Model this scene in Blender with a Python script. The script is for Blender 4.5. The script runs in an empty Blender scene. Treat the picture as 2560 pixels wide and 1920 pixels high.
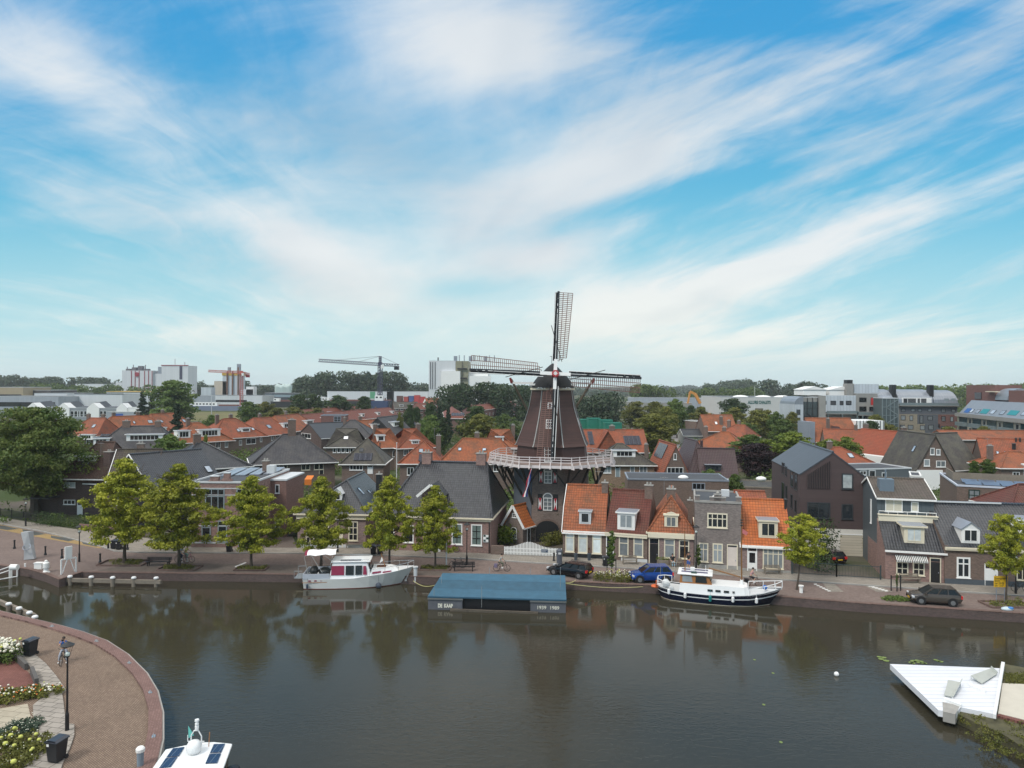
import bpy,bmesh,math,random
import numpy as np
from mathutils import Vector,Matrix
random.seed(7)
rad = math.radians
S = bpy.context.scene
COL = S.collection
# ---------------------------------------------------------------- camera
CAMH = 19.5; FPX = 1777.0; CX,CY = 1280.0,960.0
cam_d = bpy.data.cameras.new('camera'); cam = bpy.data.objects.new('camera',cam_d); COL.objects.link(cam)
cam_d.sensor_width = 36; cam_d.lens = FPX/2560*36; cam_d.clip_end = 20000; cam_d.clip_start = .5
CR = (Matrix.Rotation(rad(90)+.0011,3,'X') @ Matrix.Rotation(.005,3,'Z'))
cam.matrix_world = Matrix.Translation((0,0,CAMH)) @ CR.to_4x4()
S.camera = cam
S.render.resolution_x,S.render.resolution_y = 1024,768
S.view_settings.view_transform = 'Standard'; S.view_settings.look = 'None'
S.view_settings.exposure = 0.22; S.view_settings.gamma = 1
S.render.engine = 'CYCLES'
# ---------------------------------------------------------------- world
SUN_EL,SUN_AZ = rad(48),rad(-140)      # azimuth measured from +Y towards +X
W = bpy.data.worlds.new('World'); S.world = W; W.use_nodes = True
nt = W.node_tree; nt.nodes.clear()
class NT:
    """small helper for node maths"""
    def __init__(s,t): s.t = t
    def n(s,typ,**k):
        o = s.t.nodes.new(typ)
        for a,b in k.items(): setattr(o,a,b)
        return o
    def l(s,a,b): s.t.links.new(a,b)
    def put(s,sock,v):
        if isinstance(v,(int,float,tuple,list)): sock.default_value = v
        else: s.l(v,sock)
    def m(s,op,a,b=0.0,c=None,clamp=False):
        o = s.n('ShaderNodeMath',operation=op); o.use_clamp = clamp
        s.put(o.inputs[0],a); s.put(o.inputs[1],b)
        if c is not None: s.put(o.inputs[2],c)
        return o.outputs[0]
    def mix(s,f,a,b,mode='MIX'):
        o = s.n('ShaderNodeMix',data_type='RGBA',blend_type=mode)
        s.put(o.inputs[0],f)
        for i,v in ((6,a),(7,b)):
            if isinstance(v,(tuple,list)) and len(v) == 3: v = (*v,1)
            s.put(o.inputs[i],v)
        return o.outputs[2]
    def comb(s,x,y,z=0.0):
        o = s.n('ShaderNodeCombineXYZ')
        for i,v in enumerate((x,y,z)): s.put(o.inputs[i],v)
        return o.outputs[0]
    def noise(s,vec,scale,detail=4,rough=.5,dist=0.0):
        o = s.n('ShaderNodeTexNoise'); o.inputs['Scale'].default_value = scale
        o.inputs['Detail'].default_value = detail; o.inputs['Roughness'].default_value = rough
        o.inputs['Distortion'].default_value = dist
        if vec is not None: s.l(vec,o.inputs['Vector'])
        return o.outputs[0],o.outputs[1]
    def ss(s,v,a,b,c=0.0,d=1.0):
        o = s.n('ShaderNodeMapRange',interpolation_type='SMOOTHSTEP')
        s.put(o.inputs[0],v)
        for i,q in enumerate((a,b,c,d)): o.inputs[1+i].default_value = q
        return o.outputs[0]
w = NT(nt)
SKY_STR = 0.12
sky = w.n('ShaderNodeTexSky',sky_type='NISHITA'); sky.sun_disc = False
sky.sun_elevation = SUN_EL; sky.sun_rotation = SUN_AZ
sky.air_density = 1.0; sky.dust_density = .6; sky.ozone_density = 2.5
tc = w.n('ShaderNodeTexCoord'); sx = w.n('ShaderNodeSeparateXYZ'); w.l(tc.outputs['Generated'],sx.inputs[0])
X_,Y_,Z_ = sx.outputs
zc = w.m('MAXIMUM',Z_,.012)
yc = w.m('MAXIMUM',w.m('ABSOLUTE',Y_),.05)
U = w.m('DIVIDE',X_,yc); V = w.m('DIVIDE',zc,yc)          # tan(azimuth), tan(elevation)
PX = w.m('DIVIDE',X_,w.m('ADD',zc,.06)); PY = w.m('DIVIDE',Y_,w.m('ADD',zc,.06))
# streaks of high thin cloud, all running the same way over the land
wn,wc = w.noise(w.comb(w.m('MULTIPLY',PX,.35),w.m('MULTIPLY',PY,.22)),1.0,3,.55)
wn2,_ = w.noise(w.comb(w.m('MULTIPLY',PX,1.3),w.m('MULTIPLY',PY,.8),4.4),1.0,3,.6)
wx = w.m('ADD',w.m('MULTIPLY',w.m('SUBTRACT',wn,.5),2.2),w.m('MULTIPLY',w.m('SUBTRACT',wn2,.5),.38))
pxr = w.m('ADD',w.m('ADD',PX,w.m('MULTIPLY',PY,.10)),wx)
n1,_ = w.noise(w.comb(w.m('MULTIPLY',pxr,1.15),w.m('MULTIPLY',PY,.22),3.1),1.0,6,.55,.4)
n2,_ = w.noise(w.comb(w.m('MULTIPLY',pxr,.5),w.m('MULTIPLY',PY,.16),9.7),1.0,4,.5,.3)
n3,_ = w.noise(w.comb(w.m('MULTIPLY',pxr,5.0),w.m('MULTIPLY',PY,.9),1.3),1.0,8,.66,.25)
fan = w.ss(w.m('ABSOLUTE',w.m('ADD',U,.08)),.03,.38,.22,1.0); soft,_ = w.noise(w.comb(w.m('MULTIPLY',w.m('ADD',U,w.m('MULTIPLY',V,-.9)),2.6),w.m('MULTIPLY',V,7.5),2.2),1.0,7,.6,.35)
rib,_ = w.noise(w.comb(w.m('MULTIPLY',w.m('ADD',w.m('MULTIPLY',U,.92),w.m('MULTIPLY',V,.39)),3.0),w.m('MULTIPLY',w.m('SUBTRACT',w.m('MULTIPLY',V,.92),w.m('MULTIPLY',U,.39)),22),5.0),1.0,6,.6,.5)
dens = w.m('MULTIPLY',w.m('ADD',w.m('MULTIPLY',w.m('SUBTRACT',n1,.5),1.5),w.m('MULTIPLY',w.m('SUBTRACT',n2,.5),1.0)),fan)
dens = w.m('ADD',dens,w.m('ADD',w.m('MULTIPLY',w.m('SUBTRACT',soft,.5),1.3),w.m('MULTIPLY',w.m('MULTIPLY',w.m('SUBTRACT',rib,.5),1.5),w.ss(U,-.1,.35,.15,1.0))))
dens = w.m('ADD',dens,w.m('MULTIPLY',w.m('MULTIPLY',w.m('SUBTRACT',n3,.5),.9),fan))
def blob(px,py,sxp,syp,ang,amp):
    """a bank of cloud (or a gap) round one direction of the sky"""
    u0,v0 = (px-1280)/FPX,(962-py)/FPX; a = rad(ang)
    du = w.m('SUBTRACT',U,u0); dv = w.m('SUBTRACT',V,v0)
    a1 = w.m('ADD',w.m('MULTIPLY',du,math.cos(a)),w.m('MULTIPLY',dv,math.sin(a)))
    a2 = w.m('SUBTRACT',w.m('MULTIPLY',dv,math.cos(a)),w.m('MULTIPLY',du,math.sin(a)))
    a1 = w.m('MULTIPLY',a1,FPX/sxp); a2 = w.m('MULTIPLY',a2,FPX/syp)
    r = w.m('ADD',w.m('MULTIPLY',a1,a1),w.m('MULTIPLY',a2,a2))
    return w.m('MULTIPLY',w.m('POWER',2.718,w.m('MULTIPLY',r,-1.0)),amp)
BLOBS = [(1210,90,300,180,-10,.78),(1350,470,380,110,25,.55),(1750,330,420,70,20,.45),
         (2300,250,420,90,35,.55),(2100,590,500,70,22,.40),(2130,850,460,75,0,.75),(1750,720,420,60,18,.5),
         (1500,790,330,100,10,.6),(1350,640,260,40,12,.5),(1950,660,260,40,30,.45),(750,640,150,70,-40,.35),(800,640,250,90,-25,.45),(150,190,330,110,-35,.45),
         (400,600,560,120,-12,.38),(250,820,500,70,0,.2),(950,400,420,140,-25,.25),(1450,690,200,60,-20,.35),
         (650,130,260,120,-30,-.12),(1800,60,330,60,20,-.42),(1720,470,330,34,14,-.60),
         (200,640,330,90,0,-.30),(2350,650,260,60,20,-.35),(1150,720,160,30,0,-.35),
         (250,400,260,60,-20,-.20),(2400,60,160,60,60,-.1),(2430,430,150,40,25,-.35),(60,620,160,60,10,-.15)]
for b in BLOBS: dens = w.m('ADD',dens,blob(*b))
cov = w.ss(w.m('ADD',dens,w.ss(V,.62,1.3,0.0,.9)),-.30,.92)   # whiter sky above the view, added to make the light less blue

clear = w.ss(V,0.0,.50,1.0,0.0)
skc = w.mix(1.0,sky.outputs[0],(.36,1.0,1.30),'MULTIPLY')
k = 1/SKY_STR
low = w.mix(w.ss(V,.10,.55),(.165*k,.50*k,.62*k),(.048*k,.31*k,.60*k))
blue = w.mix(.88,skc,low)
# the blue pales towards the horizon
blue = w.mix(w.ss(V,.0,.30,.85,0.0),blue,(.52*k,.70*k,.72*k))
shade,_ = w.noise(w.comb(w.m('MULTIPLY',pxr,.8),w.m('MULTIPLY',PY,.3),21.0),1.0,3,.5)
greyp = w.m('ADD',w.m('MULTIPLY',w.ss(shade,.4,.7),.40),blob(850,330,420,110,-22,.55),clamp=True)
greyp = w.m('MAXIMUM',w.m('MINIMUM',greyp,.8),0.0)
cc = w.mix(greyp,(.74*k,.76*k,.77*k),(.27*k,.38*k,.49*k))
warm = w.ss(V,.0,.22,.8,0.0)
cc = w.mix(warm,cc,(.84*k,.85*k,.77*k))
skyf = w.mix(w.m('MULTIPLY',cov,.93),blue,cc)
# pale band of air on the horizon
skyf = w.mix(w.ss(V,.0,.085,.9,0.0),skyf,(.56*k,.68*k,.70*k))
# bright white zenith out of view, added to light the ground
skyf = w.mix(w.ss(V,.75,1.6),skyf,(1.25*k,1.22*k,1.18*k))
bg = w.n('ShaderNodeBackground'); bg.inputs[1].default_value = SKY_STR
w.l(skyf,bg.inputs[0])
wo = w.n('ShaderNodeOutputWorld'); w.l(bg.outputs[0],wo.inputs[0])
# ---------------------------------------------------------------- sun (behind thin cloud)
sd = bpy.data.lights.new('sun','SUN'); sd.energy = 1.9; sd.angle = rad(14); sd.color = (1,.96,.9)
sun = bpy.data.objects.new('sun',sd); COL.objects.link(sun)
sdir = Vector((math.sin(SUN_AZ)*math.cos(SUN_EL),math.cos(SUN_AZ)*math.cos(SUN_EL),math.sin(SUN_EL)))
sun.rotation_euler = sdir.to_track_quat('Z','Y').to_euler(); sun.location = (0,0,200)
# ---------------------------------------------------------------- surveying helpers
REG = {'r1': (0,1000,3.457),'r2': (420,1000,3.457),'r3': (840,1000,3.457),'r4': (1240,1000,3.457),
       'r5': (1640,1000,3.457),'r6': (2048,1000,3.457),'s1': (0,860,4.32),'s2': (450,860,4.32),
       's3': (900,860,4.32),'s4': (1140,700,3.318),'s5': (1600,900,4.32),'s6': (2048,900,4.32),
       's7': (0,1480,3.77),'s8': (2148,1480,3.77),'b1': (720,1340,6.144),'b2': (1040,1380,5.53),
       'b3': (1600,1400,5.821),'b4': (1230,1150,6.636),'b5': (0,1360,5.267),'b6': (2300,1240,5.185),
       'f': (0,0,.8641),'p': (0,0,1)}
def q(r,x,y):
    a = REG[r]; return a[0]+x/a[2],a[1]+y/a[2]
def ray(px,py): return CR @ Vector(((px-CX)/FPX,-(py-CY)/FPX,-1))
def P(r,x,y,z=0.0):
    """bearing (r,x,y) meets the level plane at height z"""
    d = ray(*q(r,x,y)); t = (z-CAMH)/d.z
    return Vector((d.x*t,d.y*t,z))
def PD(r,x,y,Y):
    """bearing at distance Y"""
    d = ray(*q(r,x,y)); t = Y/d.y
    return Vector((d.x*t,Y,CAMH+d.z*t))
# ---------------------------------------------------------------- objects
def link(o): COL.objects.link(o); return o
def tag(o,label=None,cat=None,group=None,kind=None):
    if label: o['label'] = label
    if cat: o['category'] = cat
    if group: o['group'] = group
    if kind: o['kind'] = kind
    return o
def thing(name,label,cat,loc=(0,0,0),rz=0.0,group=None):
    o = link(bpy.data.objects.new(name,None)); o.location = loc; o.rotation_euler = (0,0,rz); o.empty_display_size = .3
    return tag(o,label,cat,group)
def kids(o): return [c for c in bpy.data.objects if c.parent == o]
def copy_tree(o,parent=None,cache=None):
    c = o.copy(); COL.objects.link(c)
    if parent is not None: c.parent = parent
    for ch in CH.get(o.name,[]): copy_tree(ch,c)
    return c
CH = {}
class MB:
    def __init__(s): s.v = []; s.f = []; s.m = []; s.M = None
    def add(s,vs,fs,m=0):
        b = len(s.v)
        if s.M is not None: vs = [s.M @ Vector(p) for p in vs]
        s.v.extend([tuple(p) for p in vs])
        for f in fs: s.f.append([b+i for i in f]); s.m.append(m)
        return s
    def box(s,x0,x1,y0,y1,z0,z1,m=0):
        return s.add([(x0,y0,z0),(x1,y0,z0),(x1,y1,z0),(x0,y1,z0),(x0,y0,z1),(x1,y0,z1),(x1,y1,z1),(x0,y1,z1)],
                     [(3,2,1,0),(4,5,6,7),(0,1,5,4),(1,2,6,5),(2,3,7,6),(3,0,4,7)],m)
    def poly(s,pts,m=0): return s.add(pts,[list(range(len(pts)))],m)
    def prism(s,pts,off,m=0):
        """closed polygon pts swept by vector off"""
        n = len(pts); off = Vector(off); a = [Vector(p) for p in pts]
        nn = Vector((0,0,0))
        for i in range(n): nn += a[i].cross(a[(i+1) % n])
        if nn.dot(off) > 0: a = a[::-1]
        return s.add(a+[p+off for p in a],[list(range(n)),list(range(2*n-1,n-1,-1))]+[[(i+1) % n,i,n+i,n+(i+1) % n] for i in range(n)],m)
    def slab(s,pts,th,m=0):
        """plane polygon, thickened below its own normal"""
        a = [Vector(p) for p in pts]; nn = Vector((0,0,0))
        for i in range(len(a)): nn += a[i].cross(a[(i+1) % len(a)])
        nn.normalize()
        if nn.z < 0: nn = -nn
        return s.prism([p-nn*th for p in a],nn*th,m)
    def tube(s,p0,p1,r0,r1=None,n=6,m=0,cap=True):
        p0,p1 = Vector(p0),Vector(p1); r1 = r0 if r1 is None else r1
        d = (p1-p0); 
        if d.length < 1e-6: return s
        d.normalize(); a = d.orthogonal().normalized(); b = d.cross(a)
        vs = []
        for p,r in ((p0,r0),(p1,r1)):
            for i in range(n):
                t = 2*math.pi*i/n+math.pi/n; vs.append(p+a*(math.cos(t)*r)+b*(math.sin(t)*r))
        fs = [(i,(i+1) % n,n+(i+1) % n,n+i) for i in range(n)]
        if cap: fs += [list(range(n-1,-1,-1)),list(range(n,2*n))]
        return s.add(vs,fs,m)
    def path(s,pts,r,n=6,m=0):
        for i in range(len(pts)-1): s.tube(pts[i],pts[i+1],r,r,n,m)
        return s
    def bar(s,p0,p1,w,h,m=0,up=(0,0,1)):
        """squared timber from p0 to p1"""
        p0,p1 = Vector(p0),Vector(p1); d = (p1-p0).normalized(); up = Vector(up)
        a = d.cross(up)
        if a.length < 1e-4: a = d.cross(Vector((0,1,0)))
        a.normalize(); b = a.cross(d); c = []
        for p in (p0,p1):
            for i,j in ((-1,-1),(1,-1),(1,1),(-1,1)): c.append(p+a*(i*w/2)+b*(j*h/2))
        return s.add(c,[(3,2,1,0),(4,5,6,7),(0,1,5,4),(1,2,6,5),(2,3,7,6),(3,0,4,7)],m)
    def lathe(s,prof,n=12,c=(0,0),m=0,sq=1.0):
        vs = []; k = len(prof)
        for r,z in prof:
            for i in range(n):
                t = 2*math.pi*i/n; vs.append((c[0]+r*math.cos(t),c[1]+r*math.sin(t)*sq,z))
        fs = [(j*n+i,j*n+(i+1) % n,(j+1)*n+(i+1) % n,(j+1)*n+i) for j in range(k-1) for i in range(n)]
        fs += [list(range(n-1,-1,-1)),list(range((k-1)*n,k*n))]
        return s.add(vs,fs,m)
    def ball(s,c,r,n=8,k=6,m=0,sc=(1,1,1)):
        vs = []; 
        for j in range(1,k):
            a = math.pi*j/k
            for i in range(n):
                t = 2*math.pi*i/n; vs.append((c[0]+r*sc[0]*math.sin(a)*math.cos(t),c[1]+r*sc[1]*math.sin(a)*math.sin(t),c[2]-r*sc[2]*math.cos(a)))
        vs += [(c[0],c[1],c[2]-r*sc[2]),(c[0],c[1],c[2]+r*sc[2])]; b = (k-1)*n
        fs = [(j*n+i,j*n+(i+1) % n,(j+1)*n+(i+1) % n,(j+1)*n+i) for j in range(k-2) for i in range(n)]
        fs += [((i+1) % n,i,b) for i in range(n)]+[((k-2)*n+i,(k-2)*n+(i+1) % n,b+1) for i in range(n)]
        return s.add(vs,fs,m)
    def grid(s,rows,m=0,closed=False):
        """loft through rows of equal length"""
        n = len(rows[0]); vs = [p for r in rows for p in r]; fs = []
        for j in range(len(rows)-1):
            for i in range(n if closed else n-1):
                fs.append((j*n+i,j*n+(i+1) % n,(j+1)*n+(i+1) % n,(j+1)*n+i))
        return s.add(vs,fs,m)
    def build(s,name,mats,parent=None,smooth=False,bevel=0.0,loc=None):
        me = bpy.data.meshes.new(name); me.from_pydata(s.v,[],s.f)
        if not isinstance(mats,(list,tuple)): mats = [mats]
        for a in mats: me.materials.append(a)
        me.polygons.foreach_set('material_index',s.m)
        if smooth: me.polygons.foreach_set('use_smooth',[True]*len(s.f))
        uvl = me.uv_layers.new(name='UVMap'); uv = [0.0]*(2*len(me.loops)); V3 = me.vertices; Zv = Vector((0,0,1))
        for p in me.polygons:
            n = p.normal
            if abs(n.z) > .97: a,b = Vector((1,0,0)),Vector((0,1,0))
            else: a = Zv.cross(n).normalized(); b = n.cross(a)
            for li in p.loop_indices:
                c = V3[me.loops[li].vertex_index].co; uv[2*li] = c.dot(a); uv[2*li+1] = c.dot(b)
        uvl.data.foreach_set('uv',uv)
        me.update()
        o = link(bpy.data.objects.new(name,me))
        if parent is not None: o.parent = parent; CH.setdefault(parent.name,[]).append(o)
        if loc is not None: o.location = loc
        if bevel:
            b = o.modifiers.new('bevel','BEVEL'); b.width = bevel; b.segments = 2; b.limit_method = 'ANGLE'; b.angle_limit = rad(35)
        return o
# ---------------------------------------------------------------- materials
MC = {}
def _mat(name):
    m = bpy.data.materials.new(name); m.use_nodes = True; t = NT(m.node_tree)
    b = m.node_tree.nodes['Principled BSDF']; return m,t,b
def paint(name,col,rough=.6,metal=0.0,var=.12,scale=3.0,bump=0.0,spec=.5):
    """plain surface with uneven tone (dirt, wear)"""
    if name in MC: return MC[name]
    m,t,b = _mat(name); tcn = t.n('ShaderNodeTexCoord')
    f,_ = t.noise(tcn.outputs['Object'],scale,5,.6)
    g,_ = t.noise(tcn.outputs['Object'],scale*.13,3,.5)
    s_ = t.m('ADD',t.m('MULTIPLY',t.m('SUBTRACT',f,.5),2.2*var),t.m('MULTIPLY',t.m('SUBTRACT',g,.5),1.8*var))
    s_ = t.m('ADD',s_,1.0)
    c = t.mix(1.0,col,t.comb(s_,s_,s_),'MULTIPLY'); t.l(c,b.inputs['Base Color'])
    b.inputs['Roughness'].default_value = rough; b.inputs['Metallic'].default_value = metal
    b.inputs['Specular IOR Level'].default_value = spec
    if bump:
        bn = t.n('ShaderNodeBump'); bn.inputs['Strength'].default_value = bump; bn.inputs['Distance'].default_value = .05
        t.l(f,bn.inputs['Height']); t.l(bn.outputs[0],b.inputs['Normal'])
    MC[name] = m; return m
def tiles(name,col,alt=None,w_=.28,h_=.36,rough=.65,var=.35,moss=.25,mosscol=(.06,.06,.035),bump=1.0,spec=.4):
    """pantiles: rolls across the slope, courses up it, every tile its own tone"""
    if name in MC: return MC[name]
    m,t,b = _mat(name); uvn = t.n('ShaderNodeUVMap'); sp = t.n('ShaderNodeSeparateXYZ'); t.l(uvn.outputs[0],sp.inputs[0])
    u = t.m('DIVIDE',sp.outputs[0],w_); v = t.m('DIVIDE',sp.outputs[1],h_)
    fu = t.m('FRACT',u); fv = t.m('FRACT',v)
    wn_ = t.n('ShaderNodeTexWhiteNoise',noise_dimensions='2D'); t.l(t.comb(t.m('FLOOR',u),t.m('FLOOR',v)),wn_.inputs['Vector'])
    alt = alt or tuple(c*.72 for c in col)
    c = t.mix(t.m('MULTIPLY',wn_.outputs[0],var*2,clamp=True),col,alt)
    big,_ = t.noise(uvn.outputs[0],.55,6,.62); fine,_ = t.noise(uvn.outputs[0],3.5,5,.65)
    ms = t.m('MULTIPLY',t.ss(t.m('ADD',big,t.m('MULTIPLY',fine,.5)),.62,.95),moss*2.2,clamp=True)
    c = t.mix(ms,c,mosscol)
    tone = t.m('ADD',.78,t.m('MULTIPLY',big,.44)); c = t.mix(1.0,c,t.comb(tone,tone,tone),'MULTIPLY')
    gap = t.m('MAXIMUM',t.ss(fv,.0,.26,1,0),t.m('MULTIPLY',t.ss(fu,.0,.24,1,0),.7))  # tile joints, with the shade under each overlap painted into the colour
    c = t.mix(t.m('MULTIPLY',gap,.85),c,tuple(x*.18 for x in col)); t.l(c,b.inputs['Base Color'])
    b.inputs['Roughness'].default_value = rough; b.inputs['Specular IOR Level'].default_value = spec
    roll = t.m('SINE',t.m('MULTIPLY',fu,math.pi)); hgt = t.m('ADD',t.m('MULTIPLY',roll,.6),t.m('MULTIPLY',t.m('SUBTRACT',1.0,fv),.7))
    bn = t.n('ShaderNodeBump'); bn.inputs['Strength'].default_value = bump; bn.inputs['Distance'].default_value = .06
    t.l(hgt,bn.inputs['Height']); t.l(bn.outputs[0],b.inputs['Normal'])
    MC[name] = m; return m
def bricks(name,col,mortar=None,bw=.22,bh=.075,var=.3,rough=.85,big=.18,jm=.012):
    if name in MC: return MC[name]
    m,t,b = _mat(name); uvn = t.n('ShaderNodeUVMap')
    br = t.n('ShaderNodeTexBrick'); t.l(uvn.outputs[0],br.inputs['Vector'])
    br.inputs['Scale'].default_value = 1; br.inputs['Brick Width'].default_value = bw; br.inputs['Row Height'].default_value = bh
    br.inputs['Mortar Size'].default_value = jm; br.inputs['Color1'].default_value = (*[c*(1+var) for c in col],1)
    br.inputs['Color2'].default_value = (*[c*(1-var) for c in col],1)
    mortar = mortar or tuple(.5*c+.10 for c in col); br.inputs['Mortar'].default_value = (*mortar,1)
    f,_ = t.noise(uvn.outputs[0],.35,6,.6); g,_ = t.noise(uvn.outputs[0],2.6,5,.65)
    s_ = t.m('ADD',1-big,t.m('MULTIPLY',t.m('ADD',f,t.m('MULTIPLY',g,.9)),big*1.05))
    c = t.mix(1.0,br.outputs[0],t.comb(s_,s_,s_),'MULTIPLY'); t.l(c,b.inputs['Base Color'])
    b.inputs['Roughness'].default_value = rough; b.inputs['Specular IOR Level'].default_value = .25
    MC[name] = m; return m
def striped(name,col,dark,pitch,axis=0,frac=.12,rough=.5,metal=0.0,var=.1):
    """boards or standing seams: thin joints every pitch metres"""
    if name in MC: return MC[name]
    m,t,b = _mat(name); uvn = t.n('ShaderNodeUVMap'); sp = t.n('ShaderNodeSeparateXYZ'); t.l(uvn.outputs[0],sp.inputs[0])
    u = t.m('DIVIDE',sp.outputs[axis],pitch); fu = t.m('FRACT',u)
    wn_ = t.n('ShaderNodeTexWhiteNoise',noise_dimensions='1D'); t.l(t.m('FLOOR',u),wn_.inputs['W'])
    f,_ = t.noise(uvn.outputs[0],1.3,5,.6)
    s_ = t.m('ADD',t.m('ADD',1-var,t.m('MULTIPLY',wn_.outputs[0],var)),t.m('MULTIPLY',t.m('SUBTRACT',f,.5),var*2))
    c = t.mix(1.0,col,t.comb(s_,s_,s_),'MULTIPLY'); c = t.mix(t.m('LESS_THAN',fu,frac),c,dark)
    t.l(c,b.inputs['Base Color']); b.inputs['Roughness'].default_value = rough; b.inputs['Metallic'].default_value = metal
    MC[name] = m; return m
def glass(name,col=(.012,.015,.018),rough=.06,spec=.8):
    if name in MC: return MC[name]
    m,t,b = _mat(name); tcn = t.n('ShaderNodeTexCoord'); oi = t.n('ShaderNodeObjectInfo')
    f,_ = t.noise(tcn.outputs['Object'],1.7,2,.5)
    s_ = t.m('ADD',.4,t.m('MULTIPLY',t.m('ADD',f,oi.outputs['Random']),.9))
    c = t.mix(1.0,col,t.comb(s_,s_,s_),'MULTIPLY'); t.l(c,b.inputs['Base Color'])
    b.inputs['Roughness'].default_value = rough; b.inputs['Specular IOR Level'].default_value = spec
    MC[name] = m; return m
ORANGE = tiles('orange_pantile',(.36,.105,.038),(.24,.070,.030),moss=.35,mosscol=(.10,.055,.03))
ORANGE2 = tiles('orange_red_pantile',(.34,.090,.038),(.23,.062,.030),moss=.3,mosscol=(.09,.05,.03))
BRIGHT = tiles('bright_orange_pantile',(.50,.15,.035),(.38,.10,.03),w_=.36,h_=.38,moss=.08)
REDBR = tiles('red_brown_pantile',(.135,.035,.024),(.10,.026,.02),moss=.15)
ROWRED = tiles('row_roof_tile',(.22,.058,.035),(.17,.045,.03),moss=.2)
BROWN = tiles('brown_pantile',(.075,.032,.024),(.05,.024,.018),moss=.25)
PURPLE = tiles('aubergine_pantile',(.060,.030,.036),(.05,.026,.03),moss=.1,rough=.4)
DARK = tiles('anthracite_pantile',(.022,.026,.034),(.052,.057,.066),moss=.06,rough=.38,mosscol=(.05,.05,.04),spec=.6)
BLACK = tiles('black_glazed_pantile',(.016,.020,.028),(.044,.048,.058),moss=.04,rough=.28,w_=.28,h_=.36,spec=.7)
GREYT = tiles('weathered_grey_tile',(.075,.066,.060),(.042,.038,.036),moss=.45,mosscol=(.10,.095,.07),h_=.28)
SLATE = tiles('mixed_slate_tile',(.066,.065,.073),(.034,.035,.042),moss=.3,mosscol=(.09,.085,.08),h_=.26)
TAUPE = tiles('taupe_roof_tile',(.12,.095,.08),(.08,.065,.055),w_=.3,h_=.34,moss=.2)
B_DARK = bricks('dark_brown_brick',(.068,.036,.029)); B_BROWN = bricks('brown_brick',(.150,.098,.074))
B_RED = bricks('red_brown_brick',(.185,.092,.072)); B_PINK = bricks('pinkish_brick',(.27,.160,.135))
B_MAUVE = bricks('mauve_brick',(.245,.165,.150)); B_GREY = bricks('grey_brown_brick',(.20,.165,.15),big=.4)
B_TAN = bricks('tan_brick',(.24,.155,.095)); B_YEL = bricks('yellow_grey_brick',(.30,.26,.19)); B_MILL = bricks('old_mill_brick',(.18,.132,.108),big=.35)
B_ROW = bricks('row_house_brick',(.17,.068,.055)); B_GREYC = bricks('concrete_grey_brick',(.22,.20,.18))
WHITE = paint('white_paint',(.78,.78,.76),.5,var=.05); CREAM = paint('cream_paint',(.68,.62,.48),.55,var=.06)
GREYW = paint('grey_white_paint',(.55,.57,.58),.5,var=.06); ZINC = paint('zinc',(.28,.31,.36),.45,.3,var=.15)
BLK = paint('black_paint',(.012,.012,.014),.4,var=.2); IRON = paint('dark_iron',(.016,.018,.020),.45,var=.2)
ANTH = paint('anthracite_frame',(.03,.035,.04),.45); DKGREEN = paint('dark_green_paint',(.015,.04,.03),.45)
GLASS = glass('window_glass'); CURT = glass('window_with_blind',(.42,.46,.46),.25,.6); NET = glass('window_with_net_curtain',(.17,.19,.20),.2,.6)
SKYL = glass('roof_window_glass',(.25,.30,.36),.12,.9)
BITUM = paint('bitumen_roof',(.05,.053,.06),.7,var=.35,scale=1.5); CONC = paint('concrete',(.30,.29,.27),.85,var=.25,scale=2)
SOLAR = striped('solar_panel',(.010,.014,.030),(.10,.11,.13),1.0,0,.04,.15)
WOOD = paint('weathered_wood',(.20,.17,.135),.8,var=.3,scale=5); TEAK = paint('varnished_wood',(.32,.13,.035),.35,var=.2)
SKIN = paint('skin',(.52,.30,.21),.5,var=.05)
# ================================================================ ground, water, streets
def flat(name,pts,mat,z,kind='structure',th=0.0):
    m = MB(); pts = [Vector((p[0],p[1],z)) for p in pts]
    nn = sum((pts[i].x*pts[(i+1) % len(pts)].y-pts[(i+1) % len(pts)].x*pts[i].y) for i in range(len(pts)))
    if nn < 0: pts = pts[::-1]
    if th: m.prism([p-Vector((0,0,th)) for p in pts],(0,0,th))
    else: m.poly(pts)
    o = m.build(name,mat)
    if kind: o['kind'] = kind
    return o
def pv(name,col,alt,bw,bh,rot=0.0,big=.5,jm=.012,jc=None,rough=.88):
    """paving: setts or slabs with stains"""
    m,t,b = _mat(name); g = t.n('ShaderNodeNewGeometry'); mp = t.n('ShaderNodeMapping'); t.l(g.outputs['Position'],mp.inputs['Vector']); mp.inputs['Rotation'].default_value = (0,0,rot)
    br = t.n('ShaderNodeTexBrick'); t.l(mp.outputs[0],br.inputs['Vector']); br.inputs['Scale'].default_value = 1
    br.inputs['Brick Width'].default_value = bw; br.inputs['Row Height'].default_value = bh; br.inputs['Mortar Size'].default_value = jm
    br.inputs['Color1'].default_value = (*col,1); br.inputs['Color2'].default_value = (*alt,1)
    br.inputs['Mortar'].default_value = (*(jc or tuple(.45*c for c in col)),1)
    f,_ = t.noise(g.outputs['Position'],.35,6,.62); h,_ = t.noise(g.outputs['Position'],2.2,4,.6)
    s_ = t.m('ADD',1-big*.5,t.m('MULTIPLY',t.m('ADD',f,t.m('MULTIPLY',t.m('SUBTRACT',h,.5),.7)),big))
    t.l(t.mix(1.0,br.outputs[0],t.comb(s_,s_,s_),'MULTIPLY'),b.inputs['Base Color'])
    b.inputs['Roughness'].default_value = rough; b.inputs['Specular IOR Level'].default_value = .2
    MC[name] = m; return m
ROADM = pv('red_brown_setts',(.225,.175,.155),(.165,.125,.112),.22,.11,.1)
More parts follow.
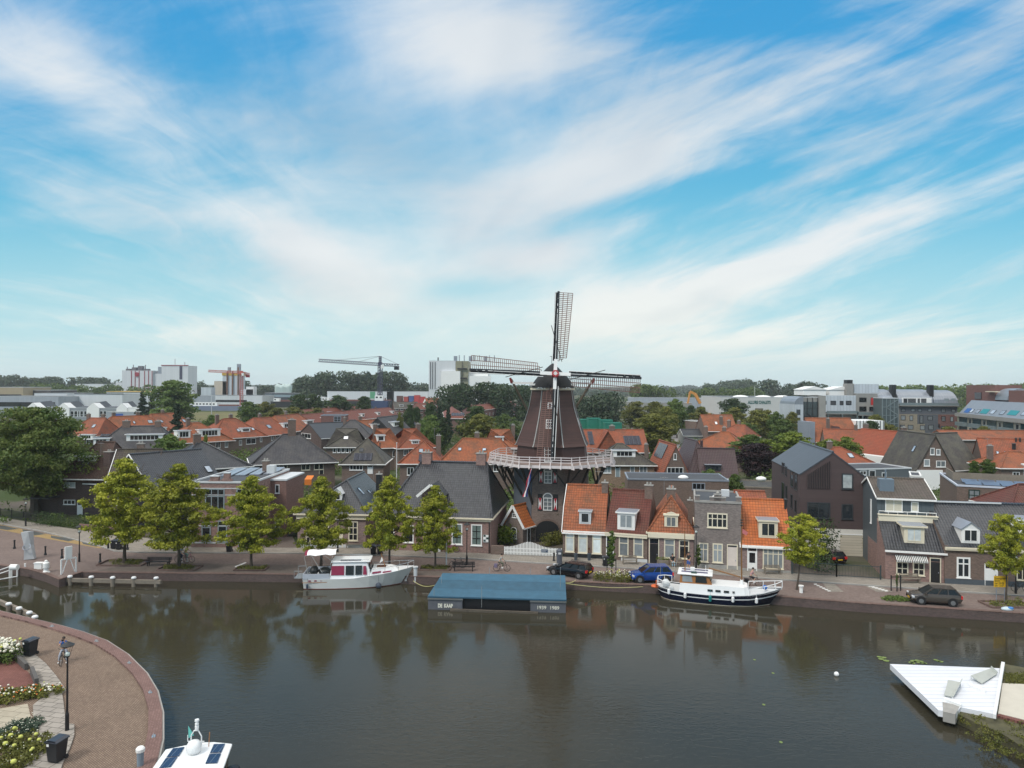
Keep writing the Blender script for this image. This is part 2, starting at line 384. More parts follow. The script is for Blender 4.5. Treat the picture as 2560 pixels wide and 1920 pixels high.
QUAYM = pv('grey_brown_setts',(.165,.135,.115),(.13,.108,.095),.25,.12,.0)
PAVEM = pv('grey_paving',(.27,.245,.21),(.22,.20,.175),.6,.3,.1)
NEARM = pv('herringbone_setts',(.275,.205,.155),(.19,.135,.105),.20,.10,rad(38),jm=.022)
SLABM = pv('grey_slabs',(.33,.30,.265),(.28,.255,.225),.85,.52,rad(12),jm=.03)
CAPM = pv('red_cap_bricks',(.245,.155,.138),(.185,.115,.102),.22,.09,rad(30),jm=.015)
REDSET = pv('red_setts',(.21,.095,.08),(.17,.078,.066),.22,.11,.5)
YELM = pv('yellow_bricks',(.36,.255,.12),(.31,.22,.10),.22,.11,.3); DGREY = pv('dark_grey_setts',(.10,.105,.10),(.085,.09,.085),.22,.11,.3)
SANDM = pv('pale_slabs',(.40,.36,.28),(.36,.32,.25),1.2,.6,.2,jm=.02)
def ground_mat():
    m,t,b = _mat('mixed_ground'); g = t.n('ShaderNodeNewGeometry')
    f,_ = t.noise(g.outputs['Position'],.045,6,.6); h,_ = t.noise(g.outputs['Position'],.8,5,.65); k_,_ = t.noise(g.outputs['Position'],.006,4,.5)
    c = t.mix(t.ss(f,.42,.58),(.045,.065,.022),(.115,.098,.085))
    c = t.mix(t.ss(k_,.45,.6),c,(.055,.075,.028))
    s_ = t.m('ADD',.6,t.m('MULTIPLY',h,.8)); t.l(t.mix(1.0,c,t.comb(s_,s_,s_),'MULTIPLY'),b.inputs['Base Color'])
    b.inputs['Roughness'].default_value = .95; b.inputs['Specular IOR Level'].default_value = .1; return m
WZ = -.75
EDGE = [('p',0,1414),('p',72,1424),('p',114,1436),('p',148,1450),('p',205,1431),('p',225,1432),('p',620,1436),('p',1000,1441),
        ('p',1402,1454),('p',1640,1465),('p',1860,1485),('p',2148,1509),('p',2560,1535),('p',2900,1556)]
E3 = [P(*e) for e in EDGE]
land = [Vector((-9000,9000,0)),Vector((-9000,75,0)),P('p',-500,1385)]+E3+[E3[-1]+Vector((60,-8,0)),Vector((9000,40,0)),Vector((9000,9000,0))]
flat('ground',[Vector((p.x,p.y,0)) for p in land],ground_mat(),0)
def water_mat():
    m,t,b = _mat('canal_water'); g = t.n('ShaderNodeNewGeometry')
    f,_ = t.noise(g.outputs['Position'],.07,4,.55)
    t.l(t.mix(f,(.030,.0275,.018),(.043,.039,.027)),b.inputs['Base Color'])
    b.inputs['Roughness'].default_value = .07; b.inputs['IOR'].default_value = 1.33; b.inputs['Specular IOR Level'].default_value = .42
    mp = t.n('ShaderNodeMapping'); t.l(g.outputs['Position'],mp.inputs['Vector']); mp.inputs['Scale'].default_value = (.8,1.5,1)
    n_a,_ = t.noise(mp.outputs[0],2.3,3,.55,.6); n_b,_ = t.noise(mp.outputs[0],.55,3,.5,.3)
    amt,_ = t.noise(g.outputs['Position'],.045,3,.5)
    sy = t.n('ShaderNodeSeparateXYZ'); t.l(g.outputs['Position'],sy.inputs[0]); wind = t.m('MULTIPLY',t.ss(amt,.36,.66,.25,1.0),t.ss(sy.outputs[1],44,60,1.0,.08))
    h = t.m('ADD',t.m('MULTIPLY',n_a,t.m('MULTIPLY',wind,2.4)),t.m('MULTIPLY',n_b,t.m('ADD',.18,wind)))
    bn = t.n('ShaderNodeBump'); bn.inputs['Strength'].default_value = .22; bn.inputs['Distance'].default_value = .06
    t.l(h,bn.inputs['Height']); t.l(bn.outputs[0],b.inputs['Normal']); return m
flat('water',[(-400,-60),(400,-60),(400,95),(-400,95)],water_mat(),WZ)
# quay wall along the far bank
QW = bricks('quay_wall_brick',(.085,.050,.042),big=.5); QC = pv('quay_coping',(.17,.115,.10),(.14,.095,.08),.5,.3)
def offs(pts,d):
    """polyline moved d metres to its left"""
    out = []
    for i,p in enumerate(pts):
        a = pts[max(i-1,0)]; b = pts[min(i+1,len(pts)-1)]; t = (Vector((b.x,b.y,0))-Vector((a.x,a.y,0))).normalized()
        out.append(Vector((p.x-t.y*d,p.y+t.x*d,p.z)))
    return out
def wall_along(name,pts,th,z0,z1,mat,cap=None,capw=.0,caph=.08):
    m = MB(); i2 = offs(pts,th)
    for i in range(len(pts)-1):
        a,b,c,d = pts[i],pts[i+1],i2[i+1],i2[i]
        m.prism([(a.x,a.y,z0),(b.x,b.y,z0),(c.x,c.y,z0),(d.x,d.y,z0)],(0,0,z1-z0),0)
        if cap:
            o1 = offs(pts,-.03); o2 = offs(pts,capw)
            m.prism([(o1[i].x,o1[i].y,z1+.003),(o1[i+1].x,o1[i+1].y,z1+.003),(o2[i+1].x,o2[i+1].y,z1+.003),(o2[i].x,o2[i].y,z1+.003)],(0,0,caph),1)
    return m.build(name,[mat,cap] if cap else [mat])
L3 = [P('p',-500,1385)]+E3
wall_along('quay_wall',offs(L3,-.02),.35,WZ-1,.0,QW,QC,.42,.07)['kind'] = 'structure'
# carriageway, pavements
KERB = [('r1',-800,960),('r1',0,1070),('r1',380,1140),('r1',860,1262),('r1',1000,1308),('r1',1200,1320),('r2',640,1325),('r2',1110,1327),('r3',350,1343),('r3',1180,1375),('r3',1770,1413),
        ('r4',1120,1455),('r5',0,1478),('r5',450,1500),('r5',1080,1556),('r6',520,1612),('b6',500,1245),('b6',1348,1300),('p',2900,1520)]
BASE = [('r1',-800,800),('r1',0,1020),('r1',560,1110),('r1',1000,1170),('r1',1500,1230),('r2',200,1278),('r2',740,1284),('r2',1700,1284),('r3',400,1300),('r3',1335,1335),('r4',570,1362),('r4',940,1380),('r4',1310,1416),
        ('r4',1710,1440),('r5',735,1470),('r5',1170,1505),('r6',580,1556),('b6',320,1148),('b6',1000,1180),('p',2900,1490)]
K3 = [P(*k) for k in KERB]; BA3 = [P(*k) for k in BASE]
flat('road',K3[::-1]+[P('p',-500,1388)]+offs(E3,.40),ROADM,.004)
flat('pavement',BA3+K3[::-1],PAVEM,.12,th=.118)
kb = wall_along('kerb',offs(K3,-.16),.16,.0,.125,CONC); kb['kind'] = 'structure'
Q2 = [('r1',860,1470),('r1',1240,1405),('r2',560,1418),('r2',1050,1425),('r3',900,1450),('r3',1000,1490)]
flat('quay_paving',[P(*a) for a in Q2]+[P('p',1100,1442)]+[P('p',620,1434.5),P('p',240,1430)],QUAYM,.010)
# patterned speed table at the far left
flat('yellow_brick_strip',[P('r1',-400,1010),P('r1',0,1075),P('r1',400,1158),P('r1',950,1247),P('r1',860,1283),P('r1',300,1180),P('r1',0,1122),P('r1',-400,1060)],YELM,.013)
for a in ([(-60,1078),(40,1088),(165,1115),(60,1125),(-60,1105)],[(190,1118),(300,1135),(395,1160),(300,1172),(210,1152)],[(440,1172),(560,1190),(660,1208),(590,1222),(440,1192)],[(700,1222),(800,1236),(910,1252),(830,1268),(720,1246)]):
    flat('grey_sett_panel',[P('r1',*p) for p in a],DGREY,.017)
MARK = paint('road_marking',(.62,.62,.60),.8,var=.25,scale=8)
for a in (('r2',575,1440,590,1448,680,1407,668,1402),):
    flat('road_marking',[P(a[0],a[i],a[i+1]) for i in (1,3,5,7)],MARK,.016)
# chequered ramp near the right bank
flat('ramp_strip',[P('r6',20,1572),P('r6',120,1578),P('r6',210,1659),P('r6',90,1659)],PAVEM,.012)
flat('ramp_strip',[P('r6',380,1600),P('r6',520,1608),P('r6',640,1659),P('r6',500,1659)],PAVEM,.012)
for rx in ((-50,1590,90,1659),(420,1606,590,1655)):
    for i in range(6):
        x = rx[0]+(rx[2]-rx[0])*i/6; y = rx[1]+(rx[3]-rx[1])*i/6
        flat('road_marking',[P('r6',x,y),P('r6',x+26,y-2),P('r6',x+36,y+7),P('r6',x+10,y+9)],MARK,.018)
# ---------------------------------------------------------------- near bank (lower left)
OUT = [(-400,60),(-150,130),(0,190),(270,255),(560,325),(770,385),(1000,470),(1200,600),(1380,780),(1480,950),(1530,1150),(1530,1400),(1485,1600),(1400,1800),(1200,2100)]
INN = [(-400,105),(-150,172),(0,230),(250,288),(500,360),(700,425),(890,500),(1080,618),(1250,785),(1350,940),(1400,1120),(1395,1330),(1350,1540),(1270,1740),(1080,2060)]
O3 = [P('s7',*p) for p in OUT]; I3 = [P('s7',*p) for p in INN]
nb = [Vector((p.x,p.y,0)) for p in O3]+[Vector((O3[-1].x,-20,0)),Vector((-90,-20,0)),Vector((-90,O3[0].y-3,0))]
flat('near_bank',nb,NEARM,-.02,th=1.6)
flat('near_road',I3+[Vector((I3[-1].x,-18,0)),Vector((-88,-18,0)),Vector((-88,I3[0].y-3,0))],NEARM,.0)
flat('quay_coping',O3+I3[::-1],CAPM,.14,th=.3)
wall_along('near_quay_wall',offs(O3,-.12)[:],.22,WZ-1,.10,CONC)['kind'] = 'structure'
SL = [(-300,330),(0,440),(150,518),(330,600),(430,680),(530,800),(620,930),(585,965),(600,1060),(620,1250),(700,1258),(700,1360),(660,1480),(600,1600),(560,1720),(300,1900)]
SR = [(120,1780),(230,1600),(290,1440),(320,1300),(310,1080),(400,1000),(360,860),(270,700),(110,600),(-60,540),(-300,460)]
flat('footway',[P('s7',*p) for p in SL+SR],SLABM,.09,th=.09)
flat('red_sett_yard',[P('s7',*p) for p in ((-500,560),(-60,560),(110,620),(270,760),(340,870),(0,960),(-500,1000))],REDSET,.012)
flat('pale_path',[P('s7',*p) for p in ((-500,1180),(0,1100),(260,1055),(300,1220),(0,1290),(-500,1380))],SANDM,.012)
# ---------------------------------------------------------------- peninsula (lower right)
PEN = [(1330,735),(1560,780),(2300,900),(2300,1900),(1553,1560),(1400,1450),(1280,1385),(1100,1310),(900,1215),(830,1165),(900,1100),(1000,1050),(1250,1120)]
pen = flat('bank',[P('s8',*p,WZ+.1) for p in PEN],paint('earth_bank',(.075,.07,.035),.95,var=.7,scale=1.4,bump=.6),-.15,th=1.2)
flat('pale_deck',[P('s8',*p) for p in ((1350,862),(2300,900),(2300,1420),(1553,1205),(1310,1145))],paint('pale_concrete',(.50,.47,.40),.8,var=.12,scale=1.2),.02,th=.3)
flat('brick_edging',[P('s8',*p) for p in ((1322,1148),(1553,1207),(2300,1425),(2300,1455),(1553,1230),(1290,1160))],REDSET,.0,th=.2)
# ================================================================ building kit
class House:
    """L, R: bearings of the front wall's ends seen at height zl; he eaves, hr ridge, D depth.
    kind: para (ridge along the front), perp (ridge away from it), flat."""
    def __init__(s,name,label,cat,L,R,zl,he,hr,D,kind='para',wall=B_BROWN,roof=ORANGE,hl=0,hr_=0,ov=.35,vo=.12,trim=WHITE,ry=.5,group=None,Lw=None,Rw=None,kink=None,gut=True,verge=None,wallbox=True,z0=0):
        s.a = Lw if Lw is not None else P(*L,zl); s.b = Rw if Rw is not None else P(*R,zl)
        a,b = Vector((s.a.x,s.a.y,z0)),Vector((s.b.x,s.b.y,z0)); s.W = (b-a).length; s.D = D; s.he = he; s.hr = hr
        s.rz = math.atan2(b.y-a.y,b.x-a.x); s.root = thing(name,label,cat,a,s.rz,group); s.z0 = z0
        s.M = Matrix.Translation(a) @ Matrix.Rotation(s.rz,4,'Z'); s.Mi = s.M.inverted(); s.o = s.Mi @ cam.matrix_world.translation
        s.kind = kind; s.planes = {}; W_,D_ = s.W,D; s.roofm = roof; s.trim = trim
        V_ = Vector
        s.planes['front'] = (V_((0,0,0)),V_((1,0,0)),V_((0,0,1))); s.planes['right'] = (V_((W_,0,0)),V_((0,1,0)),V_((0,0,1)))
        s.planes['left'] = (V_((0,D_,0)),V_((0,-1,0)),V_((0,0,1)))
        m = MB(); r = MB(); g = MB(); e = .02
        if wallbox: m.box(0,W_,0,D_,-.3 if not z0 else 0,he)
        if kind == 'para':
            yr = D_*ry; s.yr = yr
            if kink:   # gambrel: steep lower slope up to (ky, kz)
                ky,kz = kink; prof = [(0,he),(ky,kz),(yr,hr),(D_-ky,kz),(D_,he)]
            else: prof = [(0,he),(yr,hr),(D_,he)]
            for x0,h in ((0,hl),(W_-.3,hr_)):
                if h == 0: m.prism([(x0,y,z-(.1 if 0 < i < len(prof)-1 else -.001)) for i,(y,z) in enumerate(prof)],(.3,0,0))
            x0,x1 = (-vo if hl == 0 else 0),(W_+vo if hr_ == 0 else W_)
            f0 = x0 if hl == 0 else -ov; f1 = x1 if hr_ == 0 else W_+ov
            def drop(ya,za,yb,zb): k_ = (zb-za)/(yb-ya); return za-ov*abs(k_)
            n = len(prof)//2
            for i in range(n):
                (ya,za),(yb,zb) = prof[i],prof[i+1]
                if i == 0: ze = drop(ya,za,yb,zb); ya2 = ya-ov
                else: ze,ya2 = za,ya
                top0 = hl if (i == n-1) else 0; top1 = hr_ if (i == n-1) else 0
                r.slab([(f0 if i == 0 else x0,ya2,ze),(f1 if i == 0 else x1,ya2,ze),(x1-top1 if hr_ else x1,yb,zb),(x0+top0 if hl else x0,yb,zb)],.12)
                (ya,za),(yb,zb) = prof[len(prof)-1-i],prof[len(prof)-2-i]
                if i == 0: ya2 = ya+ov
                else: ya2 = ya
                r.slab([(f1 if i == 0 else x1,ya2,ze),(f0 if i == 0 else x0,ya2,ze),(x0+top0 if hl else x0,yb,zb),(x1-top1 if hr_ else x1,yb,zb)],.12)
            if hl: k_ = (hr-he)/hl; r.slab([(-ov,D_+ov,he-.3*ov),(-ov,-ov,he-.3*ov),(hl,yr,hr)],.12)
            if hr_: r.slab([(W_+ov,-ov,he-.3*ov),(W_+ov,D_+ov,he-.3*ov),(W_-hr_,yr,hr)],.12)
            r.tube((x0+hl,yr,hr+.02),(x1-hr_,yr,hr+.02),.13,n=6)
            if hl: 
                for yy in (-ov,D_+ov): r.tube((-ov,yy,he-.3*ov+.06),(hl,yr,hr+.04),.10)
            if hr_:
                for yy in (-ov,D_+ov): r.tube((W_+ov,yy,he-.3*ov+.06),(W_-hr_,yr,hr+.04),.10)
            p1 = prof[1]; s.planes['rf'] = (V_((0,0,he)),V_((1,0,0)),V_((0,p1[0],p1[1]-he)).normalized())
            if kink: s.planes['rf2'] = (V_((0,*p1)),V_((1,0,0)),V_((0,yr-p1[0],hr-p1[1])).normalized())
            if hl: s.planes['rl'] = (V_((0,D_,he)),V_((0,-1,0)),V_((hl,0,hr-he)).normalized())
            if hr_: s.planes['rr'] = (V_((W_,0,he)),V_((0,1,0)),V_((-hr_,0,hr-he)).normalized())
            ze = he-ov*(prof[1][1]-he)/prof[1][0] if not (hl or hr_) else he-.3*ov
            if gut:
                g.box(f0,f1,-ov-.14,-ov,ze-.16,ze+.0)
                g.box(f0+.05,f1-.05,-ov,-.001,ze-.17,ze-.13)
                if hl: g.box(-ov-.14,-ov,-ov-.14,D_+ov,ze-.16,ze-.003)
                if hr_: g.box(W_+ov,W_+ov+.14,-ov-.14,D_+ov,ze-.16,ze-.003)
            if verge:
                for xx,h,sg in ((x0,hl,-1),(x1,hr_,1)):
                    if h == 0 and (verge == 'both' or (verge == 'l') == (sg < 0)):
                        pr = [(-ov,ze)]+prof[1:-1]+[(D_+ov,ze)]
                        for (ya,za),(yb,zb) in zip(pr,pr[1:]): g.bar((xx+sg*.04,ya,za),(xx+sg*.04,yb,zb),.07,.17)
        elif kind == 'perp':
            xr = W_*ry; s.xr = xr
            for y0,h in ((0,hl),(D_-.3,hr_)):   # hl: front hip, hr_: back hip
                if h == 0: m.prism([(0,y0,he),(xr,y0,hr-.1),(W_,y0,he)],(0,.3,0))
            y0,y1 = (-ov if hl == 0 else 0),(D_+vo if hr_ == 0 else D_)
            kl = (hr-he)/xr; kr = (hr-he)/(W_-xr); zl_,zr_ = he-ov*kl,he-ov*kr
            if hl: zl_ = zr_ = he-.3*ov
            fy = -ov; by = y1 if hr_ == 0 else D_+ov
            r.slab([(-ov,by,zl_),(-ov,fy,zl_),(xr,y0+hl,hr),(xr,y1-hr_,hr)],.12)
            r.slab([(W_+ov,fy,zr_),(W_+ov,by,zr_),(xr,y1-hr_,hr),(xr,y0+hl,hr)],.12)
            if hl: r.slab([(-ov,-ov,zl_),(W_+ov,-ov,zl_),(xr,hl,hr)],.12)
            if hr_: r.slab([(W_+ov,D_+ov,zl_),(-ov,D_+ov,zl_),(xr,D_-hr_,hr)],.12)
            r.tube((xr,y0+hl,hr+.02),(xr,y1-hr_,hr+.02),.13)
            if hl:
                for xx in (-ov,W_+ov): r.tube((xx,-ov,zl_+.06),(xr,hl,hr+.04),.10)
            s.planes['rl'] = (V_((0,D_,he)),V_((0,-1,0)),V_((xr,0,hr-he)).normalized())
            s.planes['rr'] = (V_((W_,0,he)),V_((0,1,0)),V_((xr-W_,0,hr-he)).normalized())
            if hl: s.planes['rf'] = (V_((0,0,he)),V_((1,0,0)),V_((0,hl,hr-he)).normalized())
            if gut:
                g.box(-ov-.13,-ov,fy,by,zl_-.15,zl_-.003); g.box(W_+ov,W_+ov+.13,fy,by,zr_-.15,zr_-.003)
                if hl: g.box(-ov-.13,W_+ov+.13,-ov-.14,-ov,zl_-.16,zl_)
            if verge and hl == 0:
                g.bar((-ov-.05,y0-.04,zl_),(xr,y0-.04,hr+.02),.08,.3); g.bar((W_+ov+.05,y0-.04,zr_),(xr,y0-.04,hr+.02),.08,.3)
        else:
            r.box(.15,W_-.15,.15,D_-.15,he-.05,he+.05); g.box(-.08,W_+.08,-.08,.12,he+.0,he+.22); g.box(-.08,W_+.08,D_-.12,D_+.08,he,he+.22)
            g.box(-.08,.12,.12,D_-.12,he,he+.22); g.box(W_-.12,W_+.08,.12,D_-.12,he,he+.22)
            s.planes['top'] = (V_((0,0,he+.05)),V_((1,0,0)),V_((0,1,0)))
        s.wall = m.build('wall',wall,s.root); s.roof = r.build('roof',roof,s.root)
        if g.v: g.build('gutter' if kind != 'flat' else 'roof_edge',trim,s.root)
    def hit(s,pl,r,x,y):
        O,u,v = s.planes[pl]; d = s.Mi.to_3x3() @ ray(*q(r,x,y)); n = u.cross(v); t = (O-s.o).dot(n)/d.dot(n); p = s.o+d*t-O
        s.t = t; return p.dot(u),p.dot(v)
    def rect(s,pl,r,x0,y0,x1,y1):
        ym,xm = (y0+y1)/2,(x0+x1)/2
        u0 = s.hit(pl,r,x0,ym)[0]; u1 = s.hit(pl,r,x1,ym)[0]; v0 = s.hit(pl,r,xm,y1)[1]; v1 = s.hit(pl,r,xm,y0)[1]
        return min(u0,u1),v0,max(u0,u1),v1
    def frame(s,pl):
        O,u,v = s.planes[pl]; n = u.cross(v); return Matrix(((u.x,v.x,n.x,O.x),(u.y,v.y,n.y,O.y),(u.z,v.z,n.z,O.z),(0,0,0,1)))
    def ruv(s,pl,c,U_=None): pass
    def win(s,pl,rect,cols=1,rows=1,fm=None,gm=None,name='window',ft=.09,mm=None,sill=True,parent=None,arch=False):
        """rect: bearings (r,x0,y0,x1,y1) or metres (u0,v0,u1,v1)"""
        u0,v0,u1,v1 = s.rect(pl,*rect) if isinstance(rect[0],str) else rect
        fm = fm or s.trim; f = MB(); p = MB(); f.M = p.M = s.frame(pl); t = ft; d0,d1 = -.05,.06
        f.box(u0,u0+t,v0,v1,d0,d1); f.box(u1-t,u1,v0,v1,d0,d1); f.box(u0+t,u1-t,v0,v0+t,d0,d1); f.box(u0+t,u1-t,v1-t,v1,d0,d1)
        for i in range(1,cols): x = u0+(u1-u0)*i/cols; f.box(x-t*.35,x+t*.35,v0+t,v1-t,d0,d1-.01,1)
        if isinstance(rows,float): rl = [v0+(v1-v0)*rows]
        else: rl = [v0+(v1-v0)*i/rows for i in range(1,rows)]
        for y in rl: f.box(u0+t,u1-t,y-t*.35,y+t*.35,d0,d1-.015,1)
        if arch:
            w2 = (u1-u0)/2; c = (u0+u1)/2
            pts = [(c+w2*math.cos(a),v1+w2*math.sin(a)*.8,d0) for a in [math.pi*i/8 for i in range(9)]]; p.prism(pts,(0,0,.08))
            for a_,b_ in zip(pts,pts[1:]): f.bar((a_[0],a_[1],.03),(b_[0],b_[1],.03),t,.08,up=(0,0,1))
        if sill: f.box(u0-.06,u1+.06,v0-.07,v0,d0,d1+.06)
        p.box(u0+t*.5,u1-t*.5,v0+t*.5,v1-t*.5,-.05,.02)
        o = f.build(name,[fm,mm or fm],s.root); p.build('pane',gm or GLASS,o); return o
    def door(s,pl,rect,mat=BLK,fm=None,light=.2):
        u0,v0,u1,v1 = s.rect(pl,*rect) if isinstance(rect[0],str) else rect
        v0 = max(v0,.02); f = MB(); f.M = s.frame(pl); t = .09; fm = fm or s.trim
        f.box(u0,u0+t,v0,v1,-.05,.06); f.box(u1-t,u1,v0,v1,-.05,.06); f.box(u0+t,u1-t,v1-t,v1,-.05,.06)
        o = MB(); o.M = f.M; vl = v1-(v1-v0)*light if light else v1-t
        o.box(u0+t,u1-t,v0,vl-.03,-.04,.03); w4 = (u1-u0)/4
        for a in (0,1): o.box(u0+t+.1+a*(w4*2-t),u0+t+.1+a*(w4*2-t)+w4*1.2-t,v0+.25,v0+(vl-v0)*.45,.03,.045)
        d = o.build('door',mat,s.root); f2 = MB(); f2.M = f.M; f2.v,f2.f,f2.m = f.v,f.f,f.m
        f2.build('door_frame',fm,d); h = MB(); h.M = f.M; h.box(u1-t-.16,u1-t-.10,v0+1.0,v0+1.12,.03,.09); h.build('handle',ZINC,d)
        if light: p = MB(); p.M = f.M; p.box(u0+t,u1-t,vl+.03,v1-t,-.03,.02); p.build('pane',GLASS,d)
        return d
    def at(s,r,x,y,ref):  # local position on a named plane
        O,u,v = s.planes[ref]; a,b = s.hit(ref,r,x,y); return O+u*a+v*b
    def chimney(s,r,x0,x1,ytop,ref,yref,d=.6,mat=None,w_=None,cap=True,name='chimney',yl=None):
        """stands where bearing ((x0+x1)/2, yref) meets plane ref; its top seen at ytop"""
        p = s.at(r,(x0+x1)/2,yref,ref); Z = s.t
        wd = w_ or (x1-x0)/REG[r][2]/FPX*Z; h = (yref-ytop)/REG[r][2]/FPX*Z
        s.chim(p.x,p.y+d/2,p.z+h,wd,d,mat,p.z-.8,cap,name)
    def chim(s,x,y,zt,wd=.7,d=.6,mat=None,zb=None,cap=True,name='chimney'):
        m = MB(); zb = s.he if zb is None else zb
        m.box(x-wd/2,x+wd/2,y-d/2,y+d/2,zb,zt); 
        c = m.build(name,mat or B_BROWN,s.root)
        if cap:
            k = MB(); k.box(x-wd/2-.06,x+wd/2+.06,y-d/2-.06,y+d/2+.06,zt+.002,zt+.1)
            n = 2 if wd > .7 else 1
            for i in range(n): k.lathe([(.13,zt+.1),(.11,zt+.4)],8,(x+(i-(n-1)/2)*.35,y))
            k.build('chimney_cap',CONC,c)
    def pipe(s,r,x,y,ref='rf',h=.6,rr=.09):
        p = s.at(r,x,y,ref); m = MB(); m.tube((p.x,p.y,p.z-.2),(p.x,p.y,p.z+h),rr,n=8); m.lathe([(rr*1.7,p.z+h),(rr*1.9,p.z+h+.05),(rr*.6,p.z+h+.18)],8,(p.x,p.y)); m.build('vent_pipe',IRON,s.root)
    def sky(s,pl,rect,gm=None):
        u0,v0,u1,v1 = s.rect(pl,*rect) if isinstance(rect[0],str) else rect
        f = MB(); f.M = s.frame(pl); t = .07; f.box(u0,u1,v0,v0+t,-.02,.12); f.box(u0,u1,v1-t,v1,-.02,.12); f.box(u0,u0+t,v0+t,v1-t,-.02,.12); f.box(u1-t,u1,v0+t,v1-t,-.02,.12)
        o = f.build('roof_window',ANTH,s.root); p = MB(); p.M = f.M; p.box(u0+t,u1-t,v0+t,v1-t,-.02,.09); p.build('pane',gm or SKYL,o)
    def solar(s,pl,rect,cols=4,rows=1):
        u0,v0,u1,v1 = s.rect(pl,*rect) if isinstance(rect[0],str) else rect
        for i in range(cols):
            for j in range(rows):
                p = MB(); p.M = s.frame(pl); a = (u1-u0)/cols; b = (v1-v0)/rows; p.box(u0+a*i+.02,u0+a*(i+1)-.02,v0+b*j+.02,v0+b*(j+1)-.02,.08,.13); p.build('solar_panel',SOLAR,s.root)
    def dormer(s,pl,rect,cols=2,style='flat',mat=None,glassm=None,over=.18,cheek=None,side=.16,frac=(.14,.12),label=None,roofm=None,rh=.45):
        """upright front face whose foot stands on roof plane pl"""
        r = rect[0]; O,u,v = s.planes[pl]
        if isinstance(r,str):
            _,x0,y0,x1,y1 = rect; a = s.hit(pl,r,x0,y1)[0]; b = s.hit(pl,r,x1,y1)[0]; vb = s.hit(pl,r,(x0+x1)/2,y1)[1]; h = (y1-y0)/REG[r][2]/FPX*s.t
        else: a,vb,b,h = rect
        a,b = min(a,b),max(a,b); n = u.cross(v); nh = Vector((n.x,n.y,0)).normalized()
        p0 = O+u*a+v*vb; w_ = b-a; slope = v.z/max(1e-3,math.hypot(v.x,v.y)); dep = h/slope+.35
        # local frame: x along eave, y inward (horizontal), z up
        Mx = Matrix(((u.x,-nh.x,0,p0.x),(u.y,-nh.y,0,p0.y),(u.z,-nh.z,1,p0.z),(0,0,0,1)))
        mat = mat or s.trim; m = MB(); m.M = Mx; m.box(0,w_,0,dep,-.15,h,0)
        d = m.build('dormer',[mat],s.root)
        if cheek:
            c_ = MB(); c_.M = Mx
            for xx in (-.025,w_+.005): c_.box(xx,xx+.02,.05,dep-.02,-.10,h-.02)
            c_.build('cheek',cheek,d)
        if label: d['label'] = label
        rf = MB(); rf.M = Mx
        if style == 'flat': rf.box(-over,w_+over,-over,dep,h+.001,h+.16,0); rf.box(-over+.05,w_+over-.05,-over+.05,dep,h+.161,h+.18,1)
        elif style == 'gable':
            m2 = MB(); m2.M = Mx; m2.prism([(0,0,h),(w_,0,h),(w_/2,0,h+w_*rh)],(0,.12,0)); m2.build('gable',mat,d)
            for sg in (0,1):
                xa = -over if sg == 0 else w_+over; rf.slab([(xa,-over,h-over*rh*2),(w_/2,-over,h+w_*rh+.04),(w_/2,dep+w_*rh/slope,h+w_*rh+.04),(xa,dep,h-over*rh*2)],.07,1)
        elif style == 'pediment':
            rf.box(-over,w_+over,-over,dep,h+.001,h+.12,0); rf.prism([(-.05,-.05,h+.12),(w_+.05,-.05,h+.12),(w_*.72,-.05,h+.34),(w_/2,-.05,h+.42),(w_*.28,-.05,h+.34)],(0,.12,0))
        rf.build('dormer_roof',[mat if style != 'gable' else mat,roofm or ZINC],d)
        fx,fz = frac; wx0,wx1,z0,z1 = w_*fx,w_*(1-fx),h*fz,h*(1-fz*.7)
        f = MB(); f.M = Mx; t = .07; y0,y1 = -.05,.03
        f.box(wx0,wx0+t,y0,y1,z0,z1); f.box(wx1-t,wx1,y0,y1,z0,z1); f.box(wx0+t,wx1-t,y0,y1,z0,z0+t); f.box(wx0+t,wx1-t,y0,y1,z1-t,z1)
        for i in range(1,cols): x = wx0+(wx1-wx0)*i/cols; f.box(x-t*.5,x+t*.5,y0+.01,y1,z0+t,z1-t)
        f.box(wx0+t*.5,wx1-t*.5,-.02,.02,z0+t*.5,z1-t*.5,1)
        f.build('window',[mat,glassm or GLASS],d); return d
def R(h,*a): return h
# ================================================================ houses along the quay
BLKW = striped('black_boards',(.014,.015,.017),(.005,.005,.006),.2,0,.1,.6)
h = House('annex_house','flat roofed dark brick wing behind the big leaning tree','house',('r1',262,664),('r1',505,668),5.5,5.5,5.5,8,'flat',B_DARK,BITUM)
h.win('front',('r1',310,690,375,742),2,1,gm=NET); h.win('front',('r1',432,685,488,757),2,1,gm=CURT)
m = MB(); m.box(1.6,h.W+.3,-2.2,0,2.6,2.8); m.build('canopy',BITUM,h.root)
h = House('brick_house','dark brick house with brown hipped roof and white eyebrow dormer','house',('r1',507,668),('r1',905,672),5.5,5.5,10.4,9,'para',B_DARK,BROWN,3.2,1.2,ov=.5)
h.win('front',('r1',552,690,652,757),2,1,gm=CURT); h.win('front',('r1',550,862,652,903),3,1)
h.dormer('rf',('r1',672,490,828,528),3,glassm=GLASS,over=.35,frac=(.08,.15)); h.sky('rf',('r1',740,538,772,558)); h.pipe('r1',712,575)
h.door('front',('r1',668,885,715,995),WHITE)
h = House('low_wing','low wing with dark tiled roof and white gutter beside the tall brick chimney','house',('r1',640,702),('r1',985,716),4.8,4.8,7.9,7,'para',B_DARK,SLATE,4.4,0,ov=.5)
h.win('front',('r1',722,722,815,805),2,1,gm=CURT)
h.chimney('r1',890,955,452,'rf',640,1.0,B_DARK)
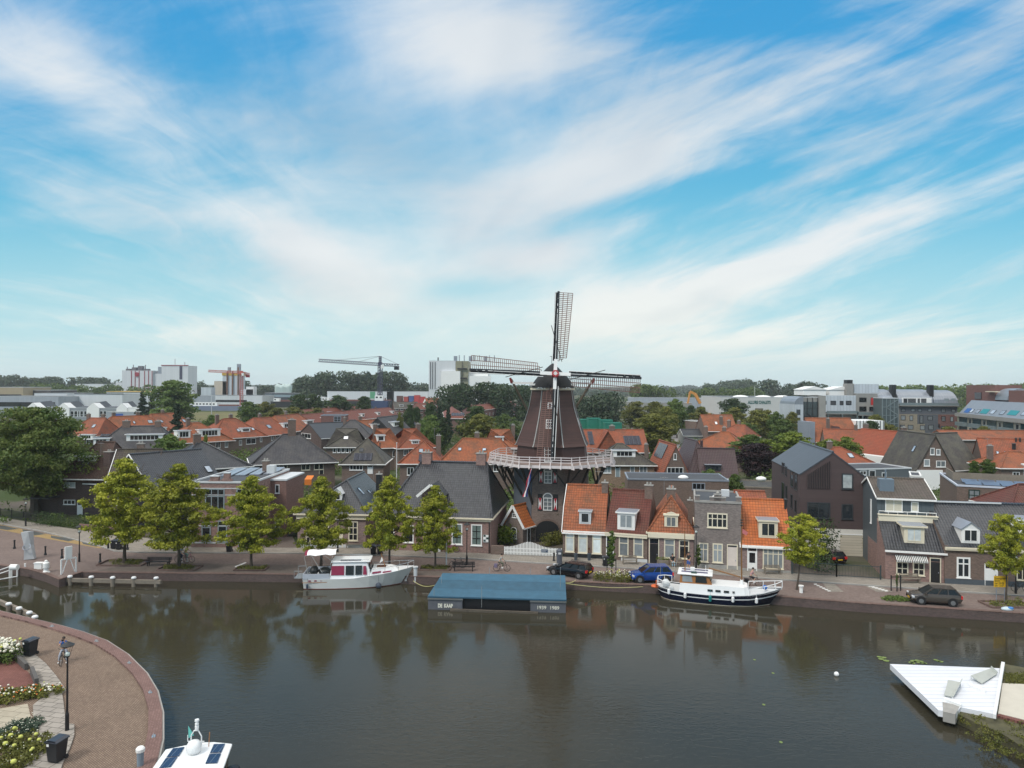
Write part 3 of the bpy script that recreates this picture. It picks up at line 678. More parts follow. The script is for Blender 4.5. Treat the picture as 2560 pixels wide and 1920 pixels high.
h = House('tiled_house','house with weathered dark brown roof and one bright open roof window','house',('r1',915,745),('r1',1318,735),5.8,5.8,10.2,10,'para',B_DARK,tiles('grey_brown_pantile',(.055,.042,.036),(.035,.028,.026),moss=.4,mosscol=(.07,.06,.035)),verge='l')
h.sky('rf',('r1',1168,568,1245,622),WHITE); h.sky('rf',('r1',1230,650,1275,700))
h.win('front',(1.2,3.2,2.4,4.8),2,gm=NET); h.win('front',(4.2,3.2,5.6,4.8),2); h.win('front',(1.2,.6,2.6,2.2),2); h.chim(h.W*.5,5.4,10.9,.9)
h = House('barn_house','house with black boarded gable and long blue black tiled roof','house',('r1',1312,775),('r2',475,700),5.5,5.5,9.8,11,'para',BLKW,DARK,verge='l',ov=.2)
h.sky('rf',('r2',322,570,375,628)); h.win('left',(5.2,5.2,6.2,7.0),1,1,arch=True); h.win('front',(2,.8,3.4,2.6),2); h.win('front',(5,.8,6.4,2.6),2)
h = House('parapet_house','brick town house with white bands, raised brick piers and blue grey window frames','house',('r2',200,1280),('r2',735,1284),0,7.7,7.7,13,'flat',B_PINK,BITUM,trim=GREYW)
BG = paint('blue_grey_paint',(.23,.28,.30),.5)
for a in ((320,765,490,945,3,.62),(592,765,660,940,1,.62),(290,1055,372,1222,1,.72),(430,1042,512,1222,1,.72)): h.win('front',('r2',*a[:4]),a[4],a[5],fm=BG,ft=.14)
h.door('front',('r2',608,1165,674,1276),BLK,BG,.25)
m = MB()
for (y0,y1) in ((760,768),(818,824),(1084,1092),(1228,1240)):
    a = h.rect('front','r2',205,y0,730,y1); m.box(.02,h.W-.02,-.04,0,a[1],a[3])
m.build('stone_band',GREYW,h.root)
for x0,x1,t in ((365,435,.75),(480,530,1.15)):
    a = h.rect('front','r2',x0,690,x1,705); p = MB(); p.box(a[0],a[2],-.03,.5,7.72,7.7+t); p.box(a[0]-.25,a[2]+.25,-.02,.45,7.72,7.7+t*.4); o = p.build('brick_pier',B_PINK,h.root)
    p = MB(); p.box(a[0]-.05,a[2]+.05,-.08,.55,7.71+t,7.8+t); p.build('coping',GREYW,o)
p = MB(); p.box(h.W,h.W+2.0,5.8,13,-.2,7.25); o = p.build('side_wing',B_RED,h.root)
p = MB(); p.box(h.W-.05,h.W+2.08,5.72,13.1,7.252,7.45); p.build('roof_edge',GREYW,o)
SILV = striped('silver_roof_panel',(.32,.35,.40),(.15,.16,.18),.8,0,.08,.3,.4)
for i in range(4):
    p = MB(); x = 1.1+i*1.55; p.prism([(x,5.5+i*.7,7.78),(x+1.3,5.5+i*.7,7.78),(x+1.3,11+i*.4,8.1),(x,11+i*.4,8.1)],(0,0,.12)); p.build('roof_panel',SILV,h.root)
p = MB(); p.box(h.W-1.3,h.W-.3,8,8.9,7.75,8.9); p.build('vent_housing',GREYW,h.root)
h.chim(h.W-1.9,9.5,9.3,.8,.6)
h.planes['w2'] = (Vector((h.W,5.8,0)),Vector((1,0,0)),Vector((0,0,1))); h.win('w2',('r2',926,730,964,806),1,1,fm=GREYW); h.door('w2',('r2',925,1010,965,1190),BLK)
m = MB()
ya = 4.0
h5 = House('alley_gate','grey metal bar gate across the red paved alley','gate',('r2',1000,1186),('r2',1112,1186),0,0,0,.1,'flat',IRON,IRON,wallbox=False)
for o in list(CH[h5.root.name]): bpy.data.objects.remove(o)
CH[h5.root.name] = []
m = MB(); n = 14
for i in range(n+1): m.box(h5.W*i/n-.03,h5.W*i/n+.03,-.03,.03,0,3.4)
m.build('bars',IRON,h5.root); m = MB(); m.box(0,h5.W,-.05,.05,3.2,3.3); m.box(0,h5.W,-.05,.05,.2,.3); m.build('rail',IRON,h5.root)
flat('alley_paving',[P('r2',735,1283),P('r2',1112,1283),P('r2',1080,1188),P('r2',915,1188)],QUAYM,.12)
h = House('cottage','small brick cottage with dark hipped roof, cream door and tall cream window','house',('r2',1120,1276),('r3',255,1285),0,4.2,7.6,12,'perp',B_MAUVE,BLACK,3.5,0,ov=.3,trim=CREAM,ry=.6)
m = MB(); m.box(-.1,h.W+.1,-.22,-.003,3.45,4.03); m.build('cornice',CREAM,h.root); m = MB(); m.box(0,h.W,-.05,-.003,0,.45); m.build('plinth',GREYW,h.root)
for a in ((1192,1075,1265,1238),(1322,1075,1392,1240),(1560,1048,1642,1216)): h.win('front',('r2',*a),2,3,fm=CREAM,ft=.12)
h.door('front',('r2',1434,1110,1512,1274),CREAM,CREAM,.3)
h.dormer('rf',('r2',1418,800,1502,872),1,'gable',WHITE,roofm=GREYW); h.sky('rr',(4.2,2.0,5.0,3.2)); h.sky('rr',(6.6,1.0,7.5,2.3)); h.sky('rr',(7.7,1.2,8.2,2.1))
h.chim(h.W-.6,9.4,7.6,.7,.6,IRON)
h = House('museum_house','long pinkish brick house with big black glazed hipped roof and two chimneys','house',('r3',398,1300),('r3',1335,1335),0,4.25,9.8,13,'para',B_PINK,BLACK,3.0,1.6,ov=.25,trim=CREAM)
m = MB(); m.box(-.05,h.W+.05,-.2,-.003,3.75,4.1); m.box(h.W+.003,h.W+.12,0,13,3.85,4.1); m.build('cornice',CREAM,h.root)
for a in ((1000,1068,1092,1248),(1168,1075,1262,1258)): h.win('front',('r3',*a),2,3,fm=WHITE,gm=glass('grey_green_pane',(.15,.20,.185),.2),ft=.13,mm=BLK)
for a in ((420,1080,506,1228),(584,1080,672,1232)): h.win('front',('r3',*a),2,3,fm=WHITE,ft=.13,mm=BLK)
h.door('front',('r3',785,1140,885,1304),BLK,WHITE,.3)
m = MB(); a = h.rect('front','r3',760,1130,905,1304)
for x in (a[0],a[2]-.3): m.box(x,x+.3,-.15,-.002,0,3.0)
m.box(a[0]-.1,a[2]+.1,-.25,-.002,3.0,3.35); m.build('door_surround',WHITE,h.root)
d = h.dormer('rf',('r3',742,800,905,962),1,'gable',B_PINK,roofm=BLACK,over=.45,rh=.40,label='brick gable over the door with white bargeboards')
m = MB(); Mx = h.frame('front'); a = h.hit('rf','r3',742,962); b = h.hit('rf','r3',905,962); zz = 4.25+a[1]*.65
p0 = h.at('r3',742,962,'rf'); p1 = h.at('r3',905,962,'rf'); hh = 162/3.457/FPX*h.t; wd = p1.x-p0.x
for sg in (0,1):
    xa = p0.x-.5 if sg == 0 else p1.x+.5; m.bar((xa,p0.y-.5,p0.z+hh-.4),((p0.x+p1.x)/2,p0.y-.5,p0.z+hh+wd*.4+.06),.1,.3)
m.build('bargeboard',WHITE,h.root)
h.chim(h.W*.285,6.6,10.9,1.15,.9,B_PINK); h.chim(h.W-2.3,6.6,10.9,1.15,.9,B_PINK)
m = MB(); a = h.rect('front','r3',1272,1165,1318,1228); m.box(a[0],a[2],-.12,-.02,a[1],a[3]); o = m.build('notice_board',GREYW,h.root)
m = MB()
for i in range(2):
    for j in range(3): m.box(a[0]+.06+i*.32,a[0]+.3+i*.32,-.13,-.121,a[1]+.08+j*.28,a[1]+.28+j*.28,(i+j) % 2)
m.build('notice',[DKGREEN,WHITE],o)
m = MB(); m.tube((h.W-.15,-.1,0),(h.W-.15,-.1,4),.05,n=6); m.build('drainpipe',IRON,h.root)
# shed by the mill
h = House('mill_shed','tiny brick shed with bright orange roof and white bargeboards below the windmill','shed',('r4',78,1225),('r4',232,1250),0,2.5,4.6,5.0,'perp',B_MILL,BRIGHT,verge=True,ov=.3)
h.win('front',('r4',130,1125,180,1195),3,3,arch=True,ft=.06); h.win('front',('r4',142,978,178,1015),2,2,ft=.05); h.door('right',(.9,0,1.6,1.95),BLK)
h.sky('rr',(2.2,.3,2.6,1.9),BITUM)
# --- right of the mill
h = House('mansard_house','house with kinked orange roof, white verge and three tall blinded windows','house',('r4',578,1362),('r4',940,1382),0,3.15,7.7,8.5,'para',B_BROWN,ORANGE,kink=(1.5,5.5),verge='l',ov=.15,vo=.1)
for a in ((600,1143,677,1312),(710,1146,792,1322),(832,1153,912,1328)): h.win('front',('r4',*a),1,.72,fm=CREAM,gm=CURT,ft=.12)
h.dormer('rf',('r4',718,968,820,1072),1,glassm=GLASS,over=.12,mat=GREYW,frac=(.16,.12)); h.chim(h.W-.3,3.6,8.1,.7)
m = MB(); m.box(0,h.W,-.06,-.003,0,.45); m.build('plinth',IRON,h.root); m = MB(); m.box(-.02,h.W,-.12,-.003,2.85,3.1); m.build('fascia',WHITE,h.root)
h = House('brown_roof_house','house with red brown tiled roof and wide white dormer over cream framed windows','house',('r4',942,1383),('r4',1308,1414),0,3.3,7.3,9,'para',B_BROWN,REDBR,ov=.15,vo=-.02,trim=CREAM)
h.dormer('rf',('r4',1048,980,1200,1122),2,glassm=NET,over=.2,mat=WHITE); h.win('front',('r4',1062,1168,1146,1350),1,.62,fm=CREAM,gm=NET,ft=.12); h.win('front',('r4',1188,1173,1273,1357),1,.62,fm=CREAM,gm=NET,ft=.12)
h.door('front',('r4',952,1165,1018,1390),BLK,WHITE,.35); m = MB(); m.box(0,h.W,-.25,-.003,2.75,3.12); m.build('cornice',CREAM,h.root)
h.chim(h.W-.4,3.9,8.0,.9); m = MB(); m.box(1.8,h.W,-.05,-.003,0,.45); m.build('plinth',GREYW,h.root)
h = House('steep_roof_house','narrow fronted house with steep triangular orange roof and cream scrolled dormer','house',('r4',1315,1416),('r4',1708,1440),0,3.55,7.2,10,'perp',B_MAUVE,ORANGE,1.9,0,ov=.12,trim=CREAM)
h.dormer('rf',('r4',1455,1000,1572,1108),2,'pediment',CREAM,over=.12,glassm=NET); m = MB(); m.box(-.05,h.W+.05,-.28,-.003,2.95,3.4); m.build('cornice',CREAM,h.root)
h.win('front',('r4',1453,1200,1546,1367),1,.68,fm=CREAM,gm=NET,ft=.12); h.win('front',('r4',1580,1210,1670,1372),1,.68,fm=CREAM,ft=.12); h.door('front',('r4',1322,1190,1410,1422),BLK,CREAM,.22)
h.chim(h.W/2,2.4,7.9,.95,.6); h.chim(h.W-.35,3.2,6.6,.5)
h = House('stepped_house','grey brown brick house with small stepped parapet and pale pink door','house',('r5',332,1452),('r5',733,1478),0,7.05,7.05,8,'flat',B_GREY,BITUM,trim=CONC)
h.win('front',('r5',443,978,618,1105),4,.62,fm=CREAM,ft=.13); h.win('front',('r5',368,1235,452,1398),2,.66,fm=CREAM,gm=NET,ft=.12); h.win('front',('r5',489,1240,577,1405),2,.66,fm=CREAM,gm=NET,ft=.12)
h.door('front',('r5',613,1248,706,1476),paint('pale_pink_door',(.62,.55,.50),.5),CREAM,.1)
for sx0,wd,t in ((0,.5,.45),(h.W-.5,.5,.45),(h.W*.33,h.W*.34,.35),(h.W*.42,h.W*.16,.65)):
    m = MB(); m.box(sx0,sx0+wd,-.05,.3,7.06,7.05+t+.2); o = m.build('parapet_step',B_GREY,h.root); m = MB(); m.box(sx0-.05,sx0+wd+.05,-.1,.35,7.252+t,7.34+t); m.build('coping',CONC,o)
m = MB(); m.lathe([(.12,7.9),(.2,8.1),(.05,8.35)],8,(h.W/2,.1)); m.build('finial',CONC,h.root); m = MB(); m.box(h.W*.62,h.W*.8,4.6,5.3,7.1,7.8); m.build('air_unit',GREYW,h.root)
m = MB(); m.lathe([(.35,7.1),(.35,7.25),(.1,7.4)],10,(h.W*.45,3)); m.build('roof_vent',WHITE,h.root); m = MB(); m.box(0,h.W,-.05,-.003,0,.5); m.build('plinth',CONC,h.root)
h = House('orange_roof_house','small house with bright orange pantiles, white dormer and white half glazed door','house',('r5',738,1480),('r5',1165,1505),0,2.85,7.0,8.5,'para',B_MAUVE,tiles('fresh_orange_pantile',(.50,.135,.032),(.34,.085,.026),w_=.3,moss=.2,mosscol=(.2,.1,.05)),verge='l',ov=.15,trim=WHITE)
h.dormer('rf',('r5',888,1052,1052,1192),2,mat=CREAM,over=.15); h.win('front',('r5',922,1282,1102,1458),4,.72,fm=CREAM,gm=NET,ft=.13); h.door('front',('r5',788,1272,874,1485),WHITE,WHITE,.15)
p = MB(); a = h.rect('front','r5',806,1320,856,1405); p.M = h.frame('front'); p.box(a[0],a[0]+.3,a[1],a[3],.03,.06); p.box(a[2]-.3,a[2],a[1],a[3],.03,.06); p.build('door_glass',GLASS,h.root)
h.pipe('r5',1118,935,'rf',.9,.13); m = MB(); m.box(0,h.W,-.05,-.003,0,.35); m.build('plinth',CONC,h.root); m = MB(); m.box(-.2,h.W+.15,-.25,-.003,2.55,2.8); m.build('fascia',WHITE,h.root)
h = House('back_roof_house','orange roofed extension just behind the bright orange roofed house','house',('r5',700,860),('r5',960,868),6.6,6.5,7.3,4,'para',B_RED,ORANGE2)
# --- modern house
CLAD = striped('purple_brown_cladding',(.072,.048,.047),(.055,.036,.036),.5,1,.04,.7,var=.08)
SEAM = striped('standing_seam_roof',(.075,.082,.100),(.022,.025,.03),1.15,0,.05,.4,.3)
h = House('modern_house','tall modern purple brown clad house with grey seamed roof and white garage storey','house',('r5',1237,1330),('r6',385,1352),0,9.3,11.9,15.5,'perp',CLAD,SEAM,ov=.06,vo=.02,ry=.52,trim=ANTH,gut=False)
m = MB(); m.box(-.02,h.W+.02,-.03,3.2,0,3.05); m.build('white_plinth',paint('white_render',(.60,.58,.53),.8,var=.1),h.root)
for a in (('r6',195,636,292,770),('r6',193,900,292,1030)): h.win('front',a,1,1,fm=ANTH,gm=CURT if a[2] < 700 else GLASS,ft=.12)
h.win('front',('r5',1306,884,1506,1022),2,1,fm=ANTH,ft=.12)
a = h.rect('front','r5',1304,524,1506,766); n = 13; m = MB(); pl = MB(); zl0,zl1 = a[1]+(a[3]-a[1])*.46,a[3]
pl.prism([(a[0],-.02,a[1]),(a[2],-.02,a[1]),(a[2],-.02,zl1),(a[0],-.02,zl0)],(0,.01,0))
for i in range(n+1):
    x = a[0]+(a[2]-a[0]-.06)*i/n; m.box(x,x+.07,-.12,-.03,a[1],zl0+(zl1-zl0)*i/n)
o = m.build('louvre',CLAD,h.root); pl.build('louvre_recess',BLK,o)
for a in ((1165,612,1188,752),(1199,635,1222,782),(1166,815,1181,940),(1200,862,1216,975),(1090,540,1108,640),(1120,575,1131,662),(1087,710,1110,900),(1122,740,1135,880)): h.win('left',('r5',*a),1,1,fm=ANTH,sill=False)
a = h.rect('front','r5',1590,1166,1790,1345); b = h.rect('front','r6',180,1166,376,1347); m = MB(); m.box(b[0],b[2],-.06,-.031,0,b[3]); o = m.build('garage_door',striped('garage_slats',(.50,.45,.36),(.26,.23,.19),.30,1,.1,.6),h.root)
m = MB(); m.box(b[0]-.1,b[2]+.1,-.09,-.06,b[3],b[3]+.12); m.build('door_frame',WHITE,o)
# --- blue grey sided house with terrace
SIDE = striped('blue_grey_siding',(.085,.105,.118),(.04,.05,.06),.42,0,.06,.6)
h = House('terrace_house','blue grey sided house with roof terrace above a glossy black tiled front slope','house',('r6',500,832),('r6',992,852),7.9,7.9,9.4,8,'para',SIDE,TAUPE,verge='both',ov=.3)
m = MB(); m.box(0,h.W,-3.6,-.002,-.2,3.15); m.prism([(h.W-.3,-3.6,3.14),(h.W-.3,0,3.14),(h.W-.3,0,5.6)],(.3,0,0)); m.prism([(0,-3.6,3.14),(0,0,3.14),(0,0,5.6)],(.3,0,0)); m.build('front_wall',B_PINK,h.root)
m = MB(); m.box(-.025,-.002,-.1,4.0,0,2.9); m.build('side_brick',B_PINK,h.root)
m = MB(); m.slab([(-.05,-3.8,3.05),(h.W+.05,-3.8,3.05),(h.W+.05,-.65,5.75),(-.05,-.65,5.75)],.12); m.build('front_roof',BLACK,h.root)
m = MB(); m.box(-.1,h.W+.1,-3.95,-3.8,2.9,3.07); m.build('gutter',WHITE,h.root)
m = MB(); m.box(-.05,h.W+.1,-.95,-.6,5.4,6.1); m.box(-.1,h.W+.15,-1.05,-.55,6.1,6.18); m.build('balcony_front',CREAM,h.root)
m = MB(); m.tube((0,-.8,6.5),(h.W,-.8,6.5),.035); [m.tube((h.W*i/6,-.8,6.1),(h.W*i/6,-.8,6.5),.025) for i in range(7)]; m.build('railing',WHITE,h.root)
h.planes['f2'] = (Vector((0,-3.6,0)),Vector((1,0,0)),Vector((0,0,1))); h.planes['rf'] = (Vector((0,-3.8,3.05)),Vector((1,0,0)),Vector((0,3.15,2.7)).normalized())
SAWN = striped('striped_awning',(.75,.75,.72),(.02,.02,.02),.16,0,.5,.8)
for a in ((665,1352,770,1507),(808,1358,911,1517)):
    h.win('f2',('r6',*a),2,3,fm=CREAM,ft=.11); b = h.rect('f2','r6',*a); m = MB(); m.slab([(b[0]-.15,-4.25,b[3]-.25),(b[2]+.15,-4.25,b[3]-.25),(b[2]+.15,-3.62,b[3]+.12),(b[0]-.15,-3.62,b[3]+.12)],.04); m.box(b[0]-.15,b[2]+.15,-4.27,-4.25,b[3]-.42,b[3]-.25); m.build('awning',SAWN,h.root)
h.door('f2',('r6',953,1363,1052,1592),BLK,CREAM,.16); h.dormer('rf',('r6',735,1100,908,1237),2,mat=CREAM,glassm=CURT,over=.25)
h.win('front',('r6',570,848,720,965),2,1,gm=paint('cream_blind',(.55,.52,.42),.6)); h.win('front',('r6',793,880,858,965),1,1,gm=paint('cream_blind',(.55,.52,.42),.6)); h.win('left',(5.2,4.6,5.6,7.2)); 
m = MB(); m.box(.5,1.9,1.1,2.3,8.0,9.6); m.tube((1.2,1.7,9.6),(1.2,1.7,10.6),.1); m.build('vent_housing',paint('blue_grey_box',(.13,.17,.21),.5),h.root)
m = MB(); m.tube((h.W+.05,-3.7,0),(h.W+.05,-3.7,3),.05); m.build('drainpipe',ZINC,h.root)
h = House('corner_house','brick house with blue black roof and white pointed dormer at the right edge','house',('b6',320,1148),('b6',1800,1220),0,3.85,7.4,10,'para',B_BROWN,BLACK,ov=.15,vo=-.01,trim=CREAM)
h.dormer('rf',('b6',538,420,775,612),2,'gable',WHITE,roofm=ZINC,over=.12,rh=.36); h.win('front',('b6',474,793,650,1060),2,.68,fm=WHITE,ft=.16,gm=GLASS); h.door('front',('b6',833,880,1008,1165),WHITE,WHITE,.2)
m = MB(); m.box(0,h.W,-.06,-.003,0,.62); m.build('plinth',paint('blue_grey_plinth',(.07,.085,.10),.8),h.root); m = MB(); m.box(0,h.W,-.25,-.003,3.45,3.75); m.build('cornice',CREAM,h.root); m = MB(); m.box(0,h.W*.72,4.8,5.2,7.38,7.52); m.build('ridge_capping',GREYW,h.root)
h.dormer('rf',('b6',1290,330,1500,560),2,'flat',WHITE); h.win('front',('b6',1250,810,1400,1090),2,.68)
# --- brown brick block with solar roof
h = House('solar_block','long brown brick block with solar panels and fenced roof terrace','building',('r6',1190,745),('r6',2050,790),6.6,6.6,6.6,14,'flat',B_BROWN,BITUM,trim=paint('white_blue_trim',(.50,.54,.62),.5))
for a in ((1290,775,1390,872),(1510,785,1612,875),(1728,795,1830,872)): h.win('front',('r6',*a),2,2,fm=DKGREEN,gm=NET,ft=.12)
for i in range(9):
    for j in range(2): p = MB(); x = 1.2+i*2.0; y = 1.2+j*2.2; p.prism([(x,y,6.75),(x+1.85,y,6.75),(x+1.85,y+1.8,7.0),(x,y+1.8,7.0)],(0,0,.05)); p.build('solar_panel',paint('blue_solar',(.10,.12,.17),.2),h.root)
m = MB(); m.box(.6,9,6.8,6.9,6.65,7.7); m.box(.6,.7,6.9,13,6.65,7.7); m.build('screen_fence',WOOD,h.root)
m = MB()
for i in range(60): m.box(9+i*.22,9.04+i*.22,6.6,6.64,6.65,7.6)
m.box(9,22.2,6.58,6.66,7.6,7.66); m.build('railing',BLK,h.root)
m = MB(); m.box(10,15,10,12.5,6.65,8.6); m.box(9.7,15.3,9.7,12.8,8.6,8.75); m.build('roof_cabin',WHITE,h.root)
# --- flat brick workshop and garages
h = House('flat_workshop','long low brick workshop with flat black roof and white roof domes','building',('r4',1140,690),('r5',628,706),5.4,5.4,5.4,8,'flat',B_BROWN,BITUM,trim=ZINC)
h.win('front',('r5',312,716,425,776),3,1,ft=.13)
for x in (8.5,20): m = MB(); m.ball((x,3,5.5),.8,10,6,sc=(1,.8,.5)); m.build('roof_dome',WHITE,h.root,True)
h = House('garage_row','row of low garages with grey felt roof and one white door','garage',('r5',735,756),('r5',1078,768),2.6,2.6,2.6,9,'flat',B_BROWN,GREYT,trim=WOOD)
m = MB(); a = h.rect('front','r5',768,778,912,850); m.box(a[0],a[2],-.05,-.01,0,a[3]); m.build('garage_door',WHITE,h.root)
# ================================================================ the windmill
mill = thing('windmill','tall octagonal windmill with brick base, brown shingled body and white railed gallery','windmill',(5.3,93,0))
def oct_(r,z,n=8,off=13): return [(r*math.sin(rad(off+360/n*k)),-r*math.cos(rad(off+360/n*k)),z) for k in range(n)]
SHING = striped('brown_mill_shingles',(.070,.027,.020),(.026,.011,.009),.16,1,.22,.6,var=.25)
BOARD = striped('brown_mill_boards',(.062,.024,.018),(.03,.012,.011),.2,1,.12,.55,var=.2)
m = MB(); rows = [oct_(5.25,-.3),oct_(4.95,9.6)]; m.grid(rows,0,True); m.poly(rows[1]); m.build('brick_base',B_MILL,mill)
m = MB(); rows = [oct_(4.85,9.6),oct_(4.62,11.95)]; m.grid(rows,0,True); m.build('boarded_storey',BOARD,mill)
PROF = [(5.0,11.72),(4.75,12.1),(4.25,13.35),(3.68,14.9),(3.12,16.65),(2.72,19.0)]
m = MB(); m.grid([oct_(4.7,11.72)]+[oct_(*p) for p in PROF],0,True); m.poly(oct_(2.72,19.0)); m.build('body',SHING,mill)
LEAD = paint('pale_corner_strip',(.30,.31,.30),.6,var=.3,scale=6)
for k in range(8):
    m = MB(); pts = [oct_(r+.03,z)[k] for r,z in PROF]
    for a,b in zip(pts,pts[1:]): m.bar(a,b,.11,.05,up=(pts[0][0],pts[0][1],0))
    m.build('corner_strip',LEAD,mill)
def face(thc,r,z,tilt=0.0):
    """frame on a mill face: u right, v up, n out"""
    t = rad(thc); n = Vector((math.sin(t)*math.cos(tilt),-math.cos(t)*math.cos(tilt),math.sin(tilt))); u = Vector((math.cos(t),math.sin(t),0)); v = n.cross(u)
    o = Vector((math.sin(t)*r,-math.cos(t)*r,z)); return Matrix(((u.x,v.x,n.x,o.x),(u.y,v.y,n.y,o.y),(u.z,v.z,n.z,o.z),(0,0,0,1)))
AP = math.cos(rad(22.5))
m = MB(); m.M = face(-54.5,5.13*AP+.02,0,.0); m.box(-1.85,1.85,.2,9.5,-.12,.06); m.build('slate_cladding',paint('slate_grey_cladding',(.105,.125,.15),.7,var=.15),mill)
def mwin(th,r,z,w_,h_,tilt=0,arch=False,sh=False,cols=2,rows=3):
    f = MB(); p = MB(); f.M = p.M = face(th,r,z,tilt); t = .1; w2 = w_/2
    for x0,x1,y0,y1 in ((-w2,-w2+t,0,h_),(w2-t,w2,0,h_),(-w2+t,w2-t,0,t),(-w2+t,w2-t,h_-t,h_)): f.box(x0,x1,y0,y1,-.2,.12)
    for i in range(1,cols): f.box(-w2+w_*i/cols-.035,-w2+w_*i/cols+.035,t,h_-t,-.15,.10)
    for i in range(1,rows): f.box(-w2+t,w2-t,h_*i/rows-.03,h_*i/rows+.03,-.15,.09)
    if arch:
        pts = [(w2*math.cos(a),h_+w2*math.sin(a)*.95,-.1) for a in [math.pi*i/10 for i in range(11)]]; p.prism(pts,(0,0,.13))
        for a,b in zip(pts,pts[1:]): f.bar((a[0],a[1],.02),(b[0],b[1],.02),.11,.2)
    o = f.build('window',WHITE,mill); p.box(-w2+.05,w2-.05,.05,h_-.05,-.15,.04); p.build('pane',NET if arch else GLASS,o)
    if sh:
        for sg in (-1,1):
            s_ = MB(); s_.M = face(th,r,z,tilt); x0 = sg*(w2+.38)-.3; x1 = x0+.6; H_ = h_+.45
            s_.box(x0,x1,-.05,H_,0,.07,0); s_.box(x0+.12,x1-.12,.12,h_-.05,.071,.085,1); c = (x0+x1)/2; hh = h_-.05
            s_.prism([(x0+.12,.12,.086),(x1-.12,.12,.086),(c,(hh+.12)/2,.086)],(0,0,.01),2); s_.prism([(x0+.12,hh,.086),(c,(hh+.12)/2,.086),(x1-.12,hh,.086)],(0,0,.01),2)
            s_.build('shutter',[BLK,WHITE,paint('shutter_red',(.42,.012,.03),.5)],mill)
mwin(-9.5,4.93*AP+.05,7.25,1.0,1.5,0,True,True); mwin(-9.5,5.05*AP+.05,3.0+.9,1.15,1.6,0,True,True)
m = MB(); m.M = face(-9.5,5.18*AP+.04,0); pts = [(1.45*math.cos(a),1.45+1.2*math.sin(a),-.1) for a in [math.pi*i/12 for i in range(13)]]; m.prism([(-1.45,0,-.1)]+pts[::-1]+[(1.45,0,-.1)],(0,0,.13))
m.box(-.02,.02,0,2.6,.03,.05); m.build('arched_door',BLK,mill)
m = MB(); m.M = face(-9.5,5.16*AP+.04,0)
for a,b in zip(pts,pts[1:]): m.bar((a[0]*1.09,a[1]+.1,.03),(b[0]*1.09,b[1]+.1,.03),.22,.12)
m.build('brick_arch',B_BROWN,mill)
tl = -math.atan((4.25-3.12)/(16.65-13.35))*.95
mwin(-9.5,3.22*AP,16.5,.55,.75,-tl*.9,rows=2); mwin(-9.5,3.98*AP,14.0,.85,1.2,-tl,cols=3,rows=3); mwin(-9.5,4.78*AP,9.9,1.0,1.9,0,cols=2,rows=4)
m = MB(); m.M = face(80,3.95*AP,13.9,-tl); m.box(-.3,.3,0,1.4,-.1,.08); m.build('hatch',WHITE,mill)
# gallery
PINKW = paint('gallery_white',(.62,.57,.56),.6,var=.12); GR = 8.3; GZ = 9.72
m = MB(); o_ = oct_(GR,GZ); i_ = oct_(4.7,GZ)
for k in range(8):
    k2 = (k+1) % 8; m.prism([o_[k],o_[k2],i_[k2],i_[k]],(0,0,.1))
m.build('gallery_deck',paint('deck_planks',(.20,.15,.13),.8,var=.2),mill)
for k in range(8):
    a,b = Vector(o_[k]),Vector(o_[(k+1) % 8]); out = Vector(((a+b).x,(a+b).y,0)).normalized(); m = MB()
    m.bar(a+Vector((0,0,-.08)),b+Vector((0,0,-.08)),.12,.34,0)
    for z in (.45,.75,1.05): m.bar(a+out*.0+Vector((0,0,z)),b+Vector((0,0,z)),.06,.085)
    n = 5
    for i in range(n):
        p = a.lerp(b,(i+.0)/n); m.bar(p+Vector((0,0,-.35)),p+Vector((0,0,1.12)),.1,.1); q_ = p+out*.45+Vector((0,0,-.3)); m.bar(p+Vector((0,0,.55)),q_,.07,.07); m.bar(p+Vector((0,0,-.28)),q_+out*.08,.10,.10)
    m.build('gallery_railing',PINKW,mill)
STR = paint('tarred_timber',(.030,.026,.022),.7,var=.3)
for k in range(8):
    d0 = Vector(oct_(1,0)[k]); d1 = Vector(oct_(1,0,8,35.5)[k]); m = MB(); s_ = Vector((-d0.y,d0.x,0))
    m.bar(d0*7.7+Vector((0,0,9.5)),d0*5.0+Vector((0,0,4.6)),.22,.22)
    m.bar(d0*6.3+s_*.0+Vector((0,0,7.0)),d0*6.6+s_*2.0+Vector((0,0,9.5)),.16,.16); m.bar(d0*6.3+Vector((0,0,7.0)),d0*6.6-s_*2.0+Vector((0,0,9.5)),.16,.16)
    m.bar(d0*4.8+Vector((0,0,9.45)),d0*8.2+Vector((0,0,9.45)),.2,.24); m.bar(d1*4.6+Vector((0,0,9.48)),d1*7.6+Vector((0,0,9.48)),.2,.2); k != 7 and m.bar(d1*7.2+Vector((0,0,9.4)),d1*4.9+Vector((0,0,5.6)),.2,.2)
    m.build('strut',STR,mill)
# cap
m = MB(); ring = []
for hw,hd,z in ((2.85,3.2,19.15),(2.78,3.2,19.3),(2.45,3.05,19.9),(2.0,2.8,20.5),(1.42,2.35,21.05),(.86,1.8,21.65),(.42,1.2,22.05),(.08,.7,22.3)):
    ring.append([(hw*math.cos(t),hd*math.sin(t)-.2,z) for t in [2*math.pi*i/20 for i in range(20)]])
m.grid(ring,0,True); m.poly(ring[-1]); m.poly(ring[0][::-1]); m.build('cap',paint('black_cap_felt',(.014,.015,.017),.8,var=.4,scale=1.5),mill,True)
m = MB(); m.lathe([(2.72,18.82),(2.9,18.85),(2.9,19.12),(2.72,19.14)],20); m.build('cap_rim',CREAM,mill)
m = MB(); m.tube((-.1,.2,22.2),(-.1,.2,23.3),.03); m.tube((-.35,.2,23.25),(.1,.2,23.2),.03); m.build('cap_vane',IRON,mill)
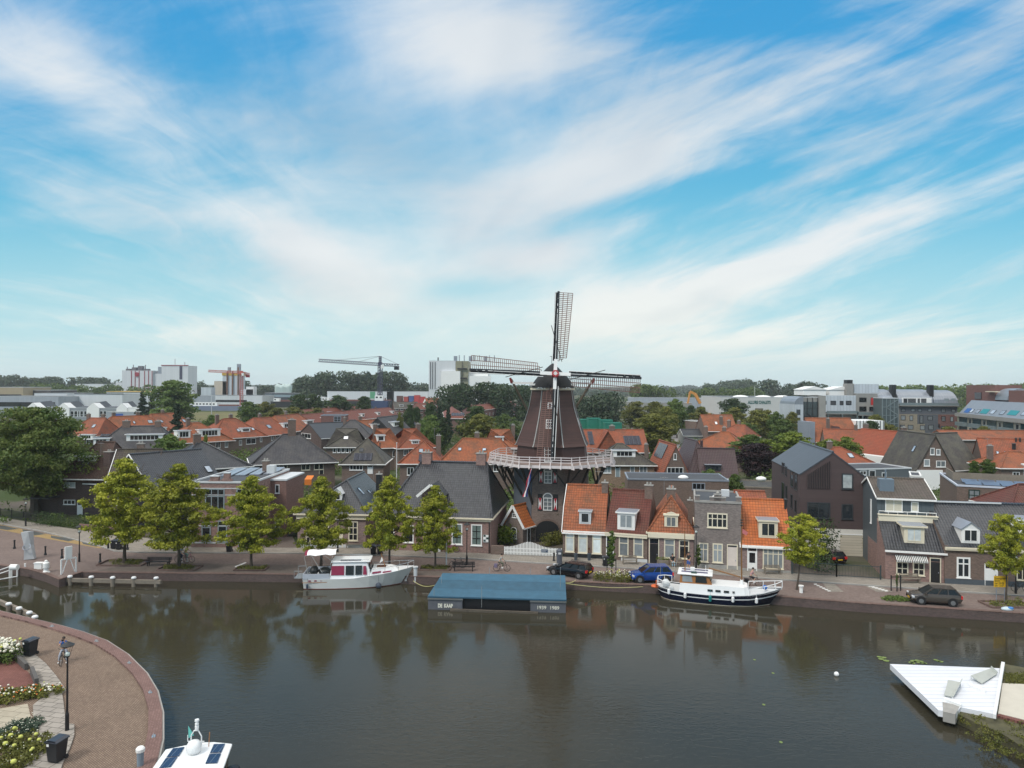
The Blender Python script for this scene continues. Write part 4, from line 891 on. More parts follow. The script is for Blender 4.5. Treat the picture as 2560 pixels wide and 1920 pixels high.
# sails
HUB = Vector((.08,-4.4,20.85)); T = rad(9); nn = Vector((0,-math.cos(T),math.sin(T))); upv = Vector((0,math.sin(T),math.cos(T))); rt = Vector((1,0,0))
m = MB(); m.tube(HUB-nn*3.4,HUB+nn*.3,.34,.34,8); m.build('windshaft',IRON,mill)
m = MB(); m.tube(HUB-nn*.15,HUB+nn*.66,.52,.44,8); o = m.build('hub',paint('hub_red',(.36,.015,.02),.5),mill)
m = MB(); 
for i in range(4):
    a = rad(45*i); d = rt*math.cos(a)+upv*math.sin(a); m.bar(HUB+nn*.67-d*.26,HUB+nn*.67+d*.26,.08,.03,up=nn)
m.build('hub_star',WHITE,o)
LATT = paint('sail_lattice_brown',(.15,.075,.06),.6)
for k in range(4):
    a = rad(2.6+90*k); d = upv*math.cos(a)+rt*math.sin(a); sd_ = rt*math.cos(a)-upv*math.sin(a); off = nn*(.22 if k % 2 else -.06)+HUB
    fr = thing('sail',None,None); fr.parent = mill; CH.setdefault(mill.name,[]).append(fr)
    for kx in ('category',):
        if kx in fr: del fr[kx]
    m = MB(); n_ = 10
    for i in range(n_):
        r0,r1 = 1.0+9.7*i/n_,1.0+9.7*(i+1)/n_; w0 = .42-.016*i; m.bar(off+d*r0,off+d*r1,w0,w0*.9,up=nn)
    m.build('stock',BLK,fr)
    m = MB(); m.bar(off+d*.2,off+d*1.9,.42,.40,up=nn); m.build('stock_root',WHITE,fr)
    m = MB(); m.bar(off+d*1.9+nn*.19-sd_*.06,off+d*10.7+nn*.10-sd_*.04,.055,.03,up=nn); m.bar(off-sd_*.43+d*1.5+nn*.12,off-sd_*.36+d*10.6+nn*.06,.07,.05,up=nn); m.build('white_line',WHITE,fr)
    m = MB()
    for i in range(9):
        r0,r1 = 1.7+8.9*i/9,1.7+8.9*(i+1)/9-.02; m.bar(off+d*r0-sd_*.27-nn*.04,off+d*r1-sd_*.27-nn*.04,.33,.035,up=nn+sd_*.35)
    m.build('windboard',BLK,fr)
    m = MB(); N = 37
    def lp(r,s_):
        tw = rad(22)*(1-(r-1.6)/9.1)+rad(2); return off+d*r+sd_*(s_*math.cos(tw))-nn*(s_*math.sin(tw))
    for i in range(N):
        r = 1.75+8.8*i/(N-1); wd = 1.45+.38*(r-1.7)/8.8; 
        if i == 0: wd *= .35
        elif i == 1: wd *= .68
        m.bar(lp(r,-.1),lp(r,wd),.07,.05,up=nn)
    for fr_,i0 in ((.34,0),(.67,1),(1.0,2)):
        for i in range(i0,N-1):
            r0 = 1.75+8.8*i/(N-1); r1 = 1.75+8.8*(i+1)/(N-1)
            m.bar(lp(r0,(1.45+.38*(r0-1.7)/8.8)*fr_),lp(r1,(1.45+.38*(r1-1.7)/8.8)*fr_),.075,.05,up=nn)
    m.build('lattice',LATT,fr)
    # rolled sail cloth rope wound round the stock
    m = MB(); pr = None
    for i in range(13):
        r = 1.6+.38*i; ph = i/12; p = off+d*r+sd_*(.75*(1-2*ph)*(1 if k % 2 == 0 else 1))+nn*.24
        if pr is not None: m.tube(pr,p,.045,n=5)
        pr = p
    m.build('sail_rope',STR,fr)
TB = paint('weathered_brace',(.17,.14,.10),.8,var=.2)
for sg in (-1,1):
    m = MB(); m.bar((0,1.2,19.75),(sg*5.5,1.2,19.75),.22,.28); o = m.build('cross_beam',WHITE,mill); m = MB(); m.bar((sg*5.35,1.1,19.75),(sg*5.55,1.0,20.4),.24,.24); m.build('beam_end',paint('dull_red',(.2,.02,.02),.6),o)
    m = MB(); m.bar((sg*5.4,1.2,20.2),(sg*.6,7.4,11.2),.22,.22); m.build('tail_brace',TB,mill)
    m = MB(); m.bar((0,-1.5,19.55),(sg*3.0,-1.5,19.55),.2,.24); m.build('storm_beam',WHITE,mill)
m = MB(); m.bar((0,2.5,20.2),(0,7.9,10.4),.35,.35); m.build('tail_pole',TB,mill)
m = MB()
for sg in (-1,1):
    for i in range(4): m.bar((sg*(.5+i*.45),-3.0,19.0+(i % 2)*.18),(sg*(.8+i*.45),-3.0,19.18-(i % 2)*.12),.1,.1)
m.build('carved_board',WHITE,mill)
m = MB(); 
# flag on a slanting staff from the gallery
fl = thing('flag','limp red white and blue flag hanging below the white mill gallery','flag',(5.3+oct_(GR,0)[7][0]*.72+oct_(GR,0)[0][0]*.28-.4,93+oct_(GR,0)[7][1]-.5,9.6))
m = MB(); m.tube((0,.5,.6),(.1,-.6,-.1),.04); m.build('staff',WOOD,fl)
m = MB(); 
for i,mt in enumerate((0,1,2)):
    rows = []
    for j in range(9):
        z = -.1-j*.42; rows.append([(.1-.16*j*.6+(u-.5)*(.2+.035*j)+.05*math.sin(j*1.3+u*4),-.6+.10*math.sin(u*7+j),z) for u in (i/3,i/3+.17,(i+1)/3)])
    m.grid(rows,mt)
m.build('cloth',[paint('flag_red',(.42,.015,.04),.7),paint('flag_white',(.7,.7,.7),.7),paint('flag_blue',(.02,.04,.22),.7)],fl)
# ================================================================ the quarter behind
ORS = [ORANGE,ORANGE2]
def H(name,label,L,R,he,hr,D,kind='para',wall=B_BROWN,roof=ORANGE,hl=0,hr_=0,**k):
    zl = k.pop('zl',he); cat = k.pop('cat','house'); return House(name,label,cat,L,R,zl,he,hr,D,kind,wall,roof,hl,hr_,**k)
h = H('slate_roof_house','hipped purple slate roof with one long white dormer and a smaller one at the left',('r1',790,432),('r1',1490,420),5.2,9.9,11,roof=SLATE,hl=4.6,hr_=3.5)
h.dormer('rf',('r1',1092,300,1402,352),7,over=.3,frac=(.1,.12)); h.dormer('rf',('r1',808,335,938,382),3,over=.3); h.chim(5.4,5.5,11,1.5,.7); h.chim(h.W-4,5.5,10.9,1.2,.7); h.solar('rf',('r1',885,385,950,415),2); h.solar('rf',('r1',870,295,950,318),2)
HO = [ # orange hipped houses: label, L, R, he, hr, D, hl, hr_, dormers, skylights, chimney fractions, windows
 ('orange hipped roof just behind the big green tree, left end of the orange row',('r1',550,302),('r1',835,308),5.2,9.7,10,4,1.5,[('r1',690,302,800,338,4)],[('r1',695,215,715,240),('r1',798,212,825,240)],(.3,.75),[]),
 ('long orange roof with three roof windows in front of the white industrial halls',('r1',865,290),('r1',1480,262),5.2,9.7,10,5,5,[('r1',1350,240,1440,268,3)],[('r1',1060,188,1082,218),('r1',1150,185,1168,205),('r1',1278,175,1318,200)],(.28,.62),[]),
 ('orange roof partly behind the dark narrow conifer',('r1',1340,262),('r1',1700,232),5.2,9.9,10,4,4,[],[('r1',1385,175,1405,195),('r1',1578,168,1600,192),('r1',1615,160,1630,178)],(.5,),[]),
 ('orange roof with two large white box dormers',('r2',70,372),('r2',565,345),5.2,9.6,10,6,6.5,[('r2',268,258,455,314,5),('r2',82,268,195,328,3)],[],(.35,),[('r2',412,362,452,415),('r2',492,352,518,408)]),
 ('orange roof with small cream dormer between two roof windows',('r2',380,337),('r2',850,308),5.2,10,11,6.5,6,[('r2',635,245,712,275,3)],[('r2',595,250,622,275),('r2',722,240,745,262)],(.3,.55),[('r2',614,348,638,390),('r2',675,333,758,380),('r2',795,325,813,362)]),
 ('orange roof with one slanting roof window right of its dormered neighbour',('r2',780,312),('r2',1075,285),5.2,9.8,11,4,3,[('r2',995,203,1068,238,3)],[('r2',855,215,888,245)],(.5,),[('r2',892,310,914,350),('r2',930,305,965,342)]),
 ('orange roof with low white dormer behind the dark chimney',('r2',1010,280),('r2',1310,240),5.2,9.8,11,4,4,[('r2',1190,178,1262,206,4)],[],(.5,),[]),
 ('orange house with steep gable and white box dormer near the grey pyramid roofs',('r3',160,302),('r3',418,290),5.2,9.0,9,0,0,[('r3',318,212,390,262,3)],[('r3',245,243,275,272)],(.45,),[]),
 ('orange roof with square white framed dormer window',('r3',318,413),('r3',575,405),5.2,9.1,10,5.2,5,[('r3',355,308,422,356,1)],[],(.25,),[]),
 ('red orange pyramid roof with small low dormer',('r3',540,415),('r3',860,402),5.2,9.1,10,6.3,6,[('r3',655,352,718,380,3)],[],(.75,),[('r3',585,428,625,478)]),
 ('orange pyramid roof with solar panels behind the museum chimney',('r3',552,545),('r3',915,545),5.2,8.8,9,3.8,3.6,[],[('r3',716,424,754,456)],(.88,),[]),
 ('wide orange roof with two tiny roof windows and brown chimney left of the mill',('r3',893,543),('r3',1560,548),5.2,9.3,10,3.8,3.2,[],[('r3',1055,414,1085,440),('r3',1265,418,1298,440)],(.46,),[('r3',1360,556,1410,618)]),
 ('orange pyramid roof with flat topped white dormer close to the mill',('r3',1285,412),('r3',1570,412),5.2,9.0,10,6,6,[('r3',1382,322,1448,362,1)],[],(.9,),[]),
 ('orange hipped house among the cluster right of the grey street',('r5',268,406),('r5',750,424),5.2,8.6,12,7,3.5,[],[],(.28,.62),[('r5',285,415,355,470)]),
 ('orange ridged roof behind the hipped one in the same cluster',('r5',470,320),('r5',765,335),5.2,8.6,12,5,2,[],[],(.3,.6),[]),
 ('small orange hipped roof with chimney right behind the modern house',('r6',60,548),('r6',475,545),5.0,7.7,8,3.8,4.4,[],[('r6',250,462,292,500)],(.33,),[]),
 ('low orange hipped roof at the right edge behind the roof terrace',('r6',1575,582),('r6',2080,586),5.2,7.6,9,4,4,[],[],(.1,),[]),
]
for i,(lab,L,R_,he,hr,D,hl,hrr,dm,sk,ch,wn_) in enumerate(HO):
    h = H('orange_roof_house',lab,L,R_,he,hr,D,'para',B_BROWN,ORS[(i*3+1) % 5 % 2],hl,hrr,group='orange roofed houses of the old quarter')
    for d in dm: h.dormer('rf',d[:5],d[5],over=.2)
    for s_ in sk: h.sky('rf',s_)
    for c in ch: h.chim(h.W*c,D*.5+.3,hr+1.0,.9)
    for w_ in wn_: h.win('front',w_,2)
    if not wn_:
        n = max(2,int(h.W/3.5))
        for j in range(n): h.win('front',(h.W*(j+.5)/n-.6,3.0,h.W*(j+.5)/n+.6,4.4),2)
    if 'solar' in lab: h.solar('rf',('r3',715,470,800,532),3)
# terraced rows with red roofs
def rowh(label,L,R_,he,hr,D,n,wall=B_ROW,roof=ROWRED,dorm=True,kind='para',**k):
    h = H('terrace_row',label,L,R_,he,hr,D,kind,wall,roof,**k); g = 2 if he > 6 else 1
    for i in range(n):
        x = h.W*(i+.5)/n
        for s_ in range(g+1):
            z = .9+s_*2.6
            if z+1.4 < he: h.win('front',(x-.9,z,x+.9,z+1.4),2,ft=.12,sill=False)
        if dorm and i % 2: h.dormer('rf',(x-1.2,1.2,x+1.2,1.1),2,over=.2)
        if i % 2 == 0: h.chim(h.W*i/n+.4,D/2,hr+.8,.7,cap=False)
    return h
rowh('long dull red terrace roof with white dormers running away to the right',('r2',1240,212),('r3',540,128),5.2,8.6,9,10,group='terraced rows with red roofs')
rowh('farther red terrace roof beyond the dormered terrace',('r2',1180,160),('r2',1700,118),5.2,8.6,9,8,group='terraced rows with red roofs')
rowh('three storey red terrace with many white windows left of the mill',('s3',1300,716),('s3',1702,655),6.9,9.2,9,12,dorm=False,group='terraced rows with red roofs')
rowh('red terrace beyond the dark trees, its near end hidden',('s3',640,700),('s3',1000,690),5.2,8.4,8,7,group='terraced rows with red roofs')
rowh('short red terrace with grey brown roof beyond the dormered rows',('s3',370,690),('s3',640,688),5.2,8.6,9,5,roof=GREYT,group='terraced rows with red roofs')
rowh('far red terrace just below the factory trees',('s3',1000,668),('s3',1260,660),6.5,9,9,7,group='terraced rows with red roofs')
h = H('orange_roof_house','far bright orange roof below the white factory',('s3',735,662),('s3',885,660),6,10.5,9,roof=ORANGE,wall=WHITE); h.chim(3,4.5,11.2)
h = H('end_terrace','windowless red brick end wall with red roof and solar panels on its slope',('s3',922,800),('s3',1140,800),7.2,9.6,60,'perp',B_RED,ROWRED,hl=6)
h.solar('rf',('s3',985,745,1130,778),5); m = MB(); m.box(-5.5,-.02,1,14,0,4.6); m.prism([(-5.5,1,4.6),(-.02,1,4.6),(-.02,1,6.6)],(0,13,0)); m.build('side_wing',B_RED,h.root)
h = H('villa','white and brick villa with small orange roof touching the mill silhouette',('s3',1720,645),('s3',1850,648),7.4,9.4,9,roof=ORANGE,wall=B_ROW,hl=3,hr_=3)
for i in range(3):
    for j in range(2): h.win('front',(1+i*3,1.2+j*3,2.6+i*3,3+j*3),2,ft=.16)
h = House('brick_cube_house','flat roofed red brick block with one tall white grid window','house',('r2',1322,136),('r2',1535,136),8.6,8.6,8.6,8,'flat',B_ROW,BITUM,trim=ZINC); h.win('front',('r2',1432,140,1496,216),2,5,ft=.18)
h = H('black_roof_house','brown gabled house with crisp black seamed roof',('r2',1118,302),('r2',1325,330),5.2,8.8,14,'perp',B_DARK,striped('black_seamed_roof',(.035,.042,.052),(.015,.018,.02),.6,0,.08,.4,.2),ov=.15); h.win('front',('r2',1155,288,1235,330),3)
h = H('slate_roof_house','broad dark slate hipped roof with one massive chimney over brown brick',('r2',733,552),('r2',1442,527),5.2,9.95,12,roof=SLATE,hl=5.6,hr_=5.8,ov=.5)
for a in ((835,562,886,622),(962,556,1032,614),(1152,546,1228,606),(1262,542,1346,602)): h.win('front',('r2',*a),2,1,fm=CREAM,ft=.1)
h.door('front',('r2',1305,545,1346,640),BLK,CREAM,.4); h.chim(h.W*.50,6,12.6,1.4,.9)
h = H('slate_roof_house','dark hipped roof showing between the long blue black roof and the massive chimney house',('r2',60,605),('r2',705,563),5.2,9.3,11,roof=DARK,hl=5,hr_=6.5,ov=.5); h.win('front',('r2',540,582,620,640),3); h.chim(4.8,5.5,10.5,1.2)
h = H('grey_roof_house','purple grey hipped roof peeping over its lighter grey neighbour',('r2',1402,322),('r2',1770,325),5.2,9.6,10,roof=SLATE,hl=4,hr_=6); h.chim(2.5,5,10.2)
h = H('grey_roof_house','grey hipped roof with white attic window strip and one bright roof window',('r2',1366,404),('r3',245,402),5.2,9.0,11,roof=GREYT,hl=6.5,hr_=7,ov=.4); h.sky('rf',('r3',65,314,107,342),WHITE)
for i in range(5): a = 1425+i*37; h.win('front',('r2',a,414,a+28,456),1,ft=.12)
h = H('grey_roof_house','small grey pyramid roof with black solar panels and a white door below',('r3',50,547),('r3',408,547),5.2,9.3,10,roof=GREYT,hl=3.7,hr_=3.6,ov=.4); h.solar('rf',('r3',155,462,315,526),4); h.win('front',('r3',118,552,232,606),4,ft=.1); h.door('front',('r3',272,552,318,638),WHITE,WHITE,.3); h.sky('rf',('r3',203,418,238,450),BITUM); h.pipe('r3',380,405)
h = H('dark_gable_house','dark boarded gable house with twin window white dormer',('r3',498,292),('r3',662,262),5.2,9.8,10,wall=BLKW,roof=SLATE); h.dormer('rf',('r3',490,188,578,226),4,over=.25); h.win('front',('r3',588,283,610,305),1)
h = H('dark_hip_house','dark hipped roof with solar panels beyond the boarded gable',('r3',575,247),('r3',752,234),5.2,9.8,10,roof=GREYT,hl=5,hr_=5); h.solar('rf',(2.4,1,8,2.6),4)
# right of the mill
h = H('long_orange_house','long red orange roof with two groups of solar panels just right of the mill',('r4',740,442),('r4',1322,442),5.0,9.4,11,roof=ORANGE2,wall=B_RED)
h.solar('rf',('r4',797,274,840,388),1,4); h.solar('rf',('r4',1105,312,1248,390),4,1); h.chim(h.W*.52,5.5,10.2,1.2); h.chimney('r4',1285,1316,385,'rf',470); h.dormer('rf',('r4',885,395,1045,432),1,'gable',ORANGE2,rh=.8,glassm=ORANGE2,roofm=ORANGE2,over=.3)
h = H('tan_brick_house','tan brick house with grey hipped roof and wide white four pane dormer',('r4',903,556),('r4',1368,558),5.1,8.5,9,roof=GREYT,wall=B_TAN,hl=3.6,hr_=5,ov=.4); h.dormer('rf',('r4',1015,440,1205,492),4,over=.3)
for a,c in (((928,570,995,632),2),((1158,566,1198,632),1),((1238,572,1306,633),2)): h.win('front',('r4',*a),c,fm=WHITE,gm=NET,ft=.1)
h.door('front',('r4',1030,568,1073,665),BG,WHITE,.2)
h = H('gabled_house','narrow steep gabled brick house with silver solar panels on its orange roof',('r5',58,640),('r5',285,640),3.9,9.0,12,'perp',B_BROWN,ORANGE2,ov=.1,verge=False); h.win('front',('r5',152,462,177,516),1); h.win('front',('r5',95,582,235,642),4); h.solar('rl',(1.5,2.4,7.5,5.2),5)
h = H('aubergine_house','glossy aubergine tiled roof with dark window dormer',('r5',385,655),('r5',712,662),3.6,8.1,9,roof=PURPLE); h.dormer('rf',('r5',428,568,560,612),3,mat=ANTH)
h = H('aubergine_gable','taller steep aubergine roof wing with a stub chimney',('r5',290,640),('r5',510,640),3.6,9.3,11,'perp',B_DARK,PURPLE,hl=3.2); h.chim(h.W*.7,3.5,9.4,.4,.4,PURPLE,cap=False)
h = H('tall_orange_block','tall plain orange roof block behind the orange cluster',('r5',430,262),('r5',704,262),5,9.9,10,roof=ORANGE); h.sky('rf',('r5',508,188,530,212),WHITE); h.chim(h.W*.55,2,9.3,1.0)
h = H('gable_cottage','small brick gable with crow stepped ridge in front of the tall orange block',('r5',500,262),('r5',690,262),4.5,7.6,6,'perp',B_BROWN,ORANGE); h.chim(h.W*.5,1,8.6,1.0)
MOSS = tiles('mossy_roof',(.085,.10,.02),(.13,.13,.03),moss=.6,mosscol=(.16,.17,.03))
h = H('mossy_barn','black walled barn with bright green mossy roof',('r5',118,196),('r5',304,191),5,8.8,12,wall=BLKW,roof=MOSS,hl=3,hr_=6,cat='barn')
h = H('slate_shed','low dark slate shed with white end caps on the grey street',('r5',236,304),('r5',404,304),3.2,5.0,6,wall=CONC,roof=DARK,verge='both',cat='shed')
h = H('flat_shed','brown flat roofed shed between the mossy barn and the tall orange block',('r5',350,186),('r5',432,184),6.5,6.5,8,'flat',B_BROWN,BITUM,cat='shed')
h = H('pink_shed','small shed with pink red roof beside the grey street',('r5',198,430),('r5',275,435),3,4.3,5,wall=GREYW,roof=paint('pink_red_roof',(.30,.08,.085),.6),cat='shed')
h = H('bright_orange_house','large orange roof left of the white timbered wall below the flats',('r5',1380,352),('r6',370,352),5.0,10.8,12,roof=ORANGE,wall=B_RED); h.chimney('r5',1478,1502,165,'rf',265); h.solar('rf',('r5',1480,288,1525,325),2)
h.dormer('rf',('r5',1462,300,1532,352),1,'gable',B_RED,roofm=ORANGE,over=.2,rh=.7); h.dormer('rf',('r5',1548,290,1610,352),1,'gable',WHITE,roofm=PURPLE,over=.3,rh=.9)
m = MB(); m.box(h.W+.1,h.W+8,3,12,0,10.2); o = m.build('timbered_wing',WHITE,h.root); m = MB()
for i in range(9): m.box(h.W+.1+i*.95,h.W+.3+i*.95,2.95,3,4,10.2)
m.build('timber_posts',ANTH,o); m = MB(); m.box(-1.6,-.2,0,7,0,10); o = m.build('grey_side_block',ZINC,h.root)
h = H('orange_roof_house','orange roof with black vent between the yellow green tree and the steep red roof',('r6',60,402),('r6',452,412),5,9.0,10,roof=ORANGE2); h.chim(h.W*.75,5,10); h.pipe('r6',337,340,'rf',.9,.2); h.chim(h.W*.97,5,10.3,1.2)
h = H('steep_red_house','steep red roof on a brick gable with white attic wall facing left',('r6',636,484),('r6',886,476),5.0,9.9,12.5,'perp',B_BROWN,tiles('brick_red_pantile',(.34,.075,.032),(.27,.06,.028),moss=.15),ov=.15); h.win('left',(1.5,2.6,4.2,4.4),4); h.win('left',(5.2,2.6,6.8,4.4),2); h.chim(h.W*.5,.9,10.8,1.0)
m = MB(); m.box(-.8,-.02,.6,12,2.2,4.65); m.build('white_attic_wall',WHITE,h.root)
h = H('twin_gable_house','brown brick gable framed by weathered grey roof slopes',('r6',832,604),('r6',1165,606),3.7,10.4,13,'perp',B_BROWN,GREYT,ov=.3)
for a in ((958,414,996,474),(1010,424,1046,476),(904,512,955,572),(1010,524,1092,580)): h.win('front',('r6',*a),1 if a[2]-a[0] < 60 else 2,fm=WHITE,gm=NET,ft=.12)
h.sky('rl',(8.5,3.5,9.3,4.8))
m = MB(); m.box(0,5.0,-.3,-.02,0,3.7); m.build('white_ground_floor',WHITE,h.root)
h = H('grey_wing_house','weathered grey roof with brick end gable at its right',('r6',1150,590),('r6',1400,575),4,10.3,10,roof=GREYT); h.win('right',(3.8,5.2,4.8,6.6),1)
h = H('long_orange_house','wide orange roof with three roof windows behind the roof terrace shrubs',('r6',1420,545),('r6',2150,575),5,9.4,12,roof=ORANGE2)
for x in (1530,1598,1706): h.sky('rf',('r6',x,446,x+24,472))
for x in (1700,1735): h.pipe('r6',x,360,'rf',.6,.15)
for x in (1675,1690): h.pipe('r6',x,425,'rf',1.0,.18)
h = H('long_orange_house','far strip of orange roof below the flats with blue dormers',('r6',1120,338),('r6',2150,342),6,8.0,10,roof=ORANGE)
h = House('grey_flat_house','dark grey flat roofed house with white trimmed roof edge and two white windows','house',('r6',300,606),('r6',795,594),5,5,5,8,'flat',paint('dark_grey_render',(.10,.115,.125),.7),BITUM,trim=GREYW)
h.win('front',('r6',428,606,486,672),1,ft=.14); h.win('front',('r6',540,625,582,676),1,ft=.14); h.win('front',('r6',350,610,408,650),2,ft=.14)
h = H('white_gable_house','white fronted house behind the twin gable, half hidden',('r6',790,660),('r6',880,665),5,5,6,'flat',WHITE,BITUM)
h = H('red_porch_house','dark red roof corner above the blue black roof at the right edge',('r6',1660,945),('r6',2050,950),5.6,8,7,roof=REDBR,hl=3)
# ================================================================ flats, industry, cranes
def blk(name,label,cat,r,x0,x1,yt,Z,D,wall,roof=BITUM,Z2=None,kind='flat',dh=0,yt2=None,**k):
    a = PD(r,x0,yt,Z); b = PD(r,x1,yt if yt2 is None else yt2,Z2 or Z); k.setdefault('trim',GREYW); k.setdefault('ov',.3)
    return House(name,label,cat,None,None,0,a.z,a.z+dh,D,kind,wall,roof,Lw=a,Rw=b,**k)
METW = striped('white_metal_panel',(.56,.60,.64),(.30,.33,.36),1.1,0,.08,.45,.2); METG = striped('grey_zinc_roof',(.27,.30,.34),(.16,.18,.21),.9,0,.08,.4,.3)
CONG = paint('grey_concrete_wall',(.27,.265,.25),.85,var=.15,scale=.6); STEEL = paint('green_grey_steel',(.16,.20,.21),.5)
def rows(h,r,rects,**k):
    for a in rects: h.win('front',(r,*a),k.get('cols',2),1,fm=k.get('fm',BLK),gm=k.get('gm'),ft=.16,sill=False)
def barrel(h,x0,x1,y0,y1,z0,rise,mat=METG,name='barrel_roof'):
    m = MB(); prof = [(y0+(y1-y0)*(1-math.cos(math.pi*i/10))/2,z0+rise*math.sin(math.pi*i/10)) for i in range(11)]
    m.grid([[(x0,y,z) for y,z in prof],[(x1,y,z) for y,z in prof]][::-1]); m.poly([(x0,y,z) for y,z in prof]); m.poly([(x1,y,z) for y,z in prof][::-1]); m.build(name,mat,h.root)
def gallery(h,z,x0,x1,d=1.4,mat=CONG,rail=STEEL):
    m = MB(); m.box(x0,x1,-d,-.01,z-.2,z); m.build('gallery',mat,h.root); m = MB(); m.box(x0,x1,-d,-d+.06,z+.02,z+.95); m.build('parapet',rail,h.root)
Z0 = 245
h = blk('apartment_block','flats end with curved metal mansard, glass stair corner and tall concrete fin','building','s5',1745,1990,405,Z0-8,16,CONG)
m = MB(); m.box(0,h.W*.68,-.4,-.05,4.5,h.he-1.4); o = m.build('glazed_stair',paint('stair_glass',(.04,.055,.06),.1),h.root); m = MB()
for i in range(4): m.box(h.W*.68*i/3-.1,h.W*.68*i/3+.1,-.55,-.41,4,h.he)
for z in (6.5,9.4,12.2): m.box(-.1,h.W*.68,-.56,-.42,z,z+.18)
m.bar((h.W*.2,-.6,10.8),(h.W*.62,-.6,7.6),.2,.35); m.build('stair_frame',IRON,o)
m = MB(); m.box(h.W*.72,h.W,-1.2,-.02,2,h.he+.6); m.build('concrete_fin',CONG,h.root)
m = MB(); m.box(-2.9,-.02,-1.5,12,3.6,h.he-2.3); o = m.build('side_wing',METW,h.root); m = MB(); m.box(-2.6,-.05,-1.1,12,0,3.58); m.build('brick_ground_floor',B_ROW,o)
m = MB(); prof = [(-2.9,h.he-2.28),(-2.8,h.he-1.4),(-2.2,h.he-.5),(-1.2,h.he+.1),(-.02,h.he+.3),(-.02,h.he-2.28)]; m.prism([(x,-1.5,z) for x,z in prof],(0,13,0)); m.build('curved_mansard',METG,o)
for x in (-2.3,):
    for z in (4.5,7.3,10): m = MB(); m.box(x,x+1.3,-1.56,-1.5,z,z+1.8); m.box(x+.15,x+1.15,-1.58,-1.56,z+.15,z+1.65,1); m.build('bay_window',[ANTH,GLASS],o)
h = blk('apartment_block','flats with white seamed metal top floor above a long concrete gallery','building','s6',52,392,388,Z0,14,CONG)
m = MB(); m.box(0,h.W,-.25,-.02,h.he-5.6,h.he+.1); m.build('metal_cladding',METW,h.root)
h.planes['front'] = (Vector((0,-.26,0)),Vector((1,0,0)),Vector((0,0,1)))
rows(h,'s6',[(55,440,78,482),(122,440,182,486),(222,442,262,488),(288,440,348,486)])
h.planes['front'] = (Vector((0,-.01,0)),Vector((1,0,0)),Vector((0,0,1))); rows(h,'s6',[(60,528,80,572),(120,528,182,575),(228,530,258,612),(285,532,350,578)],gm=NET)
gallery(h,h.he-6.0,0,h.W,2.2); gallery(h,h.he-12.4,0,h.W,2.2)
for x in (.5,h.W*.5,h.W-.4): m = MB(); m.box(x-.15,x+.15,-2.2,-2.0,0,h.he-6.2); m.build('column',STEEL,h.root)
for x,w_ in ((h.W*.30,9),(h.W*.0-6,8)):
    m = MB(); m.box(x,x+w_,3,11,h.he+.2,h.he+2.1); o = m.build('roof_pavilion',WHITE,h.root); m = MB(); m.prism([(x-.3,2.7,h.he+2.12),(x+w_+.3,2.7,h.he+2.12),(x+w_/2,2.7,h.he+3.3)],(0,8.6,0)); m.build('pavilion_roof',WHITE,o)
h = blk('apartment_block','concrete flats bay with one red door and white roof box','building','s6',392,630,362,Z0,14,CONG)
rows(h,'s6',[(432,405,510,455),(432,502,510,556),(540,505,590,556),(432,588,510,636)]); h.door('front',('s6',555,405,594,486),paint('red_door',(.50,.03,.03),.5),ANTH,0)
gallery(h,h.he-7.3,-.5,h.W,2.2,CONG,STEEL)
for x in (1.5,h.W*.98): m = MB(); m.box(x-.15,x+.15,-2.2,-2.0,0,h.he-7.5); m.build('column',STEEL,h.root)
m = MB(); m.box(.5,9,2,8,h.he+.2,h.he+3.3); m.build('roof_box',METW,h.root); m = MB(); m.box(-2.5,-.2,1,4,h.he-2,h.he+3.4); o = m.build('lift_tower',CONG,h.root); m = MB(); m.box(-2.3,-.4,1.2,3.8,h.he+3.42,h.he+4.7); m.build('chimney',BLK,o)
h = blk('apartment_block','flats with barrel metal roof over yellow, dark grey and red brick walls','building','s6',632,1490,470,Z0,12,B_GREYC,METG)
def patch(h,r,x0,y0,x1,y1,mat,nm='wall_panel',d=.06):
    a = h.rect('front',r,x0,y0,x1,y1); m = MB(); m.box(a[0],a[2],-d,-.005,max(a[1],0),a[3]); return m.build(nm,mat,h.root)
patch(h,'s6',866,585,1058,830,B_YEL); patch(h,'s6',1060,590,1282,690,paint('dark_grey_panel',(.10,.11,.125),.7)); patch(h,'s6',1060,692,1140,830,B_YEL); patch(h,'s6',1142,692,1300,830,paint('dark_grey_panel',(.1,.1,.12)))
patch(h,'s6',1284,590,1490,735,B_ROW); patch(h,'s6',866,505,1490,583,paint('slate_panel',(.115,.125,.145),.7)); patch(h,'s6',632,400,690,640,B_ROW)
barrel(h,-1,h.W*.19,-.5,13,h.he,4.9); barrel(h,h.W*.26,h.W*.69,-.5,13,h.he,4.9); barrel(h,h.W*.70,h.W*1.0,-.5,13,h.he,4.7)
for x in (h.W*.215,h.W*.69): m = MB(); m.box(x-.7,x+.7,.5,2.5,h.he-.2,h.he+6.5); m.build('chimney',BLK,h.root)
h.planes['front'] = (Vector((0,-.07,0)),Vector((1,0,0)),Vector((0,0,1)))
rows(h,'s6',[(884,525,930,560),(990,525,1036,560),(1064,525,1108,560),(1172,525,1216,560),(1316,525,1366,565),(1425,530,1470,562),(880,598,932,650),(976,600,1014,656),(1084,598,1122,684),(1170,605,1226,650),(1320,608,1364,662),(1414,612,1450,666),(872,700,924,750),(956,702,1016,750),(1088,706,1142,756),(1180,700,1234,756),(1312,712,1386,760),(1408,714,1460,760)],cols=1,gm=NET)
gallery(h,h.he-.6,h.W*.25,h.W,1.2,CONG,STEEL)
a = h.rect('front','s6',890,408,1206,500); m = MB(); m.box(a[0],a[2],-.5,2,a[1],a[3]); o = m.build('white_roof_window_band',WHITE,h.root)
